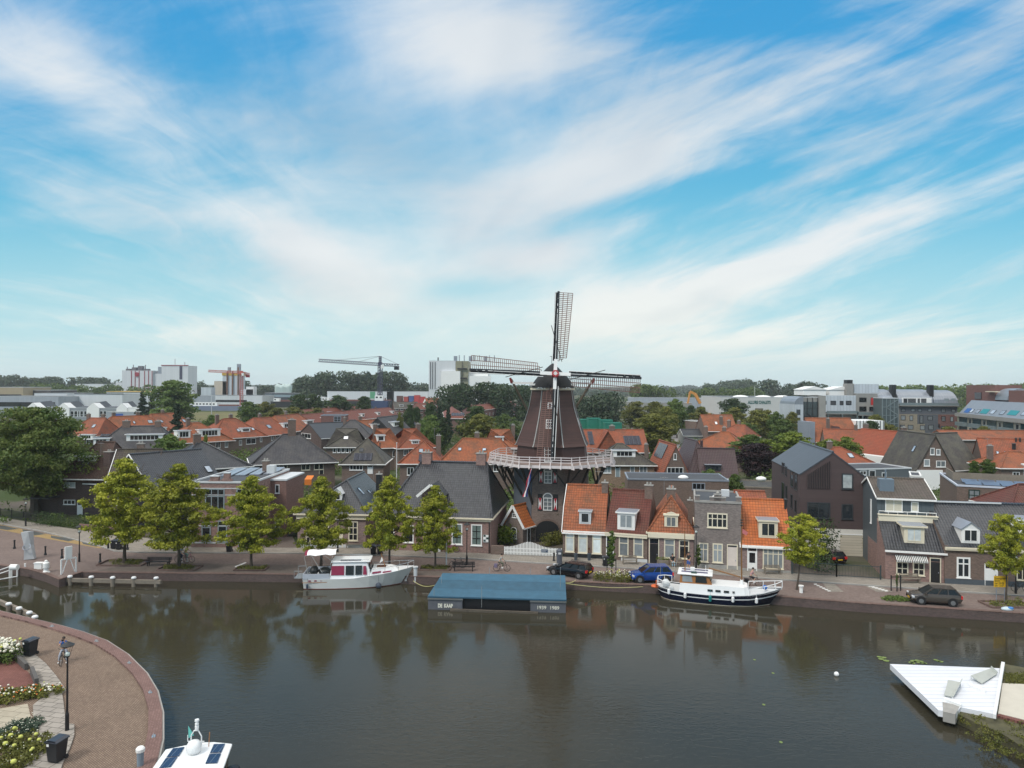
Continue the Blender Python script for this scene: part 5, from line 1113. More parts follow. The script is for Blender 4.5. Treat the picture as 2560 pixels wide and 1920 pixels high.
for x0,x1,mt in ((.04,.17,BLK),(.19,.46,GLASS),(.52,.60,GLASS),(.64,.82,GLASS),(.86,.97,WHITE)): m = MB(); m.box(a[0]+(a[2]-a[0])*x0,a[0]+(a[2]-a[0])*x1,-.56,-.505,a[1]+(a[3]-a[1])*.35,a[3]-.25); m.build('window',mt,o)
for x in (1350,1425): a = h.rect('front','s6',x,415,x+45,470); m = MB(); m.box(a[0],a[2],-.3,2,a[1],a[3]); m.build('roof_window',BG,h.root)
h = blk('stair_tower','green grey glazed steel stair tower with domed top standing before the flats','tower','s6',683,852,415,Z0-9,6,paint('tower_glass',(.075,.10,.105),.15)); 
for i in range(5):
    for side in (0,): m = MB(); x = h.W*i/4; m.box(x-.12,x+.12,-.15,.1,0,h.he); m.build('post',STEEL,h.root)
for i in range(6): z = h.he-i*2.75; m = MB(); m.box(-.1,h.W+.1,-.16,-.02,z-.2,z); m.build('beam',STEEL,h.root)
for i in range(4): z = h.he-2.75-i*2.75; m = MB(); m.bar((h.W*.3,-.2,z+(2.3 if i % 2 else .1)),(h.W*.95,-.2,z+(.1 if i % 2 else 2.3)),.12,.3); m.build('stair_flight',STEEL,h.root)
m = MB(); m.ball((h.W/2,3,h.he),h.W/2,16,8,sc=(1,.8,.33)); m.build('dome',METG,h.root,True)
h = blk('apartment_block','flats with red brick penthouse over sloped metal roof with blue and teal recessed balconies','building','s6',1500,2600,600,Z0-8,14,paint('pale_concrete_wall',(.36,.34,.28),.85,var=.12),Z2=Z0-70,yt2=650)
zt = h.he; m = MB(); m.slab([(0,-.4,zt),(h.W,-.4,zt),(h.W,4.0,zt+5.2),(0,4.0,zt+5.2)],.2); m.box(0,h.W,4.1,13,zt,zt+5.1); m.build('sloped_roof',METG,h.root)
h.planes['sl'] = (Vector((0,-.4,zt)),Vector((1,0,0)),Vector((0,4.4,5.2)).normalized())
TEALM = paint('teal_recess',(.01,.22,.25),.5); BLUEM = paint('blue_recess',(.015,.10,.33),.5)
for a,mt in (((1578,522,1632,570),BLUEM),((1750,530,1830,582),TEALM),((2045,545,2150,598),TEALM)):
    b = h.rect('sl','s6',*a); m = MB(); m.M = h.frame('sl'); m.box(b[0],b[2],b[1],b[3],-.05,.10); m.build('recessed_balcony',mt,h.root)
for a in ((1635,530,1665,570),(1696,534,1736,576),(1856,540,1900,585),(1958,544,2008,592),(2190,552,2240,600)): h.sky('sl',('s6',*a),SKYL)
m = MB(); m.box(-6,h.W*.25,4.6,12,zt-4,zt+10.2); m.build('brick_penthouse',B_ROW,h.root); m = MB(); m.box(h.W*.38,h.W*.75,5,12,zt+5.1,zt+8.6); m.build('brick_penthouse',B_ROW,h.root); barrel(h,h.W*.25,h.W*.38,4.6,12,zt+5.6,3.6)
m = MB(); m.box(h.W*.02,h.W*.10,4.4,4.58,zt+5.6,zt+7.8); m.build('penthouse_window',GLASS,h.root); m = MB(); m.box(h.W*.19,h.W*.31,3.4,4.5,zt+8.0,zt+8.25); m.build('awning',CREAM,h.root)
gallery(h,zt,0,h.W,1.0,CONG,CONG)
for z in (zt-2.9,zt-5.8):
    for i in range(6): x = .8+i*(h.W/6); m = MB(); m.box(x,x+h.W*.11,-1.3,-.02,z-.3,z+.9); o = m.build('balcony',STEEL,h.root); m = MB(); m.box(x+.3,x+h.W*.11-.3,-.06,.0,z+.92,z+2.5); m.build('balcony_window',paint('teal_glass',(.01,.05,.06),.15),o); h.win('front',(x+h.W*.11+1.2,z+.6,x+h.W*.11+2.8,z+2.2),1,fm=BG,ft=.1)
# ---------------------------------------------------------------- halls and factories
HALLW = striped('white_hall_panels',(.60,.62,.64),(.48,.5,.52),2.2,0,.03,.6,var=.05); HALLG = striped('grey_hall_panels',(.33,.36,.40),(.26,.28,.31),1.4,0,.05,.6)
h = blk('office_hall','long workshop with four white pointed gables under black felt roofs','building','s1',290,1500,690,368,30,paint('hall_grey_panel',(.25,.27,.29),.7),BITUM)
for x0,x1 in ((290,425),(618,755),(942,1076),(1262,1380)):
    a = h.hit('front','s1',x0,700)[0]; b = h.hit('front','s1',x1,700)[0]; m = MB(); m.box(a,b,-.5,6,0,h.he); m.prism([(a,-.5,h.he),(b,-.5,h.he),((a+b)/2,-.5,h.he+2.7)],(0,6,0)); o = m.build('white_gable',WHITE,h.root)
    m = MB(); c = (a+b)/2; w2 = (b-a)/2
    for sg in (-1,1): m.slab([(c+sg*(w2+.2),-.45,h.he-.1),(c,-.45,h.he+2.75),(c-14,36,h.he+2.9),(c-14+sg*(w2+.2),36,h.he-.1)],.15)
    m.build('gable_roof',BITUM,o)
for a in ((582,725,614,788),(760,722,798,788),(800,722,838,788),(840,722,860,788),(865,722,900,788),(906,722,938,788),(1078,722,1112,782),(1116,722,1150,782)): h.win('front',('s1',*a),1,.35,ft=.2)
patch(h,'s1',1380,680,1500,760,WHITE)
h = blk('lorry_trailer','grey trailer with pale yellow top and blue stripes behind the orange roofs','trailer','s1',1155,1550,735,345,3,HALLG,paint('pale_yellow_top',(.62,.50,.25),.6)); patch(h,'s1',1240,752,1330,776,paint('blue_stripe',(.03,.09,.32),.5),'stripe')
HL = [('long white hall with flat dark roof edge','s1',808,1322,545,450,HALLW),('low white hall left of the long white one','s1',370,720,535,470,HALLW),('long low grey building with a band of dark windows','s1',-120,632,568,430,HALLG),
      ('sand coloured office with blue green window band','s1',-120,250,468,490,paint('sand_panel',(.33,.27,.18),.7)),('dark brown hall beside the sand coloured office','s1',250,550,500,500,paint('dark_hall',(.07,.065,.065),.7)),
      ('distant white hall between the trees left of the silos','s1',815,1112,432,800,HALLW),('small distant white hall touching the silos','s1',1250,1335,415,760,HALLW),('yellow roofed hall in front of the silos','s1',1150,1600,522,560,HALLW),
      ('wide grey white hall below the beige factory tower','s2',95,890,556,600,HALLW),('white block with fins left of the beige tower','s2',228,338,470,600,METW),('white block at the edge beside the round tree','s2',40,140,485,610,HALLW),
      ('long dark glass hall between the cranes','s2',915,1320,530,640,paint('dark_glass_hall',(.05,.06,.075),.3)),('beige hall with green door below the poplar wood','s2',1590,2310,512,620,HALLW),
      ('white hall behind the moored barges at the right','s3',290,740,515,620,HALLW),('small white block with yellow rim right of the red crane','s2',714,795,462,640,WHITE),('low white hall under the yellow rimmed block','s2',650,790,490,640,HALLW),
      ('low grey industrial hall right of the mill','s5',-60,800,412,520,HALLG),('low brown roofed hall in front of the grey one','s5',-60,560,462,440,CONG),('narrow white blue hall left of the lettered hall','s5',640,800,420,430,HALLG),
      ('tiny white house among the far trees above the lettered hall','s5',1060,1095,335,900,WHITE),('white cube at the foot of the poplar wood','s2',1265,1310,446,900,WHITE)]
for lab,r,x0,x1,yt,Z,wm in HL:
    h = blk('industrial_hall',lab,'hall',r,x0,x1,yt,Z,30 if x1-x0 > 200 else 8,wm,BITUM,group='industrial halls beyond the houses')
    if 'window' in lab: m = MB(); m.box(h.W*.1,h.W*.95,-.1,-.005,h.he*.45,h.he*.7); m.build('window_band',GLASS,h.root)
    if 'green door' in lab: patch(h,'s2',2052,515,2108,590,paint('green_door',(.10,.32,.18),.6),'green_door'); m = MB(); m.prism([(-18,-4,0),(2,-4,0),(2,-4,6.5),(-8,-4,9.5),(-18,-4,6.5)],(0,20,0)); m.build('beige_gable',HALLW,h.root)
    if 'grey white' in lab: patch(h,'s2',385,604,722,628,BLK,'loading_bay'); patch(h,'s2',96,560,380,640,HALLG,'grey_panel')
    if 'glass hall' in lab: patch(h,'s2',920,548,1300,574,paint('pale_glass',(.25,.32,.36),.2),'window_band')
    if 'yellow roofed' in lab: m = MB(); m.box(0,h.W,-.4,25,h.he+.25,h.he+.8); m.build('yellow_roof',paint('ochre_roof',(.50,.33,.10),.7),h.root)
    if 'dark roof edge' in lab: m = MB(); m.box(-.3,h.W+.3,-.2,1,h.he+.23,h.he+.7); m.build('dark_edge',BITUM,h.root)
# lettered hall
h = blk('lettered_hall','large pale hall with green ALLURE CHALETS lettering','hall','s5',875,1700,402,380,40,paint('pale_hall',(.50,.50,.49),.7,var=.06),BITUM,yt2=412)
a = h.rect('front','s5',1166,438,1410,472); fc = bpy.data.curves.new('lettering','FONT'); fc.body = 'ALLURE CHALETS'; fc.size = (a[3]-a[1])*1.35; fc.extrude = .05; fc.offset = .06
fo = link(bpy.data.objects.new('lettering',fc)); fo.parent = h.root; fo.location = (a[0],-.1,a[1]); fo.rotation_euler = (rad(90),0,0); fc.materials.append(paint('dark_green_letters',(.015,.10,.09),.6)); fo.scale.x = (a[2]-a[0])/((a[3]-a[1])*1.35*.62*14)
patch(h,'s5',1592,505,1650,620,BLK,'door'); patch(h,'s5',1240,522,1330,560,paint('brown_sign',(.12,.10,.07)),'sign')
for x in (.3,.6,.85): m = MB(); m.ball((h.W*x,6,h.he),4.5,12,6,sc=(1,.7,.25)); m.build('roof_dome',WHITE,h.root,True)
# silos
h = blk('silo_building','white silo block with red piping and round red mark','silo','s1',1318,1645,288,700,20,HALLW)
REDP = paint('red_pipe',(.30,.03,.05),.5)
for x in (1420,1460,1503,1562,1605,1643): a = h.hit('front','s1',x,400)[0]; m = MB(); m.box(a-.25,a+.25,-.5,-.01,0,h.he); m.build('pipe',REDP,h.root)
m = MB(); a = h.hit('front','s1',1482,328); m.M = Matrix.Translation((a[0],-.6,a[1])) @ Matrix.Rotation(rad(90),4,'X'); m.lathe([(2.2,0),(2.2,.3)],14); m.build('round_mark',REDP,h.root)
for i in range(4): m = MB(); x = 2+i*6; m.box(x,x+4,3,8,h.he+.2,h.he+2+i % 3*1.4); m.tube((x+1,4,h.he+2),(x+1,4,h.he+4+i % 2*2),.4); m.build('roof_plant',paint('roof_plant',(.14,.13,.15),.6),h.root)
h2 = blk('silo_building','tall white silo tower with red rim and dark vertical strip','silo','s1',1745,2032,236,700,20,HALLW)
m = MB(); m.box(-.4,h2.W+.4,-.4,.2,h2.he+.22,h2.he+.9); m.build('red_rim',REDP,h2.root); patch(h2,'s1',1940,238,1968,380,paint('dark_strip',(.05,.05,.09)),'strip',.4)
m = MB(); m.tube((h2.W*.45,3,h2.he),(h2.W*.45,3,h2.he+7),.4); m.tube((h2.W*.82,3,h2.he),(h2.W*.82,3,h2.he+4),.5); m.build('roof_pipes',GREYW,h2.root)
h = blk('silo_building','lower white link between the two silo blocks','silo','s1',1647,1744,322,702,18,HALLW); m = MB(); m.box(h.W*.5,h.W*.95,2,8,h.he,h.he+7); m.build('roof_frame',ZINC,h.root)
h = blk('beige_factory','beige factory tower with scaffolded white silos and yellow rim','factory','s2',370,515,402,640,18,paint('beige_panel',(.48,.42,.34),.7))
p = blk('scaffold_tower','white silo tower with ochre crown behind the red crane','factory','s2',460,640,322,640,14,METW); m = MB(); m.box(-.4,p.W+.4,-.4,14,p.he-1.5,p.he+1.2); m.build('ochre_crown',paint('ochre',(.5,.32,.06),.6),p.root)
for x in (.3,.62,.96): m = MB(); m.box(p.W*x-.5,p.W*x+.5,-1.4,-.4,0,p.he+6 if x > .9 else p.he+2); m.build('lift_shaft',paint('rust_brown',(.16,.08,.05)),p.root)
m = MB(); m.box(p.W*.25,p.W*.38,2,5,p.he,p.he+6); m.box(p.W*.8,p.W*.98,2,5,p.he,p.he+9); m.build('roof_tower',ZINC,p.root)
h = blk('white_factory','huge windowless white factory with an olive stair tower','factory','s3',745,1032,182,590,50,HALLW)
m = MB(); a = h.hit('front','s3',880,200)[0]; b = h.hit('front','s3',1085,200)[0]; m.box(a,b,-2,-.01,0,h.hit('front','s3',980,293)[1]); m.build('front_block',WHITE,h.root)
m = MB(); a = h.hit('front','s3',1034,200)[0]; b = h.hit('front','s3',1170,200)[0]; m.box(a+.02,b,0,30,0,h.he); o = m.build('olive_tower',paint('olive_cladding',(.235,.225,.15),.7),h.root)
for i in range(3): m = MB(); z = h.he*(.42+.2*i); m.box(b-9,b-1,-1.6,-.02,z,z+1.1); m.tube((b-5,-1,z),(b-5,-1,z+7),.25); m.build('stair_landing',BLK,o)
m = MB(); b2 = h.hit('front','s3',1382,200)[0]; z = h.hit('front','s3',1280,305)[1]; m.box(b+.02,b2,6,40,0,z); b3 = h.hit('front','s3',1412,200)[0]; z2 = h.hit('front','s3',1280,345)[1]; m.box(b+.02,b3,1,5.98,0,z2); m.build('side_hall',WHITE,h.root)
for x in (762,785,812): a = h.hit('front','s3',x,200)[0]; m = MB(); m.box(a-.25,a+.25,-.4,-.01,h.he*.4,h.he-1); m.build('pipe',BITUM,h.root)
z = h.he
for i in range(9): x = h.W*.92+i*4.2; m = MB(); m.box(x,x+(2.8 if i % 3 == 0 else .6),3,6,z,z+(5 if i % 3 else 4.2)); m.build('roof_plant',ZINC,h.root)
h.chim(h.W*.33,3,h.he+3,.9,.9,IRON,cap=False)
for i,x in enumerate((1048,1068,1090,1115,1133,1150,1170)):
    a = PD('s2',x+8,430+(i % 3)*6,800); m = MB(); m.lathe([(3.4,0),(3.4,a.z-3),(2.4,a.z-1),(.4,a.z)],10); m.v = [(v[0],v[1],v[2]) for v in m.v]
    o = tag(m.build('storage_silo',paint('pale_green_silo',(.42,.52,.50),.5)),['outermost left','second','third','fourth','fifth','sixth','rightmost'][i]+' of the seven small pale green silos at the horizon','silo','small pale green silos'); o.location = (a.x,800,0)
# cranes
def lattice(m,p0,p1,w_,n,r=.09,tri=False):
    p0,p1 = Vector(p0),Vector(p1); d = (p1-p0).normalized(); a = d.orthogonal().normalized() if abs(d.z) > .9 else Vector((-d.y,d.x,0)).normalized(); b = d.cross(a)
    cs = [(-w_/2,-w_/2),(w_/2,-w_/2),(0,w_*.6)] if tri else [(-w_/2,-w_/2),(w_/2,-w_/2),(w_/2,w_/2),(-w_/2,w_/2)]
    for i in range(len(cs)): m.tube(p0+a*cs[i][0]+b*cs[i][1],p1+a*cs[i][0]+b*cs[i][1],r*1.3,n=4)
    for j in range(n):
        q0 = p0.lerp(p1,j/n); q1 = p0.lerp(p1,(j+1)/n)
        for i in range(len(cs)): k = (i+1) % len(cs); m.tube(q0+a*cs[i][0]+b*cs[i][1],q1+a*cs[k][0]+b*cs[k][1],r,n=4,cap=False)
def crane(label,r,xm,yt,yb_jib,xl,yl,xr,yr,Z,mat,cw):
    A = PD(r,xm,yb_jib,Z); top = PD(r,xm,yt,Z); L_ = PD(r,xl,yl,Z-15); R_ = PD(r,xr,yr,Z+5); t = thing('tower_crane',label,'crane',(A.x,Z,0)); o = Vector((A.x,Z,0)); f = 1.0
    m = MB(); lattice(m,(0,0,0),(0,0,A.z-1),2.0,16,.16); m.build('mast',mat,t); m = MB(); lattice(m,(0,0,A.z),L_-o,1.5,26,.14,True); m.build('jib',mat,t)
    m = MB(); lattice(m,(0,0,A.z),R_-o,1.4,7,.16); m.build('counter_jib',mat,t); m = MB(); m.box(-1.2,1.2,-1.2,1.2,A.z-1,A.z+1.4); m.build('slewing_unit',mat,t)
    m = MB(); lattice(m,(0,0,A.z+1),(0,0,top.z),1.1,4,.14); m.build('tower_head',mat,t); m = MB(); e = R_-o; m.box(e.x-3,e.x,e.y-1,e.y+1,e.z-2.8,e.z-.6); m.build('counterweight',cw,t)
    m = MB(); tp = Vector((0,0,top.z)); l = L_-o; m.tube(tp,Vector((0,0,A.z)).lerp(l,.72)+Vector((0,0,1)),.09,n=4); m.tube(tp,Vector((0,0,A.z)).lerp(l,.35)+Vector((0,0,1)),.09,n=4); m.tube(tp,e+Vector((0,0,.5)),.09,n=4); m.build('stay',mat,t)
    m = MB(); m.box(.8,2.4,-2,-.2,A.z-2.4,A.z-.2); m.build('cab',WHITE,t); return t
crane('dark blue grey tower crane with long jib over the poplar wood','s2',2162,132,222,1497,178,2365,232,450,paint('crane_dark',(.05,.05,.09),.5),IRON)
crane('red and white tower crane beside the beige factory','s2',664,290,312,305,292,750,325,600,paint('crane_red',(.45,.10,.08),.5),paint('cw_red',(.35,.03,.04)))
a = PD('s5',640,520,400); t = thing('excavator','long armed orange demolition excavator above the trees','excavator',(a.x,400,0)); OR_ = paint('machine_orange',(.55,.24,.05),.5)
m = MB(); q0 = PD('s5',650,470,400)-Vector((a.x,400,0)); q1 = PD('s5',540,342,400)-Vector((a.x,400,0)); q2 = PD('s5',515,470,400)-Vector((a.x,400,0)); m.bar(q0,q0.lerp(q1,.5)+Vector((0,0,2)),1.3,1.6); m.bar(q0.lerp(q1,.5)+Vector((0,0,2)),q1,1.0,1.3); m.build('boom',OR_,t)
m = MB(); m.bar(q1,q2,.8,1.0); m.build('arm',OR_,t); m = MB(); m.box(1,6,-1.5,1.5,1.5,4.2); m.build('body',paint('machine_body',(.45,.2,.05)),t); m = MB(); m.box(-2,9,-3,3,0,1.4); m.build('track',BLK,t)
# moored ships and containers far off
def ship(label,r,x0,x1,yd,Z,hull,cab):
    A = PD(r,x0,yd,Z); B = PD(r,x1,yd,Z); t = thing('moored_ship',label,'ship',(A.x,Z,0),0,'ships moored at the industrial quay'); L_ = B.x-A.x; hz = max(A.z,1.5)
    m = MB(); m.prism([(0,0,0),(L_,0,0),(L_,6,0),(0,6,0)],(0,0,.9*hz)); m.prism([(0,0,.9*hz),(L_,0,.9*hz),(L_+2,3,.9*hz),(L_,6,.9*hz),(0,6,.9*hz),(-1.5,3,.9*hz)],(0,0,.3)); m.build('hull',hull,t)
    m = MB(); m.box(2,2+L_*cab,1,5,.9*hz+.3,hz+2.4); o = m.build('deckhouse',WHITE,t); m = MB()
    for i in range(int(L_*cab/2.4)): m.box(2.6+i*2.4,3.9+i*2.4,.93,.99,hz+.9,hz+1.8)
    m.build('window',GLASS,o); m = MB(); m.box(2+L_*cab+1,L_-2,1,5,.9*hz+.3,hz+1.0); m.build('hatch',paint('rust_hatch',(.16,.06,.045),.7),t)
ship('blue and white river ship with a row of round windows','s2',90,640,668,505,paint('blue_hull',(.16,.19,.26),.5),.5)
ship('long dark barge behind the green shrubs','s2',980,1500,618,585,BLK,.12); ship('dark barge with white deckhouse near the crane foot','s2',1500,2300,612,585,BLK,.1)
ship('white wheelhouse barge right of the crane mast','s3',120,300,600,430,paint('navy_hull',(.03,.05,.12)),.5)
for i,(x,c) in enumerate(((470,(.35,.06,.05)),(520,(.06,.10,.25)),(585,(.45,.05,.05)),(640,(.45,.05,.05)),(395,(.12,.05,.04)))):
    h = blk('shipping_container',['rust red container stack beside the barge','blue container behind the hedge','bright red container left of the brightest','brightest red container by the white factory','dark brown scrap container near the barge'][i],'container','s3',x,x+60,572-i % 3*8,520,5,paint('container%d' % i,c,.6),trim=paint('container%d' % i,c))
GRN = paint('green_tarp',(.01,.16,.11),.6)
for i,(x0,x1,yt) in enumerate(((722,800,175),(800,905,165),(905,1010,180),(945,1088,205))):
    a,b = q('r4',x0,yt),q('r4',x1,yt); h = blk('covered_stack',['leftmost green covered stack seen behind the mill body','second green covered stack, pale piping on top','third green covered stack under the trees','rightmost green container stack by the yellow green tree'][i],'stack','r4',x0,x1,yt,232-i*6,6,GRN,GRN,trim=GRN,group='green covered stacks behind the mill')
# lawn and grey street
GRASS = paint('meadow_grass',(.115,.105,.03),.95,var=.3,scale=.3)
flat('meadow',[P('s1',1560,740),P('s1',2212,735),P('s2',640,735),P('s2',700,810),P('s1',2212,830),P('s1',1560,830)],GRASS,.01)
flat('street',[P('r5',120,400),P('r5',118,300),P('r5',230,300),P('r5',200,420),P('r5',190,520),P('r5',100,520)],paint('asphalt_grey',(.20,.19,.185),.9,var=.15),.012)
flat('car_park',[P('r5',720,300),P('r5',1000,290),P('r5',1220,300),P('r5',1250,400),P('r5',760,400)],ROADM,.012)
# ================================================================ trees and planting
def leafmat(name,col,col2,tr=.25):
    m,t,b = _mat(name); at = t.n('ShaderNodeAttribute'); at.attribute_name = 'tone'; oi = t.n('ShaderNodeObjectInfo'); g = t.n('ShaderNodeTexCoord')
    f,_ = t.noise(g.outputs['Object'],.55,3,.6)
    c = t.mix(t.m('ADD',t.m('MULTIPLY',at.outputs['Fac'],.7),t.m('MULTIPLY',t.m('SUBTRACT',f,.4),1.2),clamp=True),col,col2)
    s_ = t.m('ADD',.82,t.m('MULTIPLY',oi.outputs['Random'],.36)); c = t.mix(1.0,c,t.comb(s_,s_,s_),'MULTIPLY')
    t.l(c,b.inputs['Base Color']); b.inputs['Roughness'].default_value = .55; b.inputs['Specular IOR Level'].default_value = .25
    tl_ = t.n('ShaderNodeBsdfTranslucent'); t.l(c,tl_.inputs[0]); mx = t.n('ShaderNodeMixShader'); mx.inputs[0].default_value = tr
    t.l(b.outputs[0],mx.inputs[1]); t.l(tl_.outputs[0],mx.inputs[2]); t.l(mx.outputs[0],m.node_tree.nodes['Material Output'].inputs[0]); return m
LIME = leafmat('lime_leaves',(.145,.185,.018),(.40,.395,.040)); GREEN = leafmat('green_leaves',(.058,.105,.026),(.130,.180,.038)); DKG = leafmat('dark_leaves',(.030,.058,.022),(.066,.102,.032)); WOODM = leafmat('far_wood_leaves',(.030,.052,.026),(.056,.082,.040),.1)
OLIVE = leafmat('olive_leaves',(.095,.112,.022),(.185,.180,.038)); FRESH = leafmat('fresh_leaves',(.085,.135,.018),(.17,.21,.025)); PURP = leafmat('copper_beech_leaves',(.014,.007,.009),(.035,.016,.020)); CONF = leafmat('conifer_needles',(.010,.024,.012),(.022,.042,.016),.1)
BARK = paint('bark',(.07,.055,.042),.9,var=.4,scale=4)
def leaves(name,clumps,n,size,seed,mat,parent=None,flatz=1.0,z0=None,shell=.55,jit=.16):
    """clumps: (x,y,z,rx,ry,rz); n leaves per clump, each a small tilted quad"""
    rg = np.random.default_rng(seed); C = np.array(clumps,dtype=float); k = len(C)
    vol = C[:,3]*C[:,5]; cnt = np.maximum(6,(n*vol/vol.mean())).astype(int); idx = np.repeat(np.arange(k),cnt); N = len(idx)
    d = rg.normal(size=(N,3)); d /= np.linalg.norm(d,axis=1)[:,None]; rr = shell+(1-shell)*rg.random(N)**.7; rr *= 1+jit*rg.normal(size=N)
    ctr = C[idx,:3]+d*C[idx,3:6]*rr[:,None]; nr = d+.75*rg.normal(size=(N,3)); nr[:,2] += .35; nr /= np.linalg.norm(nr,axis=1)[:,None]
    a = np.cross(nr,rg.normal(size=(N,3))); a /= np.linalg.norm(a,axis=1)[:,None]; b = np.cross(nr,a); s_ = size*(.6+.8*rg.random(N))[:,None]
    v = np.stack([ctr-a*s_*.5,ctr+b*s_*.38,ctr+a*s_*.5,ctr-b*s_*.38],1).reshape(-1,3)
    if z0 is not None: v[:,2] = np.maximum(v[:,2],z0)
    me = bpy.data.meshes.new(name); me.vertices.add(4*N); me.vertices.foreach_set('co',v.ravel()); me.loops.add(4*N); me.loops.foreach_set('vertex_index',np.arange(4*N)); me.polygons.add(N)
    me.polygons.foreach_set('loop_start',np.arange(N)*4); me.polygons.foreach_set('loop_total',np.full(N,4)); me.materials.append(mat); me.update(calc_edges=True)
    tone = np.clip(rg.random(k)[idx]*.7+rg.random(N)*.45,0,1); at = me.attributes.new('tone','FLOAT','FACE'); at.data.foreach_set('value',tone.astype(np.float32))
    o = link(bpy.data.objects.new(name,me))
    if parent is not None: o.parent = parent; CH.setdefault(parent.name,[]).append(o)
    return o
def limbs(rg,H,zc,R,n,lean=0.0,tr=.18,fork=False):
    m = MB(); p = Vector((0,0,-.2)); r = tr; tips = []; top = H*.86; k = 7
    pts = [Vector((lean*(i/k)**1.3*H+rg.uniform(-.06,.06)*i/k,rg.uniform(-.06,.06),-.2+(top+.2)*i/k)) for i in range(k+1)]
    for i in range(k): m.tube(pts[i],pts[i+1],tr*(1-.85*i/k)*(1.25 if i == 0 else 1),tr*(1-.85*(i+1)/k),7)
    for i in range(n):
        f = rg.uniform(zc/H*.95,.85); z = f*H; c = pts[min(k-1,int(f/.86*k))].lerp(pts[min(k,int(f/.86*k)+1)],(f/.86*k) % 1); a = rg.uniform(0,6.283); L_ = R*rg.uniform(.5,.9)*(1.1-f*.6)
        e = c+Vector((math.cos(a)*L_,math.sin(a)*L_,L_*rg.uniform(.25,.6))); m.tube(c,e,tr*.35*(1-f*.5),.02,5)
        for j in range(2): e2 = e.lerp(c,rg.uniform(.2,.6)); m.tube(e2,e2+Vector((rg.uniform(-.6,.6),rg.uniform(-.6,.6),rg.uniform(.2,.7)))*R*.3,.03,.01,4)
    return m
def crown(rg,H,zc,R,n,shape='oval',lean=0.0,cr=.26):
    out = []
    for i in range(n):
        f = ((i+.5)/n+rg.uniform(-.04,.04)); f = min(max(f,0),1); z = zc+(H-zc)*f
        if shape == 'cone': pr = (1-f)**.75*.95+.06 if f > .15 else .65+f*2
        elif shape == 'lime': pr = (math.sin(math.pi*min(1,f*.55+.30))**1.1*1.05) if f < .55 else (1.0-(f-.5)*1.75)
        elif shape == 'col': pr = .8*math.sin(math.pi*(f*.85+.1))**.4
        else: pr = math.sin(math.pi*(f*.86+.09))**.6
        pr = max(pr,.06); a = i*2.399+rg.uniform(-.4,.4); rad_ = R*pr*(rg.uniform(.35,1) if i % 4 else rg.uniform(0,.4)); rc = R*cr*rg.uniform(.7,1.25)*(1 if f < .8 else .7)
        rr_ = max(0,rad_-rc*.6); out.append((math.cos(a)*rr_+lean*z*.9,math.sin(a)*rr_,min(z,H-rc*.5),rc,rc,rc*rg.uniform(.42,.62)))
    return out
VAR = {}
def variant(key,H,zc,R,n,nl,size,mat,shape,seeds=(1,2),tr=.18,nb=12,cr=.26,lean=0.0,shell=.45):
    L_ = []
    for s_ in seeds:
        rg = random.Random(s_*97+hash(shape) % 1*0+len(key)); tk = limbs(rg,H,zc,R,nb,lean,tr).build('trunk',BARK); lv = leaves('crown',crown(rg,H,zc,R,n,shape,lean,cr),nl,size,s_,mat,shell=shell)
        L_.append((tk.data,lv.data)); bpy.data.objects.remove(tk); bpy.data.objects.remove(lv)
    VAR[key] = (L_,H,R)
variant('lime',10,2.3,4.2,230,125,.21,LIME,'lime',(1,2,3,11),.17,36,.145,shell=.1); variant('limehigh',10,3.7,4.0,170,125,.21,LIME,'oval',(12,13),.16,30,.16,lean=.03,shell=.1)
variant('young',5,1.3,1.0,40,60,.18,GREEN,'col',(4,),.05,8,.3); variant('bigleaf',14,3.4,8.2,260,190,.30,leafmat('chestnut_leaves',(.070,.140,.030),(.185,.215,.050)),'oval',(5,),.55,26,.17,lean=-.05)
for nm,mt in (('green',GREEN),('dark',DKG),('olive',OLIVE),('fresh',FRESH),('copper',PURP)): variant(nm,10,1.6,4.2,95,95,.42,mt,'oval',(6,7,14) if nm != 'copper' else (8,),.22,8,.30)
variant('conifer',12,.6,2.2,110,60,.4,CONF,'cone',(9,),.18,10,.26)
tn = [0]
def tree(key,r,xc,yt,wpx,Z,label,cat='tree',group=None,name='tree',base=None,sq=None):
    """base=(x,y) bearing of the foot, else distance Z"""
    L_,H_,R_ = VAR[key]
    if base: b = P(r,*base); Z = b.y
    else: b = PD(r,xc,yt,Z); b.z = 0
    top = PD(r,xc,yt,Z).z; w_ = wpx/REG[r][2]/FPX*Z*(1.55 if Z > 150 else 1.3 if Z > 95 else 1.04); tn[0] += 1; tk,lv = L_[tn[0] % len(L_)]
    t = thing(name,label,cat,(b.x,b.y,0),tn[0]*1.3 if key != 'bigleaf' else 0,group); s_ = top/H_; sx_ = w_/2/R_
    for nm,me in (('trunk',tk),('crown',lv)):
        o = link(bpy.data.objects.new(nm,me)); o.parent = t
    t.scale = (sx_,sx_,s_); return t
G1 = 'lime trees along the quay'
for a in ((1040,505,700,(1078,1408),'leftmost and largest yellow green quay tree in a grass pit'),(1560,548,700,(1545,1452),'second yellow green quay tree, two cyclists pausing beneath it')): tree('lime','r1',a[0],a[1],a[2],0,a[4],'tree',G1,base=a[3])
tree('lime','r2',705,655,600,0,'third yellow green quay tree, standing before the brick house with the banded front','tree',G1,base=(720,1458)); tree('lime','r2',1315,660,560,0,'fourth yellow green quay tree, behind the white awning of the motor cruiser','tree',G1,base=(1322,1448))
tree('lime','r3',450,655,520,0,'fifth yellow green quay tree, behind the bow of the white cruiser','tree',G1,base=(462,1450)); tree('lime','r3',850,735,460,0,'slim yellow green quay tree in front of the museum house door','tree',G1,base=(857,1458))
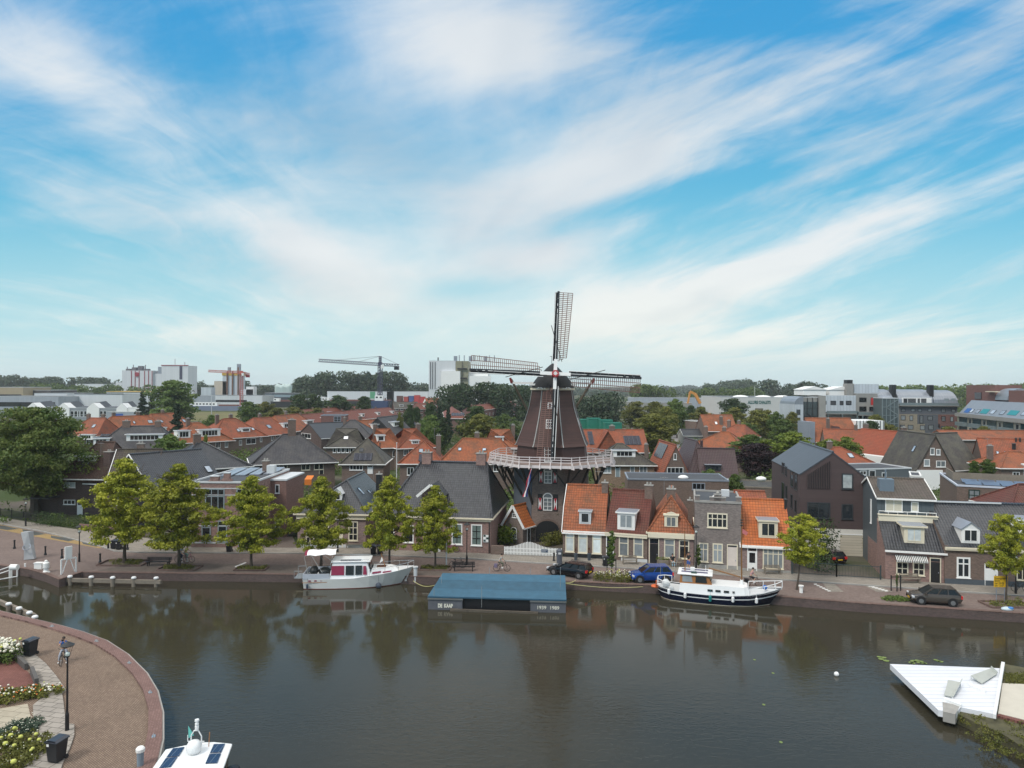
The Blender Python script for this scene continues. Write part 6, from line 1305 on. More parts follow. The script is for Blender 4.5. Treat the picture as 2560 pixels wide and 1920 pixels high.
tree('limehigh','r5',1270,985,430,0,'leaning yellow green tree in front of the modern house','tree',G1,base=(1218,1640)).rotation_euler = (rad(4),rad(5),1); tree('limehigh','b6',1150,235,640,0,'yellow green tree beside the yellow notice at the right edge','tree',G1,base=(1118,1402))
tree('young','r4',1003,1130,120,0,'young staked street tree in the flower pit by the white dormer house','tree',base=(1000,1532)); tree('young','r5',372,1250,75,0,'thin dark shrub tree against the stepped house front','tree',base=(365,1482))
t = tree('bigleaf','r1',110,62,860,0,'huge green brown tree with a leaning trunk at the left edge','tree',base=(370,998)); t.location.x -= 1
TT = [ # key, region, x, ytop, width, Z, label
 ('conifer','s1',1912,640,150,190,'dark narrow conifer between the orange roofs'),('green','s1',1870,395,420,300,'tall broad tree in front of the silo tower'),('conifer','s1',1540,510,120,330,'dark pine left of the broad silo tree'),('conifer','s1',1640,560,130,320,'second dark pine close to the broad silo tree'),
 ('green','r1',1470,300,300,128,'weeping green tree behind the tiled houses'),('fresh','r2',325,305,70,135,'small fresh green treetop above the blue black roof'),('green','s2',745,622,200,300,'round green tree beside the dry meadow'),('olive','s2',920,625,190,310,'brownish tree right of the round meadow tree'),
 ('dark','s2',1290,545,210,320,'dark tree left of the beige gable'),('dark','s2',1440,540,180,325,'dark tree in front of the beige gable'),('dark','s2',1700,555,230,330,'dark round tree before the long beige hall'),('dark','s2',1995,565,150,330,'dark round tree below the crane mast'),
 ('olive','s2',1050,690,200,290,'low olive shrub tree, left of a hedge run'),('olive','s2',1230,680,220,285,'low olive shrub tree in the middle of the hedge run'),('olive','s2',1480,690,180,285,'low olive shrub tree, right in the hedge run'),('green','s2',340,765,140,240,'small green tree at the lower edge of the meadow'),
 ('dark','s3',540,655,110,230,'dark pointed tree left of the dark garden group'),('dark','s3',765,650,140,235,'tallest dark tree of the garden group'),('conifer','s3',860,670,110,225,'dark conifer in the garden group'),('conifer','s3',955,672,100,225,'dark conifer beside the red end wall'),
 ('green','s3',760,770,200,195,'green garden tree near the parked cars'),('dark','s3',900,790,120,205,'dark shrub tree left of the red end wall'),('green','s3',740,870,130,180,'lighter round garden tree above the parked cars'),('dark','s3',610,680,90,240,'slender dark tree beside the grey brown row'),
 ('dark','s3',1255,670,290,200,'dark green tree right of the red end wall'),('olive','s3',1300,760,340,175,'yellow green tree with a spreading crown left of the mill'),('olive','s3',430,735,60,215,'tiny garden tree between the orange roofs'),
 ('green','s3',1600,830,260,215,'low green growth by the white moored yachts'),('green','s3',1560,760,220,240,'orchard greenery below the three storey terrace'),
 ('olive','s5',-40,450,230,300,'pale rounded tree just right of the mill cap'),('olive','s5',170,450,200,280,'rounded olive tree right of the mill, rear rank'),('green','s5',380,420,160,300,'dark green tree behind the olive ones'),('green','s5',400,462,170,265,'round green tree in front of the dark rear one'),
 ('olive','s5',270,505,200,230,'olive tree left of the mossy barn'),('olive','s5',140,580,400,190,'large ochre green tree in front of the mossy barn'),('dark','s5',555,490,110,290,'narrow dark tree right of the mossy barn'),('olive','s5',660,505,190,270,'rounded olive tree left of the tall orange block'),
 ('dark','s5',1010,415,240,330,'dark tree cutting into the lettered hall'),('olive','s5',1020,515,210,260,'olive tree right of the tall orange block'),('olive','s5',1270,540,250,240,'olive tree above the parked white vans'),('green','s5',1470,560,150,235,'narrow green tree left of the flats'),
 ('green','s5',1545,640,230,205,'green tree on the car park at the flats'),('olive','s5',1640,560,130,235,'olive tree touching the flats end'),('green','s5',1160,680,180,225,'hedge like green tree beside the car park'),('olive','s5',1370,540,130,245,'pale tree between the two car park trees'),
 ('green','r5',830,300,270,160,'dark green crown behind the copper beech, left side'),('fresh','r5',1180,275,360,150,'bright fresh green tree behind the modern house'),('fresh','r5',960,340,180,158,'fresh green crown above the copper beech'),('copper','r5',870,375,350,0,'dark purple copper beech'),
 ('fresh','r5',1500,340,300,150,'bright yellow green tree right of the modern roof'),('fresh','r6',240,320,220,150,'yellow green treetop left of the steep red roof'),('green','r5',680,640,160,108,'green climbing tree at the corner of the flat workshop'),('green','r5',470,600,180,122,'garden greenery in front of the aubergine roof'),
 ('dark','r6',450,180,140,185,'dark red leaved small tree below the stair tower'),('olive','s6',620,590,180,200,'olive tree in front of the stair tower'),('olive','s6',780,700,140,200,'olive shrub at the foot of the stair tower'),('olive','s6',1400,720,180,200,'olive treetop before the red brick flats'),('olive','s6',1770,715,160,198,'olive treetop before the teal balconies'),
 ('green','r6',1340,525,90,100,'shrub on the roof terrace, left one'),('green','r6',1455,512,110,99,'shrub on the roof terrace, right one'),
]
for a in TT:
    k = dict(base=(870,700)) if a[0] == 'copper' else {}
    t = tree(a[0],a[1],a[2],a[3],a[4],a[5],a[6],'tree',**k)
    if 'roof terrace' in a[6]: t.location.z = 6.6; s_ = (PD(a[1],a[2],a[3],a[5]).z-6.6)/10; t.scale.z = s_
def hedge(label,pts,h_,w_,mat,seed,name='hedge',cat='hedge',size=.16,n=60,step=.6):
    cl = []
    for a,b in zip(pts,pts[1:]):
        L_ = (b-a).length; k = max(1,int(L_/step))
        for i in range(k+1):
            p = a.lerp(b,i/k)
            for z in (h_*.3,h_*.72): cl.append((p.x,p.y,z,w_*.6,w_*.6,h_*.36))
    return tag(leaves(name,cl,n*(3 if h_ > 3 else 2),size*.8,seed,mat,z0=.01,shell=.4,jit=.1),label,cat)
hedge('clipped dark hedge at the foot of the leaning tree',[P('r1',330,1085),P('r1',545,1100)],1.9,1.5,DKG,21); hedge('short dark hedge right of the garden path',[P('r1',640,1105),P('r1',690,1108)],1.7,1.4,DKG,22)
hedge('low green hedge behind the parked white car',[P('r1',1330,1228),P('r1',1480,1240)],1.2,1.2,GREEN,23); hedge('light green bush against the mill shed',[P('r4',60,1245),P('r4',105,1240)],2.2,2.2,FRESH,24,'bush','bush',.3,130,1)
hedge('dark shrub beside the arched mill door',[P('r4',305,1215),P('r4',330,1215)],2.0,1.4,DKG,25,'bush','bush',.2,80); hedge('green shrubs between the mill door and the white verge house',[P('r4',430,1265),P('r4',540,1240)],1.5,1.4,OLIVE,26,'bush','bush',.22,80); hedge('tall dark green climber beside the mill arch',[P('r4',520,1215),P('r4',560,1215)],4.4,1.6,DKG,27,'bush','bush',.25,120)
hedge('dark round bush behind the bar fence',[P('r5',1420,1480),P('r5',1500,1488)],2.1,1.5,DKG,28,'bush','bush',.18,90); hedge('fresh green shrub left of the dark round bush',[P('r5',1300,1440),P('r5',1370,1470)],2.4,1.4,FRESH,29,'bush','bush',.2,80); hedge('tall green climber by the modern house corner',[P('r5',1420,1400),P('r5',1490,1400)],4.6,2.2,DKG,30,'bush','bush',.25,120)
hedge('clipped green hedge block below the copper beech',[P('r5',1000,700),P('r5',1080,700)],3.4,2.0,GREEN,31); hedge('climber at the garage door edge',[P('r6',378,1350),P('r6',384,1352)],2.6,.5,OLIVE,32,'climber','climber',.15,40)
# growth in the tree pits
for i,(r,x,y,w_,lab) in enumerate((('r1',1078,1412,2.4,'square grass pit under the leftmost quay tree'),('r1',1555,1456,2.0,'grass pit under the second quay tree'),('r2',720,1462,1.6,'leafy pit under the third quay tree'),('r3',857,1460,1.6,'leafy pit under the slim quay tree'),('b6',1118,1415,1.9,'overgrown pit beside the yellow notice'))):
    p = P(r,x,y); t = thing('tree_pit',lab,'tree pit',(p.x,p.y,0),0,'planted pits of the quay trees'); m = MB()
    for sg in (-1,1): m.box(-w_,w_,sg*w_*.5-.06,sg*w_*.5+.06,0,.16); m.box(sg*w_-.06,sg*w_+.06,-w_*.5+.06,w_*.5-.06,0,.16)
    m.build('edging',QC,t); rg = random.Random(i); leaves('ground_plants',[(rg.uniform(-w_,w_)*.85,rg.uniform(-w_,w_)*.42,.14,.35,.3,.2+(.4 if i == 4 else 0)*rg.random()) for _ in range(26)],45,.12,40+i,OLIVE,t,z0=.02)
WF = paint('white_blossom',(.72,.70,.58),.7); YF = paint('yellow_green_blossom',(.50,.52,.12),.7); OF = paint('orange_blossom',(.55,.16,.03),.7)
def flowers(name,label,spots,mat,r=.09,parent=None):
    m = MB(); rg = random.Random(len(spots))
    for p in spots: m.ball(p,r*rg.uniform(.7,1.2),6,4,sc=(1,1,.8))
    o = m.build(name,mat,parent,True)
    return tag(o,label,'flowers') if label and parent is None else o
def bed(label,cx,cy,rx,ry,h_,seed,fl,z=0,n=40,lm=OLIVE,rz=0.0,size=.12):
    rg = random.Random(seed); t = thing('flower_bed',label,'flower bed',(cx,cy,z),rz); cl = []
    for i in range(n): a = rg.uniform(0,6.28); d = rg.random()**.5; cl.append((rx*d*math.cos(a),ry*d*math.sin(a),h_*.4,.3+.05*h_,.3,h_*.5*rg.uniform(.6,1.1)))
    leaves('foliage',cl,70,size,seed,lm,t,z0=.01)
    for mt,k,rr in fl:
        s_ = []
        for i in range(k): a = rg.uniform(0,6.28); d = rg.random()**.5; s_.append((rx*d*math.cos(a),ry*d*math.sin(a),h_*rg.uniform(.65,1.05)))
        o = flowers('blossom',None,s_,mt,rr,t); o['kind'] = 'stuff'
    return t
p = P('r4',1040,1560); bed('overgrown flower pit with white and yellow blooms beside the dark estate car',p.x,p.y,2.3,1.0,.9,51,[(WF,60,.05),(YF,40,.05)])
p = P('s7',40,650); bed('white hydrangea bush on the near bank',p.x-.4,p.y,1.5,1.2,1.25,52,[(WF,120,.11),(YF,25,.1)],lm=GREEN,n=50)
p = P('s7',160,1030); bed('flower border with orange and white flowers above the pale path',p.x-1.0,p.y+.2,3.3,.9,.6,53,[(OF,50,.05),(WF,50,.07),(YF,40,.05)],n=90,rz=.25)
p = P('s7',110,1560); bed('green bed with lime coloured hydrangeas in the bottom left corner',p.x-.7,p.y,2.3,2.4,.55,54,[(YF,28,.13),(WF,60,.03)],n=120)
p = P('s7',230,1330); bed('blue grey low plants beside the footway',p.x-.5,p.y,.9,1.6,.4,55,[(WF,60,.03)],n=50,lm=leafmat('blue_green_leaves',(.05,.08,.05),(.09,.13,.09)))
# overgrown peninsula bank and garden undergrowth
rg = random.Random(3); cl = []
for i in range(80):
    a = rg.random(); b = rg.random(); y = 1120+b*330+a*120; x = 930+a*750
    if x < 900+(y-1160)*.9-40: x = 950+(y-1160)*.9+rg.random()*200
    p = P('s8',x,y); cl.append((p.x,p.y,rg.uniform(-.3,.0),.22,.22,.10*rg.uniform(.5,2)))
for i in range(60): p = P('s8',rg.uniform(1380,1650),rg.uniform(770,860)); cl.append((p.x,p.y,.0,.3,.3,.12))
tag(leaves('bank_weeds',cl,26,.10,60,OLIVE),kind='stuff')
def infoot(x,y,pad=1.0):
    for h_ in HS:
        l = h_[0] @ Vector((x,y,0))
        if -pad < l.x < h_[1]+pad and -pad < l.y < h_[2]+pad: return True
    return False
HS = []
for o in list(COL.objects):
    if o.type == 'EMPTY' and o.name in CH and o.parent is None:
        for c in CH[o.name]:
            if c.name.split('.')[0] == 'wall' and len(c.data.vertices):
                xs = [v.co for v in c.data.vertices]; HS.append(((Matrix.Translation(o.location) @ Matrix.Rotation(o.rotation_euler.z,4,'Z')).inverted(),max(v.x for v in xs),max(v.y for v in xs)))
cl = []
for i in range(2600):
    Zr = rg.uniform(96,330); Xr = rg.uniform(-.74,.74)*Zr
    if abs(Xr-5.3) < 12 and Zr < 106: continue
    if (Xr+2)**2 < 250 and Zr < 92: continue
    pxx = Xr/Zr*FPX+1280
    if 1650 < pxx < 1705 and Zr > 120: continue
    if 1850 < pxx < 1960 and 190 < Zr < 300: continue
    if infoot(Xr,Zr,1.6): continue
    hh = rg.choice((1.2,1.6,2.4,3.4)) if Zr > 115 else rg.choice((.8,1.2,1.8)); cl.append((Xr,Zr,hh*.4,hh*.7,hh*.7,hh*.55))
tag(leaves('garden_undergrowth',cl,70,.42,61,GREEN,z0=.01),kind='stuff')
# ---------------------------------------------------------------- distant woods
def wood(name,r,outline,Z,mat,seed,rcr=6.0,depth=40,size=2.0,n=60,dens=1.0):
    """a mass of crowns whose skyline follows outline at distance Z"""
    rg = random.Random(seed); cl = []; pts = [PD(r,x,y,Z) for x,y in outline]; L_ = pts[-1].x-pts[0].x; k = int(L_/rcr*2.2*dens)
    for i in range(k):
        X = pts[0].x+L_*rg.random()
        for a,b in zip(pts,pts[1:]):
            if a.x <= X <= b.x: top = a.z+(b.z-a.z)*(X-a.x)/(b.x-a.x); break
        top *= rg.uniform(.84,1.03) if i % 3 else 1.0; Yy = rg.uniform(0,depth); rc = rcr*rg.uniform(.7,1.15)
        zz = top-rc*.8
        while zz > -rc*.5: cl.append((X*(Z+Yy)/Z+rg.uniform(-1,1)*rc*.5,Z+Yy,zz,rc,rc,rc*.85)); zz -= rc*1.25
    return tag(leaves(name,cl,int(n*1.9),size*1.15,seed,WOODM if mat is DKG else mat,z0=0.0,shell=.72,jit=.07),kind='stuff')
wood('distant_wood','s1',[(-150,345),(60,338),(100,328),(150,352),(330,352),(400,385),(430,358),(560,352),(640,356),(660,372),(690,360),(860,352),(1000,362),(1200,370),(1290,395)],900,DKG,70,8,60,2.2,80)
wood('tree_belt','s1',[(180,440),(300,420),(500,402),(600,425),(700,450),(760,415),(830,470),(870,440),(950,450),(1000,462),(1100,470),(1180,428),(1300,450),(1400,455),(1480,470),(1530,440),(1590,422),(1640,450)],640,GREEN,71,6,40,1.7,80,.7)
wood('tree_belt','s2',[(60,430),(200,415),(300,385),(380,430),(640,400),(760,395),(830,420),(950,450),(1020,470),(1320,460)],900,DKG,72,8,50,2.2,80,.8)
wood('poplar_wood','s2',[(1298,350),(1340,312),(1500,300),(1700,288),(1900,296),(2080,290),(2200,294),(2330,300),(2400,322),(2430,350)],620,DKG,73,6.5,45,1.6,110,1.2)
wood('distant_wood','s3',[(480,420),(560,410),(680,425),(760,430)],800,DKG,74,8,40,2,70)
wood('tree_belt','s3',[(790,560),(850,480),(900,460),(960,440),(1100,432),(1200,425),(1300,420),(1400,408),(1480,440),(1560,430),(1650,450),(1750,455),(1850,440)],380,leafmat('belt_leaves',(.020,.045,.016),(.045,.075,.022)),75,5.5,30,1.1,110,1.6)
wood('tree_belt','r4',[(690,-10),(760,-40),(850,-20),(950,-60),(1050,-70),(1130,-50),(1200,-30)],330,DKG,76,5,26,1.0,110,1.6)
wood('distant_wood','s5',[(-60,270),(60,262),(150,275),(230,262),(290,310),(340,305),(420,320),(500,330),(600,330),(700,290),(760,285),(850,282),(930,320),(1020,315),(1120,300),(1220,285),(1300,320),(1340,280)],620,GREEN,77,7,50,1.8,90,1.0)
wood('poplar_wood','s5',[(740,262),(800,240),(900,226),(1000,216),(1150,208),(1200,212),(1225,228)],1100,DKG,78,9,60,2.6,90,1.2)
wood('distant_wood','s5',[(1318,216),(1400,212),(1455,220),(1480,232),(1560,222),(1610,250),(1700,262),(1740,280)],760,DKG,79,8,50,2.0,90,1.1)
wood('distant_wood','s6',[(-240,270),(-180,235),(-100,224),(-30,236),(60,270),(110,300)],640,DKG,80,7,40,1.8,90,1.2)
wood('distant_wood','s6',[(100,318),(350,310),(480,268),(560,262),(640,285),(690,265),(760,272),(860,290),(960,300),(1010,266),(1100,268),(1180,282),(1300,276),(1450,262),(1540,236),(1600,255),(1700,275),(1780,262),(1850,258),(1920,285),(2050,290),(2150,262),(2300,240)],560,GREEN,81,7,60,1.7,100,1.2)
for i,(Zb,hb,mt) in enumerate(((1300,12,WOODM),(1900,13,WOODM),(2800,16,WOODM))):
    cl = []; rg = random.Random(90+i)
    for k in range(520): X = rg.uniform(-.8,.8)*Zb; rc = rg.uniform(7,12)*(1+i*.3); hh = hb*rg.uniform(.6,1.1)*(.8+.4*math.sin(X/Zb*23+i)); cl.append((X,Zb+rg.uniform(-120,200),hh*.45,rc*1.5,rc,hh*.6))
    tag(leaves('horizon_trees',cl,90,3.5+i*1.5,90+i,mt,z0=0,shell=.7,jit=.06),kind='stuff')
# ================================================================ vehicles, boats, people, street furniture
RUB = paint('tyre_rubber',(.012,.012,.013),.8); ALLOY = paint('alloy',(.26,.27,.28),.3,.6,var=.05); CARG = glass('car_glass',(.006,.008,.009),.08,.45); REDL = paint('red_lamp',(.55,.02,.02),.25); CLR = paint('clear_lamp',(.6,.62,.65),.15); YPL = paint('yellow_plate',(.60,.38,.02),.5)
def carpaint(n,c): 
    m = paint(n,c,.22,.25,var=.03); m.node_tree.nodes['Principled BSDF'].inputs['Coat Weight'].default_value = .2; return m
def car(label,fw,rw,L,Wd,Hh,kind,col,group=None,z=.004,heading=None,at=None,plate=YPL):
    """fw, rw: bearings of the near front and rear tyre feet, or at + heading"""
    if at is None:
        F,R_ = P(*fw,z),P(*rw,z); d = (F-R_).normalized(); s_ = Vector((-d.y,d.x,0)); s_ = s_ if s_.y > 0 else -s_; c = (F+R_)/2+s_*Wd*.46; a = math.atan2(d.y,d.x)
    else: c = at; a = heading
    t = thing('car',label,'car',(c.x,c.y,z),a,group); w = Wd/2; body = carpaint('car_%s' % str(col),col) if isinstance(col,tuple) else col; h_ = Hh
    b = {'estate': [(-.5,.52,.82),(-.47,.34,.98),(-.2,.24,.98),(.12,.24,.95),(.30,.24,.88),(.46,.30,.72),(.5,.42,.60)],'hatch': [(-.5,.50,.85),(-.47,.32,1.02),(-.2,.24,1.02),(.12,.24,1.0),(.27,.24,.92),(.45,.30,.78),(.5,.42,.64)]}[kind if kind != 'suv' else 'hatch']
    up = 1.08 if kind == 'suv' else 1.0; m = MB(); rows = []
    for x,zb,zt in b:
        ww = w*(.90 if abs(x) > .48 else .97 if abs(x) > .44 else 1); zb *= up; zt *= up; rows.append([(x*L,y*ww,q_) for y,q_ in ((-.86,zb),(-1,zb+.14),(-1.0,zt-.28),(-.93,zt),(.93,zt),(1.0,zt-.28),(1,zb+.14),(.86,zb))])
    m.grid(rows,0,True); m.poly(rows[0][::-1]); m.poly(rows[-1]); m.build('body',body,t,True,.02)
    zb = .96*up if kind == 'estate' else 1.0*up; x0,x1,x2,x3 = (-.49,-.43,.02,.21) if kind == 'estate' else (-.47,-.37,.05,.26)
    m = MB(); lo = [(x0*L,-.90*w,zb),(x3*L,-.86*w,zb-.06),(x3*L,.86*w,zb-.06),(x0*L,.90*w,zb)]; hi = [(x1*L,-.70*w,h_-.05),(x2*L,-.72*w,h_-.05),(x2*L,.72*w,h_-.05),(x1*L,.70*w,h_-.05)]
    m.grid([lo,hi],0,True); m.build('windows',CARG,t); m = MB(); m.slab([(x1*L-.04,-.71*w,h_-.02),(x2*L+.04,-.73*w,h_-.03),(x2*L+.04,.73*w,h_-.03),(x1*L-.04,.71*w,h_-.02)],.07)
    for a_,b_ in zip(lo,hi): m.bar(a_,b_,.09,.09)
    for sg in (-1,1):
        for f in (.38,.70 if kind == 'estate' else .66): xa = lo[1][0]*(1-f)+lo[0][0]*f; xb = hi[1][0]*(1-f)+hi[0][0]*f; m.bar((xa,sg*.895*w,zb-.02),(xb,sg*.715*w,h_-.05),.07,.05)
        if kind == 'estate': m.bar((x1*L,sg*.66*w,h_+.05),(x2*L,sg*.66*w,h_+.05),.04,.04)
    m.build('roof',body,t)
    for xs in (-.31,.31):
        for sg in (-1,1):
            m = MB(); r = .35*up; m.tube((xs*L,sg*(w-.20),r),(xs*L,sg*(w+.015),r),r,r,16); o = m.build('wheel',RUB,t); m = MB(); m.tube((xs*L,sg*(w),r),(xs*L,sg*(w+.028),r),r*.62,r*.56,10); m.build('rim',ALLOY,o)
            m = MB(); m.tube((xs*L,sg*(w-.1),r+.02),(xs*L,sg*(w+.006),r+.02),r*1.18,r*1.18,16); m.build('wheel_arch',BLK,t)
    for sg in (-1,1):
        m = MB(); m.box(.465*L-.1,.485*L,sg*w*.80-.17,sg*w*.80+.17,.62*up,.76*up); m.build('headlight',CLR,t); m = MB(); m.box(-.502*L,-.47*L,sg*w*.82-.15,sg*w*.82+.14,.72*up,.98*up); m.build('tail_light',REDL,t)
        m = MB(); m.box(.20*L,.23*L,sg*(w+.02),sg*(w+.2),zb-.08,zb+.08) if sg > 0 else m.box(.20*L,.23*L,-(w+.2),-(w+.02),zb-.08,zb+.08); m.build('mirror',body,t)
    m = MB(); m.box(.497*L,.508*L,-.26,.26,.40,.52); m.build('number_plate',plate,t); m = MB(); m.box(-.513*L,-.50*L,-.26,.26,.62,.74); m.build('number_plate',plate,t)
    return t
car('black estate car driving left past the white fence',('r4',486,1512),('r4',728,1552),4.6,1.76,1.45,'estate',(.008,.009,.012)); car('bright blue compact off roader beside the flower pit',('r4',1232,1588),('r4',1478,1586),4.15,1.78,1.65,'suv',(.002,.045,.24))
car('grey brown hatchback parked at the water edge on the right',('s8',577,120),('s8',889,142),4.1,1.78,1.55,'hatch',(.075,.062,.052)); car('dark plum hatchback seen from behind in the fenced driveway',None,None,4.0,1.72,1.48,'hatch',(.030,.014,.022),at=P('r6',150,1425)+Vector((-.2,1.4,0)),heading=rad(100))
car('white car with black bumper parked behind the second quay tree',None,None,4.1,1.74,1.5,'hatch',(.62,.66,.68),at=P('r1',1572,1245)+Vector((0,1.6,0)),heading=rad(-100))
FC = [('white parked car between orange roofs, nearest of its pair','r3',1010,440,165,(.6,.62,.65)),('silver parked car behind the nearest white one','r3',1030,390,180,(.4,.43,.47)),('dark parked car left of the red end wall','r3',845,330,205,(.05,.06,.08)),('pale parked car above the dark one left of the red end wall','r3',850,300,215,(.5,.52,.5)),
      ('small white car on the grey street right of the mill','s5',190,945,150,(.6,.62,.64)),('white van left on the far car park','s5',1155,770,215,(.6,.62,.65)),('white van with blue stripe on the far car park','s5',1215,765,219,(.58,.62,.7)),('dark car before the white vans','s5',1230,795,208,(.03,.03,.035)),('white van right of the dark green container','s5',1400,780,214,(.6,.6,.62))]
for i,(lab,r,x,y,Z,c) in enumerate(FC): a = PD(r,x,y,Z); car(lab,None,None,4.3,1.8,1.5 if 'van' not in lab else 1.9,'hatch' if i % 2 else 'estate',c,'cars parked far back',at=Vector((a.x,Z,0)),heading=rad((10,25,150,160,90,5,0,12,3)[i]),z=.02)
# ---------------------------------------------------------------- boats
def hull(rows,lv,mats,name,parent):
    """rows: (x, half beam at deck, half beam at waterline, deck z); lv: fractions of height where colour bands change"""
    m = MB(); 
    for k in range(len(lv)-1):
        for sg in (-1,1):
            g = []
            for x,bd,bw,zd,xw in rows:
                r_ = []
                for f in (lv[k],lv[k+1]): ff = max(0,f); z = -.35 if f < 0 else zd*f; bb = bw+(bd-bw)*ff**.7; r_.append((xw+(x-xw)*ff,sg*(bb*(.8 if f < 0 else 1)),z))
                g.append(r_)
            m.grid(g if sg > 0 else g[::-1],k)
        r0 = rows[0]
    x,bd,bw,zd,xw = rows[0]
    for k in range(len(lv)-1):
        f0,f1 = max(0,lv[k]),lv[k+1]; z0,z1 = (-.35 if lv[k] < 0 else zd*f0),zd*f1; b0,b1 = bw+(bd-bw)*f0**.7,bw+(bd-bw)*f1**.7
        m.poly([(xw+(x-xw)*f0,b0,z0),(xw+(x-xw)*f0,-b0,z0),(xw+(x-xw)*f1,-b1,z1),(xw+(x-xw)*f1,b1,z1)],k)
    h_ = m.build(name,mats,parent,False); d = MB(); g = [[(x,-bd*.985,zd-.03),(x,bd*.985,zd-.03)] for x,bd,bw,zd,xw in rows]; d.grid(g); return h_,d
BW = paint('boat_white',(.74,.75,.75),.3,var=.04); HG = paint('hull_grey_white',(.56,.57,.55),.35,var=.06); MAG = paint('crimson_curtain',(.22,.012,.05),.6); DW = paint('dark_waterline',(.02,.015,.012),.6); STEELR = paint('stainless',(.55,.56,.56),.25,.7)
a = P('b1',240,822,WZ); b = P('b1',1720,792,WZ); an = math.atan2(b.y-a.y,b.x-a.x)
t = thing('motor_cruiser','white motor cruiser with crimson curtains and white awning moored at the quay','boat',(a.x-.25,a.y+1.45,WZ),an)
rows_ = [(0,1.45,1.35,1.02,.1),(1.5,1.58,1.5,1.0,1.5),(3,1.62,1.55,1.0,3),(5,1.62,1.5,1.04,5),(6.5,1.58,1.35,1.25,6.4),(8,1.38,1.0,1.4,7.7),(9.3,.98,.55,1.56,8.7),(10.2,.5,.2,1.68,9.3),(10.8,.06,.02,1.78,9.7)]
h_,d = hull(rows_,[-1,.02,.06,.98,1.0],[DW,paint('red_line',(.3,.04,.04)),HG,BW],'hull',t); d.build('deck',BW,t)
m = MB()
lo = [(2.55,-1.42),(6.75,-1.32),(6.75,1.32),(2.55,1.42)]; hi = [(2.85,-1.12),(6.2,-1.08),(6.2,1.08),(2.85,1.12)]; m.grid([[(x,y,.98) for x,y in lo],[(x,y,2.5) for x,y in hi]],0,True); m.box(2.7,6.55,-1.22,1.22,2.5,2.62); o = m.build('cabin',BW,t,bevel=.04)
def sidewin(x0,x1,z0,z1,mt,nm='cabin_window',yb=-1.42,yt=-1.12,zb=.98,zt=2.5,cut=0.0,both=True):
    for sg in (1,-1):
        m = MB(); f = lambda z: (yb+(yt-yb)*(z-zb)/(zt-zb))*sg-.02*sg; m.prism([(x0+cut,f(z0),z0),(x1,f(z0),z0),(x1-abs(cut),f(z1),z1),(x0+abs(cut),f(z1),z1)],(0,-.025*sg,0)); m.build(nm,mt,o)
        if not both: break
sidewin(2.75,4.0,1.32,2.2,MAG); sidewin(4.15,4.95,1.32,2.2,CARG); sidewin(5.1,5.75,1.32,2.2,CARG); sidewin(5.75,6.25,1.32,2.15,MAG,cut=.12)
m = MB(); m.prism([(6.74,-1.0,1.4),(6.74,1.0,1.4),(6.40,.9,2.25),(6.40,-.9,2.25)],(.03,0,.01)); m.build('windscreen',CARG,o)
m = MB(); m.box(3.6,5.6,-.95,-.5,2.63,2.66); m.build('solar_panel',SOLAR,o); m = MB(); [m.tube((2.9,s_*1.1,2.75),(6.4,s_*1.1,2.75),.02) for s_ in (-1,1)]; m.build('grab_rail',STEELR,o)
m = MB(); m.grid([[(6.5,-1.22,1.15),(8.6,-.85,1.45),(9.3,-.35,1.5),(9.3,.35,1.5),(8.6,.85,1.45),(6.5,1.22,1.15)],[(6.7,-1.05,1.78),(8.4,-.72,1.80),(9.0,-.3,1.78),(9.0,.3,1.78),(8.4,.72,1.80),(6.7,1.05,1.78)]],0); m.poly([(6.7,-1.05,1.78),(8.4,-.72,1.80),(9.0,-.3,1.78),(9.0,.3,1.78),(8.4,.72,1.80),(6.7,1.05,1.78)]); o = m.build('fore_cabin',BW,t)
for x in (6.75,7.75): m = MB(); s0 = -1.2+(x-6.6)*.17; m.prism([(x,s0,1.33),(x+.85,s0+.16,1.42),(x+.85,s0+.2,1.56),(x,s0+.04,1.50)],(0,-.03,0)); m.build('side_window',MAG,o)
m = MB(); m.box(7.1,8.0,-.45,.45,1.80,1.84); m.build('hatch',paint('hatch_dark',(.10,.05,.035),.3),o)
m = MB(); m.box(.05,2.6,-1.5,-1.44,.98,1.5); m.box(.05,2.6,1.44,1.5,.98,1.5); m.box(.02,.08,-1.44,1.44,.98,1.5); m.build('aft_screen',paint('screen_cloth',(.40,.43,.48),.6),t)
m = MB(); [m.box(x,x+.26,-1.58,-1.555,.80,.90) for x in (.55,1.15,1.75)]; m.build('porthole',MAG,t); m = MB(); m.box(.0,2.4,-1.585,-1.56,.66,.71); m.build('rubbing_strake',TEAK,t)
m = MB(); m.ball((.9,-.2,1.55),.5,8,6,sc=(.9,1.4,.9)); m.ball((1.9,0,1.4),.55,8,6,sc=(1.2,1.3,.7)); m.build('covered_seats',paint('black_cover',(.008,.012,.013),.5),t,True)
m = MB(); n = 6; rw_ = []
for i in range(n+1): x = .05+3.0*i/n; rw_.append([(x+.12*s_*s_,1.25*s_,3.25+.22*math.cos(s_*1.5)+(.10*i/n)+.06*math.sin(i*2.1)) for s_ in (-1,-.6,-.2,.2,.6,1)])
m.grid(rw_); m.grid([[(x,y,z-.03) for x,y,z in r] for r in rw_][::-1]); m.build('awning',[paint('awning_white',(.82,.82,.83),.8)],t); m = MB(); m.grid([[(x-.02,y,z+.012) for x,y,z in rw_[0]],[(x+.22,y,z+.03) for x,y,z in rw_[0]]]); m.build('awning_trim',MAG,t)
m = MB()
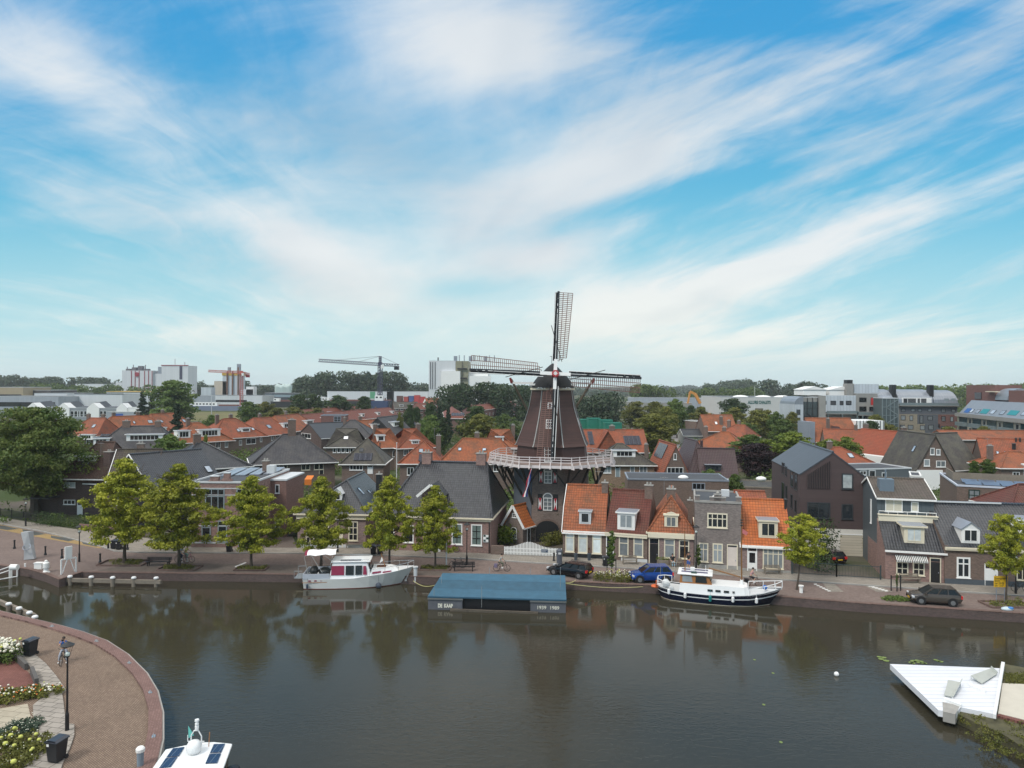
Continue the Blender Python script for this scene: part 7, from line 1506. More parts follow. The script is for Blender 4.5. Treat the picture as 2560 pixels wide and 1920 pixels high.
for s_ in (-1,1): m.tube((.5,s_*1.4,1.5),(.1,s_*1.25,3.25),.02); m.tube((1.9,s_*1.4,1.6),(.8,s_*1.25,3.3),.02); m.tube((2.6,s_*1.35,2.0),(2.9,s_*1.25,3.35),.02); m.tube((2.9,s_*1.2,2.6),(2.0,s_*1.25,3.35),.02)
m.build('awning_frame',STEELR,t)
def rail(rows_,x0,h_,name='bow_rail',mt=STEELR,r=.022,ins=.93):
    m = MB(); pts = [(x,bd*ins,zd) for x,bd,bw,zd,xw in rows_ if x >= x0]
    for sg in (-1,1):
        pp = [(x,y*sg,z+h_) for x,y,z in pts]; m.path(pp,r); [m.tube((x,y*sg,z-.03),(x,y*sg,z+h_),r*.9) for x,y,z in pts]
    m.build(name,mt,t)
rail(rows_,6.5,.55); m = MB(); m.tube((7.9,0,1.8),(7.5,0,3.1),.035); m.build('mast',TEAK,t); m = MB(); m.box(-.9,.0,-1.0,1.0,.95,1.0); m.path([(-.9,-1,1.0),(-.9,-1,1.7),(-.1,-1,1.7)],.02); m.path([(-.9,1,1.0),(-.9,1,1.7),(-.1,1,1.7)],.02); m.build('stern_davit',STEELR,t)
m = MB(); m.prism([(7.75,-.02,2.4),(7.60,-.02,2.85),(7.35,-.02,2.1)],(0,.04,0)); m.build('pennant',WHITE,t)
FN = paint('fender_slate',(.045,.06,.085),.4)
def fender(x,y,z,r=.13,h_=.55,mt=BW,ball=False):
    m = MB(); m.lathe([(.02,z),(r,z+.08),(r,z+h_-.08),(.03,z+h_)],8,(x,y)) if not ball else m.ball((x,y,z),r,10,7); m.tube((x,y,z+(h_ if not ball else r)),(x,y+.12,z+h_+.5),.012,n=4); m.build('fender',mt,t)
fender(.5,-1.68,.1,.12,.5,FN); fender(7.4,-1.5,.25,.3,.6,FN,True)
m = MB(); m.tube((10.3,-.25,1.0),(10.0,-.32,.45),.06); m.box(9.9,10.15,-.5,-.1,.35,.45); m.build('anchor',STEELR,t)
# blue trawler yacht
a = P('b3',285,560,WZ); b = P('b3',1870,700,WZ); an = math.atan2(b.y-a.y,b.x-a.x)
t = thing('trawler_yacht','dark blue hulled yacht with white deck, wooden wheelhouse and white fenders','boat',(a.x+.35,a.y+.85,WZ),an); NAVY = paint('navy_hull_paint',(.004,.007,.022),.22,var=.1)
rows_ = [(-.5,.5,.3,1.25,0),(0,1.05,.8,1.18,.3),(.8,1.4,1.25,1.08,.9),(2.2,1.6,1.5,.98,2.2),(4.2,1.66,1.58,.95,4.2),(6.2,1.62,1.5,1.0,6.1),(8,1.45,1.15,1.16,7.8),(9.3,1.1,.7,1.38,8.8),(10.3,.6,.25,1.60,9.4),(10.9,.08,.03,1.78,9.75)]
h_,d = hull(rows_,[-1,.03,.08,.58,.66,.95,1.0],[paint('red_antifoul',(.12,.03,.02)),CREAM,NAVY,BW,NAVY,BW],'hull',t); d.v = [(x,y,z-.12) for x,y,z in d.v]; d.build('deck',GREYW,t)
m = MB(); lo = [(1.75,-1.35),(7.7,-1.3),(8.15,-.8),(8.15,.8),(7.7,1.3),(1.75,1.35)]; hi = [(1.8,-1.18),(7.5,-1.12),(7.85,-.7),(7.85,.7),(7.5,1.12),(1.8,1.18)]; m.grid([[(x,y,.85) for x,y in lo],[(x,y,1.72) for x,y in hi]],0,True); m.poly([(x,y,1.72) for x,y in hi]); o = m.build('trunk_cabin',BW,t)
m = MB()
for i,x in enumerate((4.3,5.0,5.75,6.5)): w_ = .46 if i < 3 else .2; m.prism([(x,-1.30,1.18),(x+w_,-1.30,1.18),(x+w_,-1.265,1.36),(x,-1.265,1.36)],(0,-.03,0)); m.build('porthole',CARG,o); m = MB()
lo = [(1.75,-1.12),(4.7,-1.05),(4.7,1.05),(1.75,1.12)]; hi = [(1.85,-1.0),(4.35,-.95),(4.35,.95),(1.85,1.0)]; m = MB(); m.grid([[(x,y,1.70) for x,y in lo],[(x,y,2.5) for x,y in hi]],0,True); w_ = m.build('wheelhouse',TEAK,t)
for x0,x1 in ((2.0,2.95),(3.2,4.25)):
    for sg in (-1,1): m = MB(); m.prism([(x0,sg*1.10,1.85),(x1,sg*1.085,1.85),(x1-.1,sg*1.02,2.4),(x0+.03,sg*1.03,2.4)],(0,sg*.02,0)); m.build('window',NET if x0 < 3 else CARG,w_)
m = MB(); m.prism([(4.66,-.8,1.88),(4.66,.8,1.88),(4.44,.75,2.38),(4.44,-.75,2.38)],(.03,0,0)); m.build('windscreen',CARG,w_)
m = MB(); m.box(1.55,4.75,-1.2,1.2,2.5,2.62); o = m.build('wheelhouse_roof',BW,t,bevel=.06); m = MB(); m.box(1.9,4.3,-.55,-.35,2.63,2.70); m.box(1.9,4.3,.35,.55,2.63,2.70); m.build('roof_rail',paint('mauve_cover',(.10,.09,.16)),o)
m = MB(); m.box(2.7,3.1,-.25,.25,2.63,2.95); m.tube((4.1,.3,2.6),(4.1,.3,3.2),.02); m.build('radar',BW,o); m = MB(); m.box(2.8,3.3,-.9,-.6,2.63,2.74); m.build('roof_hatch',paint('hatch_green',(.02,.06,.05)),o)
m = MB(); m.lathe([(.16,1.7),(.14,2.15)],8,(7.35,0)); m.build('mast_step',BW,t); MST = paint('varnished_mast',(.20,.095,.03),.4)
m = MB(); m.tube((7.35,0,2.1),(7.3,0,8.3),.07,.04); o = m.build('mast',MST,t); m = MB(); [m.box(7.2,7.42,-.12,.12,7.7-i*.25,7.78-i*.25) for i in range(3)]; m.build('mast_band',BLK,o); m = MB(); m.tube((7.2,0,2.4),(4.4,.25,2.95),.075); m.build('boom',MST,t)
m = MB(); m.tube((2.2,0,2.6),(2.15,0,6.4),.055,.035); m.build('mizzen_mast',MST,t); m = MB(); m.prism([(7.4,0,6.9),(7.9,0,6.6),(7.75,0,6.3),(7.4,0,6.5)],(0,.03,0)); m.build('pennant',paint('pink_pennant',(.5,.15,.15)),t)
rail(rows_,8.0,.55,'bow_rail',BW,.035); m = MB(); pts = [(.9,-1.25,1.7),(.2,-1.1,1.75),(-.35,-.5,1.8),(-.35,.5,1.8),(.2,1.1,1.75),(.9,1.25,1.7)]; m.path(pts,.035); [m.tube(p,(p[0],p[1],1.1),.03) for p in pts]; m.build('stern_rail',BW,t)
for x in (.8,2.3,6.55,8.6): b_ = 1.72 if x < 8 else 1.42; fender(x,-b_ if x > 1 else -1.5,.45 if x > 1 else .62,.13,.55,BW)
fender(4.55,-1.78,.35,.13,.6,paint('teal_fender',(.01,.18,.17),.4)); m = MB(); m.tube((-.45,-.75,1.0),(-.40,-.95,1.7),.06); m.lathe([(.34,.9),(.42,1.0),(.34,1.1)],12,(-.55,-.4)); m.build('life_ring',paint('orange_ring',(.6,.12,.03)),t)
m = MB(); m.ball((.45,-.4,1.35),.42,8,6); m.ball((1.0,-.9,1.1),.22,8,6); m.build('deck_gear',GREYW,t,True); m = MB(); m.ball((9.4,.0,1.62),.22,8,6); m.build('blue_buoy',paint('blue_buoy',(.02,.12,.4)),t,True)
m = MB(); m.tube((1.1,1.2,1.2),(1.5,1.3,4.3),.02); m.tube((-.2,.9,1.3),(-.1,1,3.8),.015); m.build('antenna',STEELR,t)
# barge with blue roof
C4 = [P('b2',160,612,.42),P('b2',2080,662,.42),P('b2',2062,320,.95),P('b2',370,290,.95)]; u = (C4[1]-C4[0]); u.z = 0; Lg = u.length; an = math.atan2(u.y,u.x); t = thing('houseboat_barge','low dark barge with large flat blue roof and white lettered bow panels','barge',(C4[0].x,C4[0].y,WZ),an)
Mi = (Matrix.Translation((C4[0].x,C4[0].y,WZ)) @ Matrix.Rotation(an,4,'Z')).inverted(); c4 = [Mi @ p for p in C4]
BLUR = striped('blue_tarpaulin',(.038,.118,.185),(.015,.055,.10),2.05,1,.04,.6,var=.32)
m = MB(); m.slab(c4,.12); m.build('roof',BLUR,t); HB = paint('barge_hull',(.10,.105,.12),.6,var=.25); zr = c4[0].z; ye = c4[3].y
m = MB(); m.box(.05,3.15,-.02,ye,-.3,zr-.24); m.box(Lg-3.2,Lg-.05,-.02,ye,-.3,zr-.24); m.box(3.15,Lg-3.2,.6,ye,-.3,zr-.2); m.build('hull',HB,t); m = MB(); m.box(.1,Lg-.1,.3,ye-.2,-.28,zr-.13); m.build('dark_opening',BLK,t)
for g0,g1 in ((0,3.2),(Lg-3.25,Lg)): m = MB(); m.box(g0,g1,-.12,.1,zr-.26,zr-.16); m.build('gunwale',paint('barge_edge',(.12,.13,.13)),t); m = MB(); m.bar((2.1,-.30,.10),(Lg-2.5,-.42,.06),.22,.2); m.build('fender_plank',WOOD,t)
m = MB(); [m.tube((x,y,.3),(x,y,2.0+k),.022) for x,y,k in ((.55,.2,-.2),(.7,3.3,.3),(4.9,.0,.2),(Lg-.55,3.0,1.3),(5,5.9,.4),(9,6,.4))]; m.build('pole',STEELR,t)
def text(body,parent,loc,width,size,mat,rot=(rad(90),0,0),ext=.01,name='lettering',bold=.0):
    fc = bpy.data.curves.new(name,'FONT'); fc.body = body; fc.size = size; fc.extrude = ext; fc.offset = bold; tmp = link(bpy.data.objects.new(name,fc)); bpy.context.view_layer.update(); me = bpy.data.meshes.new_from_object(tmp.evaluated_get(bpy.context.evaluated_depsgraph_get())); bpy.data.objects.remove(tmp)
    me.materials.clear(); me.materials.append(mat); o = link(bpy.data.objects.new(name,me)); o.parent = parent; CH.setdefault(parent.name,[]).append(o); o.location = loc; o.rotation_euler = rot; xs = [v.co.x for v in me.vertices]
    if width: o.scale.x = width/(max(xs)-min(xs))
    return o
LET = paint('cream_letters',(.72,.70,.60),.6); text('DE  KAAP',t,(.95,-.05,.22),1.35,.46,LET,bold=.025); text('1939',t,(Lg-2.65,-.05,.30),.78,.42,LET,bold=.006); text('1989',t,(Lg-1.5,-.05,.30),.78,.42,LET,bold=.006)
for o in list(bpy.data.objects):
    if o.type == 'FONT' and o.name.startswith('lettering'): pr = o.parent; lc,sx = o.location.copy(),o.scale.x; bd = o.data.size; bpy.data.objects.remove(o); text('ALLURE CHALETS',pr,lc,12.2,bd,MC['dark_green_letters'],ext=.05,bold=.08)
# near boat, bottom left
zt = 1.6; e = [P('b1',0,0)]; REG['nb'] = (360,1800,8.508)
Q4 = [P('nb',460,620,zt),P('nb',1180,470,zt),P('nb',1500,462,zt),P('nb',1880,500,zt),P('nb',1690,1021,zt),P('nb',185,1010,zt)]; q5 = [Q4[3]+(Q4[4]-Q4[3])*2.2,Q4[0]+(Q4[5]-Q4[0])*2.2]
t = thing('cabin_boat','white cabin boat with solar panels and radome in the bottom left corner','boat',(Q4[0].x,Q4[0].y,WZ)); o0 = Vector((Q4[0].x,Q4[0].y,WZ)); rp = [p-o0 for p in Q4[:4]+q5]
m = MB(); m.slab(rp,.12); m.build('cabin_roof',BW,t,bevel=.04); cx_ = sum((p.x for p in rp))/6; cy_ = sum((p.y for p in rp))/6
m = MB(); m.prism([(cx_+(p.x-cx_)*.88,cy_+(p.y-cy_)*.92,.9) for p in rp],(0,0,zt-WZ-1.0)); m.build('cabin',CARG,t); m = MB(); m.prism([(cx_+(p.x-cx_)*1.02,cy_+(p.y-cy_)*1.05,-.3) for p in rp],(0,0,1.2)); m.build('hull',BW,t)
for A,B in (((615,600,860,570,745,760,480,785),0),((465,808,715,780,570,990,320,1021),0),((1485,512,1725,500,1645,682,1405,692),0),((1395,715,1640,705,1560,908,1308,918),0)):
    pp = [P('nb',A[i],A[i+1],zt+.04)-o0 for i in (0,2,4,6)]; m = MB(); m.slab(pp,.035); m.build('solar_panel',striped('marine_solar',(.02,.035,.08),(.12,.15,.19),.3,0,.08,.2),t)
c = P('nb',1060,700,zt)-o0; m = MB(); m.lathe([(.24,c.z),(.34,c.z+.12),(.35,c.z+.35),(.25,c.z+.55),(.05,c.z+.62)],14,(c.x,c.y)); m.build('radome',BW,t,True)
c = P('nb',1110,560,zt)-o0; m = MB(); m.path([(c.x-.28,c.y,c.z),(c.x-.24,c.y,c.z+.55),(c.x-.1,c.y,c.z+.78),(c.x+.1,c.y,c.z+.78),(c.x+.26,c.y,c.z+.5),(c.x+.26,c.y,c.z)],.03); m.path([(c.x-.42,c.y,c.z+.55),(c.x-.42,c.y,c.z+.25),(c.x+.4,c.y,c.z+.25)],.02); m.build('radar_arch',BW,t)
m = MB(); m.lathe([(.09,c.z+.8),(.1,c.z+1.0),(.03,c.z+1.02),(.09,c.z+1.06),(.09,c.z+1.15),(.03,c.z+1.17),(.11,c.z+1.25),(.1,c.z+1.33)],10,(c.x+.03,c.y)); m.build('mast_light',BW,t); m = MB(); m.prism([(c.x-.38,c.y,c.z+.4),(c.x-.12,c.y,c.z+.55),(c.x-.40,c.y,c.z+1.0)],(0,.02,0)); m.build('flag',paint('aqua_flag',(.12,.45,.40),.7),t); m = MB(); m.tube((c.x+.62,c.y,c.z),(c.x+.66,c.y,c.z+.7),.02); m.build('staff',TEAK,t)
m = MB(); pp = P('nb',1900,980,.6)-o0; m.ball((pp.x+.1,pp.y-.4,pp.z),.35,8,6,sc=(1,1.4,.5)); m.build('dinghy_cover',BLK,t)
# ---------------------------------------------------------------- triangular deck
zd = .12; pts = [P('s8',*p,zd) for p in ((290,678),(1325,718),(1280,1152),(955,1085),(905,1150),(835,1128),(745,1112))]
t = thing('triangular_deck','large white triangular deck floating at the lower right','deck',pts[0]); o0 = pts[0]; DKW = striped('white_deck_boards',(.70,.72,.76),(.40,.42,.46),.55,1,.09,.55,var=.10)
m = MB(); m.slab([p-o0 for p in pts],.38); m.build('deck',DKW,t); m = MB(); r = [P('s8',*p,zd+.2)-o0 for p in ((1340,655),(1373,662),(1290,1158),(1262,1150))]; m.slab(r,.25); m.build('side_curb',BW,t)
m = MB(); r = [P('s8',*p,zd+.02)-o0 for p in ((785,1035),(950,1072),(905,1152),(790,1125))]; m.slab(r,.6); m.build('concrete_block',CONC,t)
for r_ in (((1030,850),(1195,915),(1190,935),(1030,870)),((797,985),(968,1048),(962,1066),(797,1003))): m = MB(); m.slab([P('s8',*p,zd+.16)-o0 for p in r_],.17); m.build('step',BW,t)
LNG = paint('lounger_grey',(.38,.40,.37),.7,var=.1)
for lab,pl_,lf in (('grey folded lounger lying nearer the tip of the white deck',((838,828),(952,848),(880,950),(800,935)),.55),('grey green lounger tilted by the far edge of the white deck',((1055,785),(1235,720),(1292,745),(1160,828)),.7)):
    c = [P('s8',*p,zd+.35) for p in pl_]; tt = thing('lounger',lab,'lounger',(c[0].x,c[0].y,zd)); oo = Vector((c[0].x,c[0].y,zd)); m = MB(); cc = [p-oo for p in c]; cc[2].z -= .22; cc[3].z -= .22; m.slab(cc,.07); m.build('seat',LNG,tt); m = MB(); [m.tube((p.x,p.y,0),(p.x,p.y,p.z-.05),.04) for p in cc]; m.build('frame',GREYW,tt); m = MB(); e1 = cc[1].lerp(cc[0],.1); e2 = cc[2].lerp(cc[3],.1); m.slab([cc[1],cc[2],e2+Vector((.25,.1,.18)),e1+Vector((.25,.1,.18))],.05); m.build('backrest',LNG,tt)
# ---------------------------------------------------------------- lamps, bollards, benches, bins
def lamp(label,r,x,y,yt,grp='slim black street lamps along the quay',z=.12):
    p = P(r,x,y,z); h_ = PD(r,x,yt,p.y).z-z; t = thing('street_lamp',label,'street lamp',(p.x,p.y,z),0,grp); m = MB(); m.lathe([(.11,0),(.10,.9),(.06,1.0),(.045,h_-.95)],8); m.build('post',BLK,t)
    m = MB(); m.lathe([(.03,h_-.95),(.14,h_-.85),(.13,h_-.80)],8); [m.tube((.13*math.cos(i*1.571),.13*math.sin(i*1.571),h_-.82),(.30*math.cos(i*1.571),.30*math.sin(i*1.571),h_-.25),.012,n=4) for i in range(4)]; m.lathe([(.33,h_-.27),(.36,h_-.22),(.12,h_-.08),(.02,h_)],14); m.build('lantern',IRON,t); m = MB(); m.lathe([(.12,h_-.80),(.13,h_-.68),(.05,h_-.62)],10); m.build('lamp_bowl',paint('lamp_bowl',(.62,.70,.66),.2),t)
lamp('tall black street lamp on the near footway at the lower left','s7',632,1302,462,z=.09); lamp('black lamp post before the garden railing at the far left','r1',222,1088,845); lamp('black lamp post on the quay among the bollards','r1',685,1397,1078,z=.02); lamp('black lamp post beside the two green bins','r1',935,1282,1100); lamp('black lamp post behind the cruiser awning, before the cream door','r2',1467,1315,975); lamp('black lamp post behind the quay bench, before the museum house','r3',1130,1418,1058,z=.02); lamp('black lamp post before the grey stepped house','r5',346,1475,1078); lamp('black lamp post at the right edge behind the yellow notice','b6',1242,1264,700)
for lab,r,x,y in (('leftmost black bollard, beyond the tall pale sculpture','r1',125,1285),('black bollard right of the tall pale sculpture','r1',392,1340),('black bollard just left of the quay lamp post','r1',535,1367),('black bollard right of the quay lamp post','r1',865,1407),('black bollard beside the two green bins','r1',1102,1302),('black bollard near the gate of the white fence','r4',500,1400)):
    p = P(r,x,y); m = MB(); m.lathe([(.16,0),(.14,.15),(.09,.3),(.08,.85),(.12,.9),(.11,1.0),(.02,1.05)],10); o = tag(m.build('bollard',BLK),lab,'bollard','black bollards'); o.location = (p.x,p.y,.0 if x != 1102 else .12)
def bench(label,r,x0,x1,y,mat,h_=.8,z=.12,grp=None,slats=3,arms=False):
    a,b = P(r,x0,y,z),P(r,x1,y,z); L_ = (b-a).length; t = thing('bench',label,'bench',a,math.atan2(b.y-a.y,b.x-a.x),grp); m = MB(); [m.box(0,L_,.05+i*.15,.17+i*.15,.42,.46) for i in range(3)]; m.build('seat',mat,t); m = MB(); [m.box(0,L_,.52+i*.02,.55+i*.02,.52+i*.13,.61+i*.13) for i in range(slats)]; m.build('backrest',mat,t)
    for x in ((.25,L_-.25) if not arms else (.03,L_-.03)):
        m = MB(); m.box(x-.04,x+.04,.08,.16,0,.42 if not arms else .64); m.box(x-.04,x+.04,.46,.54,0,h_); m.box(x-.04,x+.04,.16,.46,.34,.41)
        if arms: m.box(x-.03,x+.03,.08,.5,.62,.66)
        m.build('leg',mat,t)
bench('black slatted bench between the first two quay trees','r1',1250,1465,1438,BLK,z=.02); bench('black slatted bench behind the blue roofed barge','r3',1002,1200,1482,BLK,z=.02); WB = 'wooden benches against the house fronts'
bench('weathered garden bench below the tall cream window','r2',1538,1682,1282,WOOD,arms=True,grp=WB); bench('brown bench under the cream framed windows of the brown roofed house','r4',1100,1222,1424,WOOD,arms=True,grp=WB); bench('wooden bench beside the seated man','r4',1512,1612,1446,WOOD,arms=True,grp=WB); bench('low dark bench under the window of the bright orange house','r5',948,1082,1510,WOOD,arms=True,grp=WB); bench('pale slatted bench under the striped awnings','r6',716,880,1588,WOOD,arms=True,grp=WB)
BIN = paint('bin_black',(.014,.016,.02),.4)
def bin_(label,r,x,y,s_=1.0,rz=0,z=.12):
    p = P(r,x,y,z); t = thing('wheelie_bin',label,'bin',p,rz,'black wheelie bins'); w_,d_,h_ = .30*s_,.33*s_,.95*s_; m = MB(); m.grid([[(-w_*.82,-d_*.75,.06),(w_*.82,-d_*.75,.06),(w_*.82,d_*.7,.06),(-w_*.82,d_*.7,.06)],[(-w_,-d_,h_),(w_,-d_,h_),(w_,d_,h_),(-w_,d_,h_)]],0,True); m.poly([(-w_,-d_,h_),(w_,-d_,h_),(w_,d_,h_),(-w_,d_,h_)]); m.build('body',BIN,t,bevel=.02)
    m = MB(); m.grid([[(-w_*1.08,-d_*1.12,h_+.01),(-w_*1.08,d_*1.15,h_+.03)],[(-w_*.6,-d_*.9,h_+.07),(-w_*.6,d_,h_+.11)],[(w_*.6,-d_*.9,h_+.07),(w_*.6,d_,h_+.11)],[(w_*1.08,-d_*1.12,h_+.01),(w_*1.08,d_*1.15,h_+.03)]]); m.box(-w_*1.08,w_*1.08,-d_*1.12,d_*1.15,h_-.03,h_+.012); m.tube((-w_*.8,d_*1.25,h_+.02),(w_*.8,d_*1.25,h_+.02),.02); m.build('lid',paint('bin_lid',(.03,.034,.045),.3),t)
    for sg in (-1,1): m = MB(); m.tube((sg*w_*.78,d_*.8,.12),(sg*w_*.95,d_*.8,.12),.12,n=10); m.build('wheel',RUB,t)
    m = MB(); m.box(-w_*.75,-w_*.35,-d_*1.0,-d_*.985,h_*.80,h_*.92); m.build('sticker',WHITE,t)
bin_('large wheelie bin at the bottom left on the grey slabs','s7',535,1590,1.15,rad(-12),.09); bin_('wheelie bin beside the white hydrangeas on the near footway','s7',285,595,1.15,rad(-15),.09); bin_('left one of the two bins by the leftmost quay tree','r1',985,1285); bin_('right one of the two bins by the leftmost quay tree','r1',1030,1292); bin_('wheelie bin before the banded brick house','r2',530,1312); bin_('left one of the pair of bins beside the parked bicycle','r3',323,1333); bin_('right one of the pair of bins beside the parked bicycle','r3',380,1333); bin_('wheelie bin left of the young staked tree','r4',945,1434)
p = P('r4',548,1408,.12); t = thing('litter_bin','rounded grey litter bin at the end of the white fence','bin',p); m = MB(); m.lathe([(.30,0),(.32,1.2),(.34,1.25)],12); m.build('body',paint('litter_grey',(.08,.09,.11),.5),t); m = MB(); m.lathe([(.35,1.25),(.34,1.4),(.15,1.55),(.02,1.57)],12); m.build('hood',paint('litter_grey',(.08,.09,.11)),t); m = MB(); m.box(-.15,.15,-.36,-.3,1.0,1.2); m.build('slot',GREYW,t)
for x in (690,805): p = P('r4',x,1385,.12); t = thing('planter','slim grey planter with rust brown plant, %s one before the white verge house' % ('left' if x < 700 else 'right'),'planter',p,0,'slim grey planters'); m = MB(); m.lathe([(.16,0),(.22,.75),(.2,.76)],8); m.build('pot',paint('planter_slate',(.05,.065,.08),.5),t); leaves('plant',[(0,0,.98+.2*i,.15,.15,.2) for i in range(3)],40,.08,77,leafmat('rust_leaves',(.10,.04,.02),(.16,.07,.03)),t)
p = P('r4',1445,1430,.12); t = thing('planter','box of green plants right of the black front door','planter',p); m = MB(); m.box(-.6,.6,0,.4,0,.55); m.build('box',WOOD,t); leaves('plant',[(x*.25,.2,.68,.25,.2,.2) for x in range(-2,3)],50,.09,78,FRESH,t)
# ---------------------------------------------------------------- fences, white picket gate
a,b = P('r4',68,1338,.12),P('r4',572,1357,.12); L_ = (b-a).length; t = thing('picket_fence','white picket fence with a curved rising gate in front of the windmill','fence',a,math.atan2(b.y-a.y,b.x-a.x)); n = 40
def ph(f): g = (f*L_); c = 2.9; return .95+(.62*math.exp(-((g-c)/1.35)**2))
for lo,hi,nm in ((0,29,'gate'),(29,n,'fence_panel')):
    m = MB()
    for i in range(lo,hi): x = L_*(i+.5)/n; m.box(x-.05,x+.05,0,.03,.06,ph(x/L_))
    m.box(L_*lo/n+.01,L_*hi/n-.01,.031,.07,.3,.4); m.box(L_*lo/n+.01,L_*hi/n-.01,.031,.07,.72,.82); m.build(nm,WHITE,t)
m = MB(); x = L_*.70; m.box(x-.38,x+.38,-.03,-.005,.45,.80); o = m.build('sign',paint('navy_sign',(.02,.05,.10),.4),t); m = MB(); [m.box(x-.3,x+.3-.1*i,-.034,-.031,.70-i*.09,.72-i*.09) for i in range(3)]; m.build('sign_text',WHITE,o)
m = MB(); m.box(-1.5,-.02,0,.35,-.12,1.0); tag(m.build('garden_wall',B_BROWN),'low brown brick wall left of the white picket fence','wall').matrix_world = Matrix.Translation(a) @ Matrix.Rotation(math.atan2(b.y-a.y,b.x-a.x),4,'Z')
def barfence(label,pts,h_,post,mat,n=.14,z=.12):
    t = thing('bar_fence',label,'fence',pts[0])
    for a,b in zip(pts,pts[1:]):
        a_,b_ = a-pts[0],b-pts[0]; L_ = (b-a).length; k = int(L_/n); m = MB()
        for i in range(k+1): p = a_.lerp(b_,i/k); m.tube((p.x,p.y,.05),(p.x,p.y,h_),.016,n=4,cap=False)
        m.bar(a_+Vector((0,0,h_-.08)),b_+Vector((0,0,h_-.08)),.04,.05); m.bar(a_+Vector((0,0,.15)),b_+Vector((0,0,.15)),.04,.05); m.build('bars',mat,t); k = max(1,int(L_/post))
        for i in range(k+1): p = a_.lerp(b_,i/k); m = MB(); m.box(p.x-.05,p.x+.05,p.y-.05,p.y+.05,0,h_+.08); m.build('post',mat,t)
FG = paint('fence_green_grey',(.035,.055,.06),.5); barfence('green grey bar fence before the modern house driveway',[P('r5',1175,1505,.12),P('r5',1560,1528,.12),P('r6',530,1552,.12)],1.35,2.6,FG)
barfence('low black railing round the garden at the far left',[P('r1',-350,930,.12),P('r1',0,1005,.12),P('r1',310,1050,.12)],1.1,2.5,BLK)
m = MB(); a,b = P('r1',690,1125),P('r1',1240,1185); m.bar(a+Vector((0,0,.4)),b+Vector((0,0,.4)),.25,.9); tag(m.build('garden_wall',B_RED),'low red brown garden wall behind the leftmost quay tree','wall')
# sculpture and bridge gear
p = P('r1',240,1382); hh = PD('r1',240,1138,p.y).z; t = thing('sculpture','tall pale twisted slab sculpture with a ring in its middle','sculpture',p); PS = paint('pale_stone',(.40,.41,.42),.6,var=.1); wd = .95; d2 = .45
m = MB()
m.add([(-.45,0,0),(.70,0,.1),(.62,.5,.1),(-.40,.5,0),(-.35,-.1,hh*.5),(.30,0,hh*.52),(.35,.5,hh*.5),(-.40,.5,hh*.5),(-.80,0,hh*.97),(.10,-.1,hh),(.28,.5,hh),(-.75,.5,hh*.97)],[(3,2,1,0),(0,1,5,4),(1,2,6,5),(2,3,7,6),(3,0,4,7),(4,5,9,8),(5,6,10,9),(6,7,11,10),(7,4,8,11),(8,9,10,11)]); m.build('slab',PS,t)
m = MB(); k = 14; [m.tube((.42*math.cos(6.283*i/k),-.18+.2*math.sin(6.283*i/k),hh*.47+.30*math.sin(6.283*i/k)),(.42*math.cos(6.283*(i+1)/k),-.18+.2*math.sin(6.283*(i+1)/k),hh*.47+.30*math.sin(6.283*(i+1)/k)),.05,n=5) for i in range(k)]; m.build('ring',ZINC,t)
p = P('b5',495,335); t = thing('utility_box','white ribbed box beside the quay corner at left','box',p); m = MB(); m.box(-.4,.4,0,.5,0,.62); m.build('cabinet',WHITE,t,bevel=.03); m = MB(); m.box(-.44,.44,-.05,.55,.625,.67); m.build('lid',WHITE,t)
p = P('b5',607,372); t = thing('bridge_post','white bell shaped bridge control post','post',p); m = MB(); m.lathe([(.38,0),(.24,.15),(.20,.45)],10); m.build('foot',WHITE,t); m = MB(); m.lathe([(.31,.46),(.31,.95),(.28,1.0),(.16,1.06),(.14,1.2),(.03,1.27)],14); m.build('drum',WHITE,t,False)
p = P('b5',805,405); q_ = P('b5',1000,368); L_ = (q_-p).length; t = thing('sign_frame','white trestle frame carrying a square white board at the quay corner','sign',p,math.atan2(q_.y-p.y,q_.x-p.x)); m = MB(); m.bar((0,0,0),(0,0,1.5),.12,.12); m.bar((L_,0,0),(L_,0,1.5),.12,.12); m.bar((0,0,1.5),(L_,0,1.5),.12,.12); m.bar((.1,0,.1),(L_*.4,0,1.45),.08,.08); m.bar((L_-.1,0,.1),(L_*.6,0,1.45),.08,.08); m.build('frame',WHITE,t); m = MB(); m.box(L_*.24,L_*.72,-.08,.08,1.55,2.75); m.build('board',WHITE,t)
for i,(x0,y0,y1) in enumerate(((128,450,308),(150,430,290),(226,420,290),(330,395,255))):
    p = P('b5',x0,y0,WZ); m = MB(); z1 = PD('b5',x0,y1,p.y).z; m.tube((0,0,-.3),(0,0,z1-WZ),.09); o = tag(m.build('white_post',WHITE),['outermost white post of the bridge landing','white post just right of the outermost','third white post, under the white drum','lone white post below the pale sculpture'][i],'post','white posts of the bridge landing'); o.location = p
a = P('b5',188,318,.5); m = MB(); m.tube((-.36,0,.1),(.36,0,.1),.30,n=12); o = tag(m.build('winch_drum',WHITE),'white drum on posts at the bridge landing','drum'); o.location = a
m = MB(); a,b = P('b5',-200,455,.1),P('b5',130,345,.3); m.tube(a,b,.06); m.tube(P('b5',-200,500,-.4),P('b5',230,425,-.3),.05); m.tube(P('b5',-200,410,.4),P('b5',120,300,.6),.05); tag(m.build('bridge_railing',WHITE),'white sloping tube railing at the left edge','railing')['kind'] = 'structure'
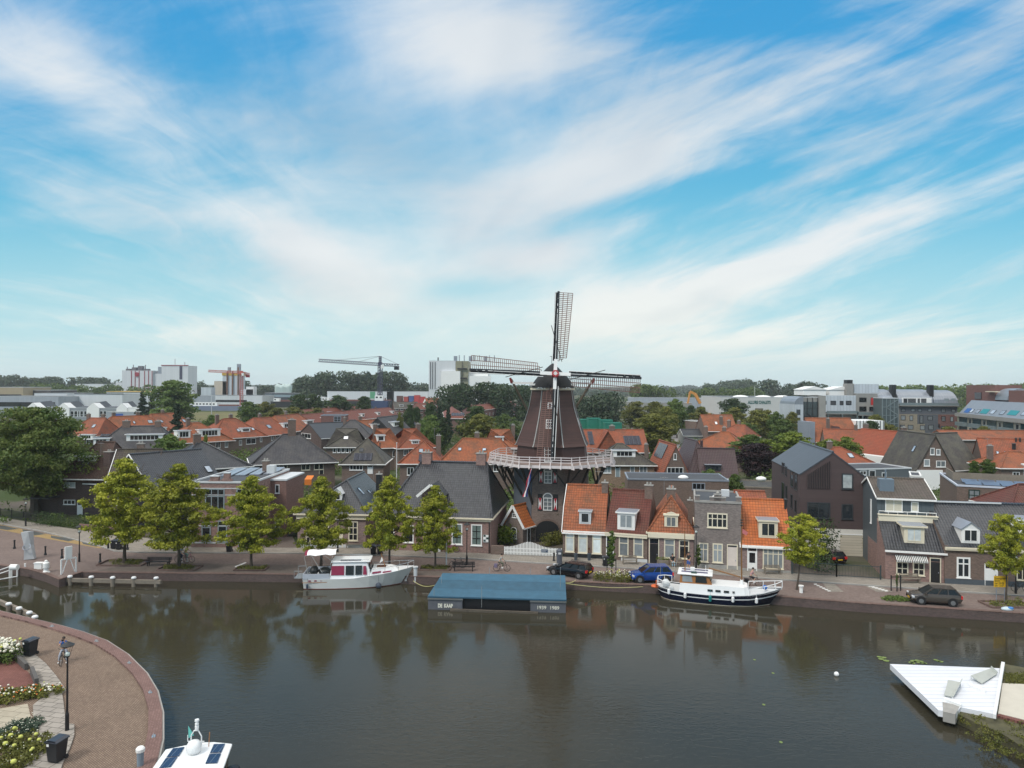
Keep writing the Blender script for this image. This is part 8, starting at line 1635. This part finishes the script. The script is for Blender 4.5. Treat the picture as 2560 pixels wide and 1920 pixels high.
# mooring dolphins
for j,(lst,bm) in enumerate(((((900,395,440),(1180,402,445),(1463,410,452),(1742,412,455),(2038,415,462)),((770,470),(2120,500))),(((85,755,880),(222,812,935),(358,870,970),(430,925,990)),((-300,640),(455,950))))):
    a,b = P('b5',*bm[0],-.25),P('b5',*bm[1],-.25); m = MB(); m.bar(a,b,.28,.36); tag(m.build('fender_beam',WOOD),'long weathered timber beam on the mooring posts, '+('far side' if j == 0 else 'near side'),'beam')
    for i,(x,yt,yb) in enumerate(lst):
        p = P('b5',x,yt+12,.35); t = thing('mooring_post',('far mooring post, number %s from the left' if j == 0 else 'near mooring post, number %s from the left')[:18]+', '+['leftmost','second','middle','fourth','rightmost'][i]+' of its row','mooring post',(p.x,p.y+.28,WZ-.5),0,'timber mooring posts %s side' % ('far' if j == 0 else 'near')); m = MB(); m.lathe([(.2,0),(.19,1.30)],10); m.build('pile',WOOD,t); m = MB(); m.lathe([(.24,1.31),(.24,1.42),(.17,1.49),(.02,1.5)],12); m.build('cap',BW,t)
p = P('b1',1957,622,-.0); t = thing('mooring_bollard','pale grey mooring post right of the white cruiser bow','bollard',(p.x,p.y,0)); m = MB(); m.lathe([(.18,-.6),(.2,.9)],10); m.build('post',GREYW,t); m = MB(); m.lathe([(.27,.9),(.27,1.02)],10); m.build('top',GREYW,t)
p = P('r5',1232,1650); t = thing('mooring_bollard','short white mooring bollard below the leaning tree','bollard',(p.x,p.y-.6,0)); m = MB(); m.lathe([(.16,0),(.17,.6)],10); m.build('post',WHITE,t); m = MB(); m.lathe([(.24,.6),(.24,.7)],10); m.build('top',WHITE,t)
p = P('s7',1322,1659,0); t = thing('mooring_bollard','white topped mooring bollard at the bottom edge near the cabin boat','bollard',(p.x,p.y,.14)); m = MB(); m.lathe([(.15,-.1),(.17,.7)],12); m.build('post',paint('bollard_slate',(.2,.25,.3)),t); m = MB(); m.lathe([(.21,.7),(.22,.85),(.15,.93)],12); m.build('top',WHITE,t)
for i,(x,y) in enumerate(((490,325),(910,465),(1218,670),(1415,948),(1448,1362))):
    p = P('s7',x,y,.14); m = MB(); m.box(-.16,.16,-.09,.09,0,.03); m.path([(-.1,0,.03),(-.1,0,.12),(.1,0,.12),(.1,0,.03)],.02); o = tag(m.build('mooring_ring',STEELR),['uppermost','second','third','fourth','lowest'][i]+' steel mooring ring along the curved red coping','mooring ring','mooring rings on the coping'); o.location = p; o.rotation_euler.z = -.3*i
# rope, buoy, lilies, notice, misc
def rope(label,a,b,mat,sag=.3,r=.03):
    m = MB(); m.path([a.lerp(b,i/8)-Vector((0,0,sag*math.sin(math.pi*i/8))) for i in range(9)],r); tag(m.build('mooring_rope',mat),label,'rope')
RP = paint('pale_yellow_rope',(.42,.40,.18),.8); rope('pale rope from the cruiser bow to the barge',P('b1',1925,690,-.05),P('b2',255,460,.6),RP); rope('yellow rope from the barge to the quay at right',P('b2',2065,435,.6),P('r4',1380,1605,-.1),RP)
rope('short yellow rope by the black car',P('r4',600,1580,.3),P('r4',690,1560,.05),RP,.1,.05)
p = P('f',1807,1460,WZ); m = MB(); m.ball((0,0,.12),.17,12,8); o = tag(m.build('buoy',BW,smooth=True),'small white ball buoy floating on open water','buoy'); o.location = p
m = MB(); rg = random.Random(5)
LP = [(190,612),(205,632),(230,618),(255,648),(490,665),(510,650),(530,655),(545,645),(560,662),(580,655),(600,668),(620,672),(505,670),(720,640),(745,650),(768,656),(1420,700),(1512,712)]
for i,(x,y) in enumerate(LP): p = P('s8',x,y,WZ+.012); rr = rg.uniform(.13,.22); o = MB().add([(rr*math.cos(6.283*k/10),rr*math.sin(6.283*k/10)*.9,(.01 if k else .03)) for k in range(10)],[list(range(10))]).build('lily_pad',paint('lily_leaf',(.16,.22,.05),.5)); tag(o,'one of the yellow green lily pads floating beside the white deck','lily pad','lily pads by the white deck'); o.location = p
for x,y in ((1650,1522),(1670,1454),(1687,1603),(1630,1425)): p = P('f',x,y,WZ+.012); o = MB().add([(.1*math.cos(6.283*k/8),.12*math.sin(6.283*k/8),0) for k in range(8)],[list(range(8))]).build('lily_pad',MC['lily_leaf']); tag(o,'one of the tiny leaves floating on the open water','leaf','leaves on the open water'); o.location = p
p = P('b6',955,1395,0); z0,z1 = PD('b6',955,1180,p.y).z,PD('b6',955,1035,p.y).z; x1 = PD('b6',1135,1200,p.y).x; t = thing('notice_sign','yellow notice board with black text on thin legs at the right edge','sign',p); wd = x1-p.x
m = MB(); m.box(0,wd,-.04,0,z0,z1); m.build('board',paint('sign_yellow',(.72,.42,.01),.5),t); m = MB(); [m.box(x-.025,x+.025,.002,.05,0,z1-.05) for x in (wd*.2,wd*.8)]; m.build('legs',ZINC,t)
for i,(s_,f) in enumerate((('Steengracht',.9),('dicht',.42),('van 24-06',.72),('t/m 12-07',.7))): text(s_,t,(.05,-.045,z1-.30-i*.29*(z1-z0)/1.35),wd*f-.05,.26,BLK,ext=.004,name='sign_text')
p = P('b6',1130,1478); m = MB(); m.ball((0,0,.1),.42,10,6,sc=(1.3,.7,.45)); m.ball((.2,-.1,.2),.2,8,5,1,sc=(1.5,1,.6)); o = tag(m.build('sack',[paint('sack_white',(.5,.6,.65)),paint('sack_blue',(.05,.2,.5))],smooth=True),'blue and white plastic sack lying on the right quay edge','sack'); o.location = p
for lab,r,x,y,h_ in (('wooden stake frame round the young tree by the flower pit','r4',1000,1535,1.9),('stake frame of the tiny sapling before the terrace house','r6',672,1655,1.5)):
    p = P(r,x,y,.0); t = thing('tree_stake',lab,'tree stake',p); m = MB(); [m.box(s_*.45-.04,s_*.45+.04,-.04+.2*s_*s_,.04+.2*s_*s_,0,h_) for s_ in (-1,0,1)]; m.build('stakes',IRON,t); m = MB(); m.box(-.5,.5,.12,.17,h_-.2,h_-.12); m.build('crossbar',IRON,t)
tree('young','r6',672,1500,30,0,'tiny bare sapling between stakes before the terrace house','sapling',base=(672,1655))
bed('low green plants at the foot of the small sapling on the right',P('s8',350,75).x,P('s8',350,75).y,1.1,.5,.35,91,[],n=20,lm=GREEN)
for lab,pts in (('dark low wall edging the red sett yard, upper piece',((-300,520),(100,590),(250,735))),('dark low wall edging the red sett yard, lower piece',((300,765),(345,880)))):
    m = MB(); q_ = [P('s7',*p) for p in pts]; [m.bar(a+Vector((0,0,.22)),b+Vector((0,0,.22)),.22,.44) for a,b in zip(q_,q_[1:])]; tag(m.build('low_wall',paint('dark_concrete',(.09,.085,.08),.8,var=.3)),lab,'low wall')
# ---------------------------------------------------------------- bicycles
def bike(label,c,rz,col=BLK,bag=None,grp=None,z=.0):
    t = thing('bicycle',label,'bicycle',(c.x,c.y,z),rz,grp); fr = MB(); B = (0,0,.32); 
    for a,b in (((-.08,0,.32),(-.25,0,.88)),((-.08,0,.32),(.42,0,.85)),((-.2,0,.72),(.38,0,.92)),((-.08,0,.32),(-.55,0,.34)),((-.22,0,.8),(-.55,0,.34)),((.38,0,.98),(.55,0,.34)),((-.25,0,.74),(-.75,0,.76))): fr.tube(a,b,.022,n=6)
    fr.build('frame',col,t)
    for x in (-.55,.55):
        m = MB(); k = 18; R_ = .34; [m.tube((x+R_*math.cos(6.283*i/k),0,.35+R_*math.sin(6.283*i/k)),(x+R_*math.cos(6.283*(i+1)/k),0,.35+R_*math.sin(6.283*(i+1)/k)),.022,n=5) for i in range(k)]; o = m.build('wheel',RUB,t); m = MB(); [m.tube((x,0,.35),(x+R_*math.cos(6.283*i/10),0,.35+R_*math.sin(6.283*i/10)),.006,n=3,cap=False) for i in range(10)]; m.tube((x,-.05,.35),(x,.05,.35),.035); m.build('spokes',ALLOY,o)
    m = MB(); m.ball((-.28,0,.93),.13,8,5,sc=(1.1,.7,.4)); m.build('saddle',BLK,t); m = MB(); m.path([(.22,-.27,1.10),(.36,-.1,1.08),(.36,.1,1.08),(.22,.27,1.10)],.018); m.build('handlebar',BLK,t)
    if bag is not None: m = MB(); m.box(-.80,-.45,-.22,-.04,.42,.76); m.box(-.80,-.45,.04,.22,.42,.76); m.build('pannier',bag,t)
    return t
MAGB = paint('magenta_frame',(.25,.02,.10),.35)
p = P('b1',1710,215,.12); bike('dark bicycle with pannier parked against the museum house, left of its door',p+Vector((0,.4,0)),0,IRON,BLK,z=.12); p = P('r3',1000,1320,.12); bike('red and dark bicycle parked right of the museum house door',p,.1,MAGB,BLK,z=.12); p = P('r3',1050,1452); bike('bicycle with white handlebar behind the black bench',p,.1,IRON); p = P('b6',1300,1235,.12); bike('bicycle parked behind the right edge lamp post',p,0,IRON,z=.12)
# ---------------------------------------------------------------- people
HAIRD = paint('dark_hair',(.02,.015,.012),.7)
def skin(name,chains,mat,parent,sub=1):
    """chains: list of [(point, radius), ...]; the first point of a later chain that equals an earlier joint is welded to it"""
    vs = []; rs = []; es = []; idx = {}
    for ch in chains:
        pr = None
        for p,r in ch:
            k = tuple(round(c,3) for c in p)
            if k not in idx: idx[k] = len(vs); vs.append(p); rs.append(r)
            i = idx[k]
            if pr is not None and pr != i: es.append((pr,i))
            pr = i
    me = bpy.data.meshes.new(name); me.from_pydata(vs,es,[]); me.materials.append(mat); o = link(bpy.data.objects.new(name,me)); o.parent = parent
    sk = o.modifiers.new('skin','SKIN'); sk.use_smooth_shade = True
    sl = me.skin_vertices[0].data if me.skin_vertices else None
    if sl is None:
        bpy.context.view_layer.objects.active = o; me.skin_vertices.new() if hasattr(me.skin_vertices,'new') else None; sl = me.skin_vertices[0].data
    for i,r in enumerate(rs): sl[i].radius = (r,r)
    sl[0].use_root = True; s_ = o.modifiers.new('sub','SUBSURF'); s_.levels = s_.render_levels = sub; return o
def person(label,loc,rz,J,shirt,trousers,hair=HAIRD,shorts=False,shoes=WHITE,cap=None,sleeves=False,sc=1.0):
    t = thing('person',label,'person',loc,rz); t.scale = (sc,)*3; V = Vector; pel,ch,nk,hd = [V(J[k]) for k in ('pelvis','chest','neck','head')]; chains = [[(pel,.125),((pel+ch)/2,.12),(ch,.135),(nk,.058),(hd+V((0,0,-.08)),.078),(hd+V((.01,0,.03)),.095),(hd+V((0,0,.12)),.06)]]; arms = []; legs = []; tops = []
    for s_ in 'LR':
        sh,el,ha = V(J['sh'+s_]),V(J['el'+s_]),V(J['ha'+s_]); hp,kn,ft = V(J['hp'+s_]),V(J['kn'+s_]),V(J['ft'+s_]); chains.append([(ch,.135),(sh,.055),(sh.lerp(el,.5),.046),(el,.038),(el.lerp(ha,.5),.036),(ha,.026),(ha+(ha-el).normalized()*.06,.03)]); chains.append([(pel,.125),(hp,.088),(hp.lerp(kn,.5),.075),(kn,.055),(kn.lerp(ft,.4),.054),(ft,.036),(ft+V((.14,0,-.04)),.033)])
        d = (ha-el).normalized(); side = d.cross(V((0,0,1))); side = side.normalized() if side.length > .1 else V((0,1,0)); pm = ha+d*.06; cl_ = V((0,0,-1))*.5
        for i,(o_,ln) in enumerate(((-.026,.058),(-.009,.070),(.009,.066),(.026,.050))): b0 = pm+side*o_; chains.append([(pm,.03),(b0+d*.03,.0085),(b0+d*(.03+ln*.5)+V((0,0,-.008)),.008),(b0+d*(.03+ln*.8)+V((0,0,-.026)),.007)])
        b0 = ha+side*.02*(1 if s_ == 'L' else -1); chains.append([(ha,.026),(b0+d*.03+side*.02,.010),(b0+d*.06+side*.035,.008)])
        top = [(ch,.155),(sh,.072),(sh.lerp(el,.55),.062)]; top += [(el,.05),(ha,.038)] if sleeves else []; tops.append(top); lg = [(pel,.142),(hp,.105),(hp.lerp(kn,.5),.092),(kn,.078)]; lg += [] if shorts else [(kn.lerp(ft,.5),.066),(ft+V((0,0,.04)),.055)]; legs.append(lg)
        m = MB(); m.ball((ft.x+.06,ft.y,ft.z-.04),.09,8,6,sc=(1.5,.55,.6)); m.build('shoe',shoes,t,True)
    skin('body',chains,SKIN,t); skin('shirt',[[(pel+V((0,0,.02)),.135),((pel+ch)/2,.138),(ch,.155),(nk-V((0,0,.03)),.075)]]+tops,shirt,t); skin('shorts' if shorts else 'trousers',[[(pel+V((0,0,.06)),.132),(pel,.142)]]+legs,trousers,t)
    m = MB(); m.ball((hd.x-.025,hd.y,hd.z+.06),.112,10,7,sc=(1,.92,1.0)); m.build('hair',hair,t,True)
    if cap is not None: m = MB(); m.ball((hd.x+.005,hd.y,hd.z+.085),.125,10,7,sc=(1.1,.98,.75)); m.build('cap',cap,t,True)
    m = MB(); m.ball((hd.x+.105,hd.y,hd.z),.016,6,5); m.ball((hd.x+.09,hd.y-.095,hd.z-.0),.01,5,4); m.build('nose',SKIN,t,True); m = MB(); [m.ball((hd.x+.088,hd.y+s_*.033,hd.z+.025),.012,6,4) for s_ in (-1,1)]; m.build('eyes',BLK,t); m = MB(); m.box(hd.x+.083,hd.x+.092,hd.y-.025,hd.y+.025,hd.z-.052,hd.z-.042); m.build('mouth',paint('lips',(.3,.1,.09)),t)
    for s_ in (-1,1): m = MB(); m.ball((hd.x-.005,hd.y+s_*.092,hd.z),.026,6,5,sc=(.7,.4,1.2)); m.build('ear',SKIN,t,True)
    return t
RIDE = dict(pelvis=(-.25,0,1.02),chest=(-.08,0,1.42),neck=(-.02,0,1.58),head=(.02,0,1.71),shL=(-.06,.18,1.48),shR=(-.06,-.18,1.48),elL=(.08,.22,1.24),elR=(.08,-.22,1.24),haL=(.22,.25,1.12),haR=(.22,-.25,1.12),hpL=(-.22,.09,.98),hpR=(-.22,-.09,.98),knL=(.14,.11,.72),knR=(.16,-.11,.88),ftL=(-.02,.12,.28),ftR=(.02,-.12,.48))
def rider(pl_,bl,r,x,y,rz,shirt,tr,fcol,bag=None,cap=None,shorts=False,hair=HAIRD,J=RIDE,z=.02):
    p = P(r,x,y,z); bike(bl,p,rz,fcol,bag,z=z); return person(pl_,(p.x,p.y,z),rz,J,shirt,tr,hair,shorts,cap=cap)
C_ = lambda n,c: paint('cloth_'+n,c,.85)
rider('person in a pale shirt riding a bicycle past the blue roofed barge','bicycle with violet pannier on the road behind the barge','r3',1432,1480,rad(-4),C_('pale',(.36,.38,.36)),C_('olive',(.12,.13,.09)),IRON,C_('violet',(.16,.13,.2)))
rider('person in a pink shirt and dark shorts cycling behind the yacht bow','bicycle with black pannier behind the yacht bow','r5',838,1612,rad(-5),C_('pink',(.42,.25,.27)),C_('dark',(.02,.02,.03)),IRON,BLK,shorts=True)
ST2 = dict(RIDE); ST2.update(ftL=(-.2,.22,.07),knL=(-.14,.15,.52),pelvis=(-.25,0,.98)); rider('person in a light blue shirt with a bicycle behind the tree trunk','bicycle partly hidden by the second quay tree trunk','r1',1572,1408,rad(-12),C_('lightblue',(.30,.42,.50)),C_('navy',(.02,.03,.06)),IRON,J=ST2)
rider('person in a yellow top and pale cap with a bicycle right of the tree trunk','bicycle with magenta frame right of the second quay tree','r1',1618,1402,rad(-8),C_('yellow',(.50,.50,.16)),C_('mint',(.25,.35,.31)),MAGB,cap=C_('cap',(.5,.5,.42)),J=ST2)
PH = dict(RIDE); PH.update(pelvis=(-.1,0,.98),chest=(-.04,0,1.38),neck=(0,0,1.55),head=(.03,0,1.68),shL=(-.03,.19,1.46),shR=(-.03,-.19,1.46),elL=(.15,.24,1.28),elR=(.16,-.24,1.26),haL=(.17,.04,1.60),haR=(.17,-.05,1.60),hpL=(-.1,.10,.94),hpR=(-.1,-.10,.94),knL=(.0,.17,.52),knR=(-.02,-.26,.52),ftL=(.02,.2,.08),ftR=(-.05,-.32,.08))
t = rider('person in blue shirt and pale jeans holding a camera on the near bank','bicycle of the photographing person beside the near lamp post','s7',600,668,rad(-75),C_('blue',(.015,.09,.32)),C_('jeans',(.38,.40,.46)),IRON,J=PH); m = MB(); m.box(.17,.27,-.07,.07,1.60,1.70); m.tube((.27,0,1.65),(.34,0,1.65),.035); m.build('camera',BLK,t)
STD = dict(pelvis=(0,0,.95),chest=(.0,0,1.36),neck=(.01,0,1.54),head=(.03,0,1.67),shL=(0,.19,1.45),shR=(0,-.19,1.45),elL=(.04,.25,1.17),elR=(.12,-.24,1.20),haL=(.14,.20,.95),haR=(.17,-.08,1.54),hpL=(0,.10,.91),hpR=(0,-.10,.91),knL=(.03,.13,.49),knR=(.02,-.13,.49),ftL=(.0,.16,.08),ftR=(.0,-.17,.08))
p = P('r4',1665,1462,.12); person('person in dark shirt and blue shorts standing by the house',p,rad(-140),STD,C_('black',(.015,.018,.02)),C_('royal',(.03,.12,.42)),shorts=True,shoes=SKIN)
SIT = dict(pelvis=(0,0,.56),chest=(.02,0,.98),neck=(.04,0,1.15),head=(.07,0,1.28),shL=(.02,.19,1.06),shR=(.02,-.19,1.06),elL=(.05,.28,.80),elR=(.05,-.28,.80),haL=(.28,.16,.66),haR=(.28,-.16,.66),hpL=(.05,.10,.54),hpR=(.05,-.10,.54),knL=(.45,.13,.52),knR=(.45,-.13,.52),ftL=(.45,.09,.09),ftR=(.45,-.09,.09))
p = P('r4',1530,1440,.12); person('person in dark shirt and light blue trousers sitting on the bench',(p.x,p.y+.30,.03),rad(-88),SIT,C_('black',(.015,.018,.02)),C_('skyjeans',(.28,.42,.50)))
# ---------------------------------------------------------------- haze
hz = MB(); hz.box(-3200,3200,-80,3300,-3,48); ho = hz.build('haze',None); ho.data.materials.clear(); hm = bpy.data.materials.new('haze_air'); hm.use_nodes = True; ho.data.materials.append(hm); tag(ho,kind='stuff')
hn = hm.node_tree; hn.nodes.clear(); pv_ = hn.nodes.new('ShaderNodeVolumePrincipled'); pv_.inputs['Density'].default_value = .00013; pv_.inputs['Color'].default_value = (.86,.93,.97,1); ho_ = hn.nodes.new('ShaderNodeOutputMaterial'); hn.links.new(pv_.outputs[0],ho_.inputs['Volume'])
# small things on and behind the roofs
p = PD('r2',1180,668,101); q_ = PD('r2',1240,668,101); m = MB(); m.slab([(0,0,0),(q_.x-p.x,0,0),(q_.x-p.x,1.3,.4),(0,1.3,.4)],.05); m.box(0,q_.x-p.x,-.02,.02,-.8,0); o = tag(m.build('awning',paint('orange_awning',(.60,.17,.02),.7)),'bright orange awning behind the side wall of the parapet house','awning'); o.location = (p.x,p.y,p.z-.3)
for i,(r,x,y,Z,lab) in enumerate((('r3',525,372,126,'tall thin pale flagpole between the orange houses'),('r5',1056,505,128,'thin white flagpole beside the copper beech'),('s2',340,560,300,'tall pale lamp mast on the meadow'),('s5',1240,290,380,'thin mast rising before the lettered hall'),('r3',955,1080,76,'thin grey pole left of the quay lamp, beyond the barge'))):
    p = PD(r,x,y,Z); m = MB(); m.tube((0,0,0),(0,0,p.z),.06+.0003*Z,.03+.0002*Z,6); m.ball((0,0,p.z),.08+.0004*Z,6,4); o = tag(m.build('pole',GREYW),lab,'pole'); o.location = (p.x,Z,0)
MA = paint('aerial_metal',(.25,.25,.25),.4,.5)
for i,o in enumerate([o for o in list(COL.objects) if o.get('category') == 'house' and o.parent is None]):
    ch = [c for c in CH.get(o.name,[]) if c.name.startswith('chimney')]
    if i % 2 == 0 and ch:
        v = max((q.co for q in ch[0].data.vertices),key=lambda c: c.z); m = MB(); m.tube((v.x-.3,v.y-.2,v.z-.6),(v.x-.3,v.y-.2,v.z+1.5),.025,n=4); [m.tube((v.x-.3+k*.18-.4,v.y-.55,v.z+1.35),(v.x-.3+k*.18-.4,v.y+.15,v.z+1.35),.014,n=4) for k in range(5)]; m.tube((v.x-.75,v.y-.2,v.z+1.35),(v.x+.15,v.y-.2,v.z+1.35),.016,n=4); m.build('aerial',MA,o)
ho['kind'] = 'stuff'
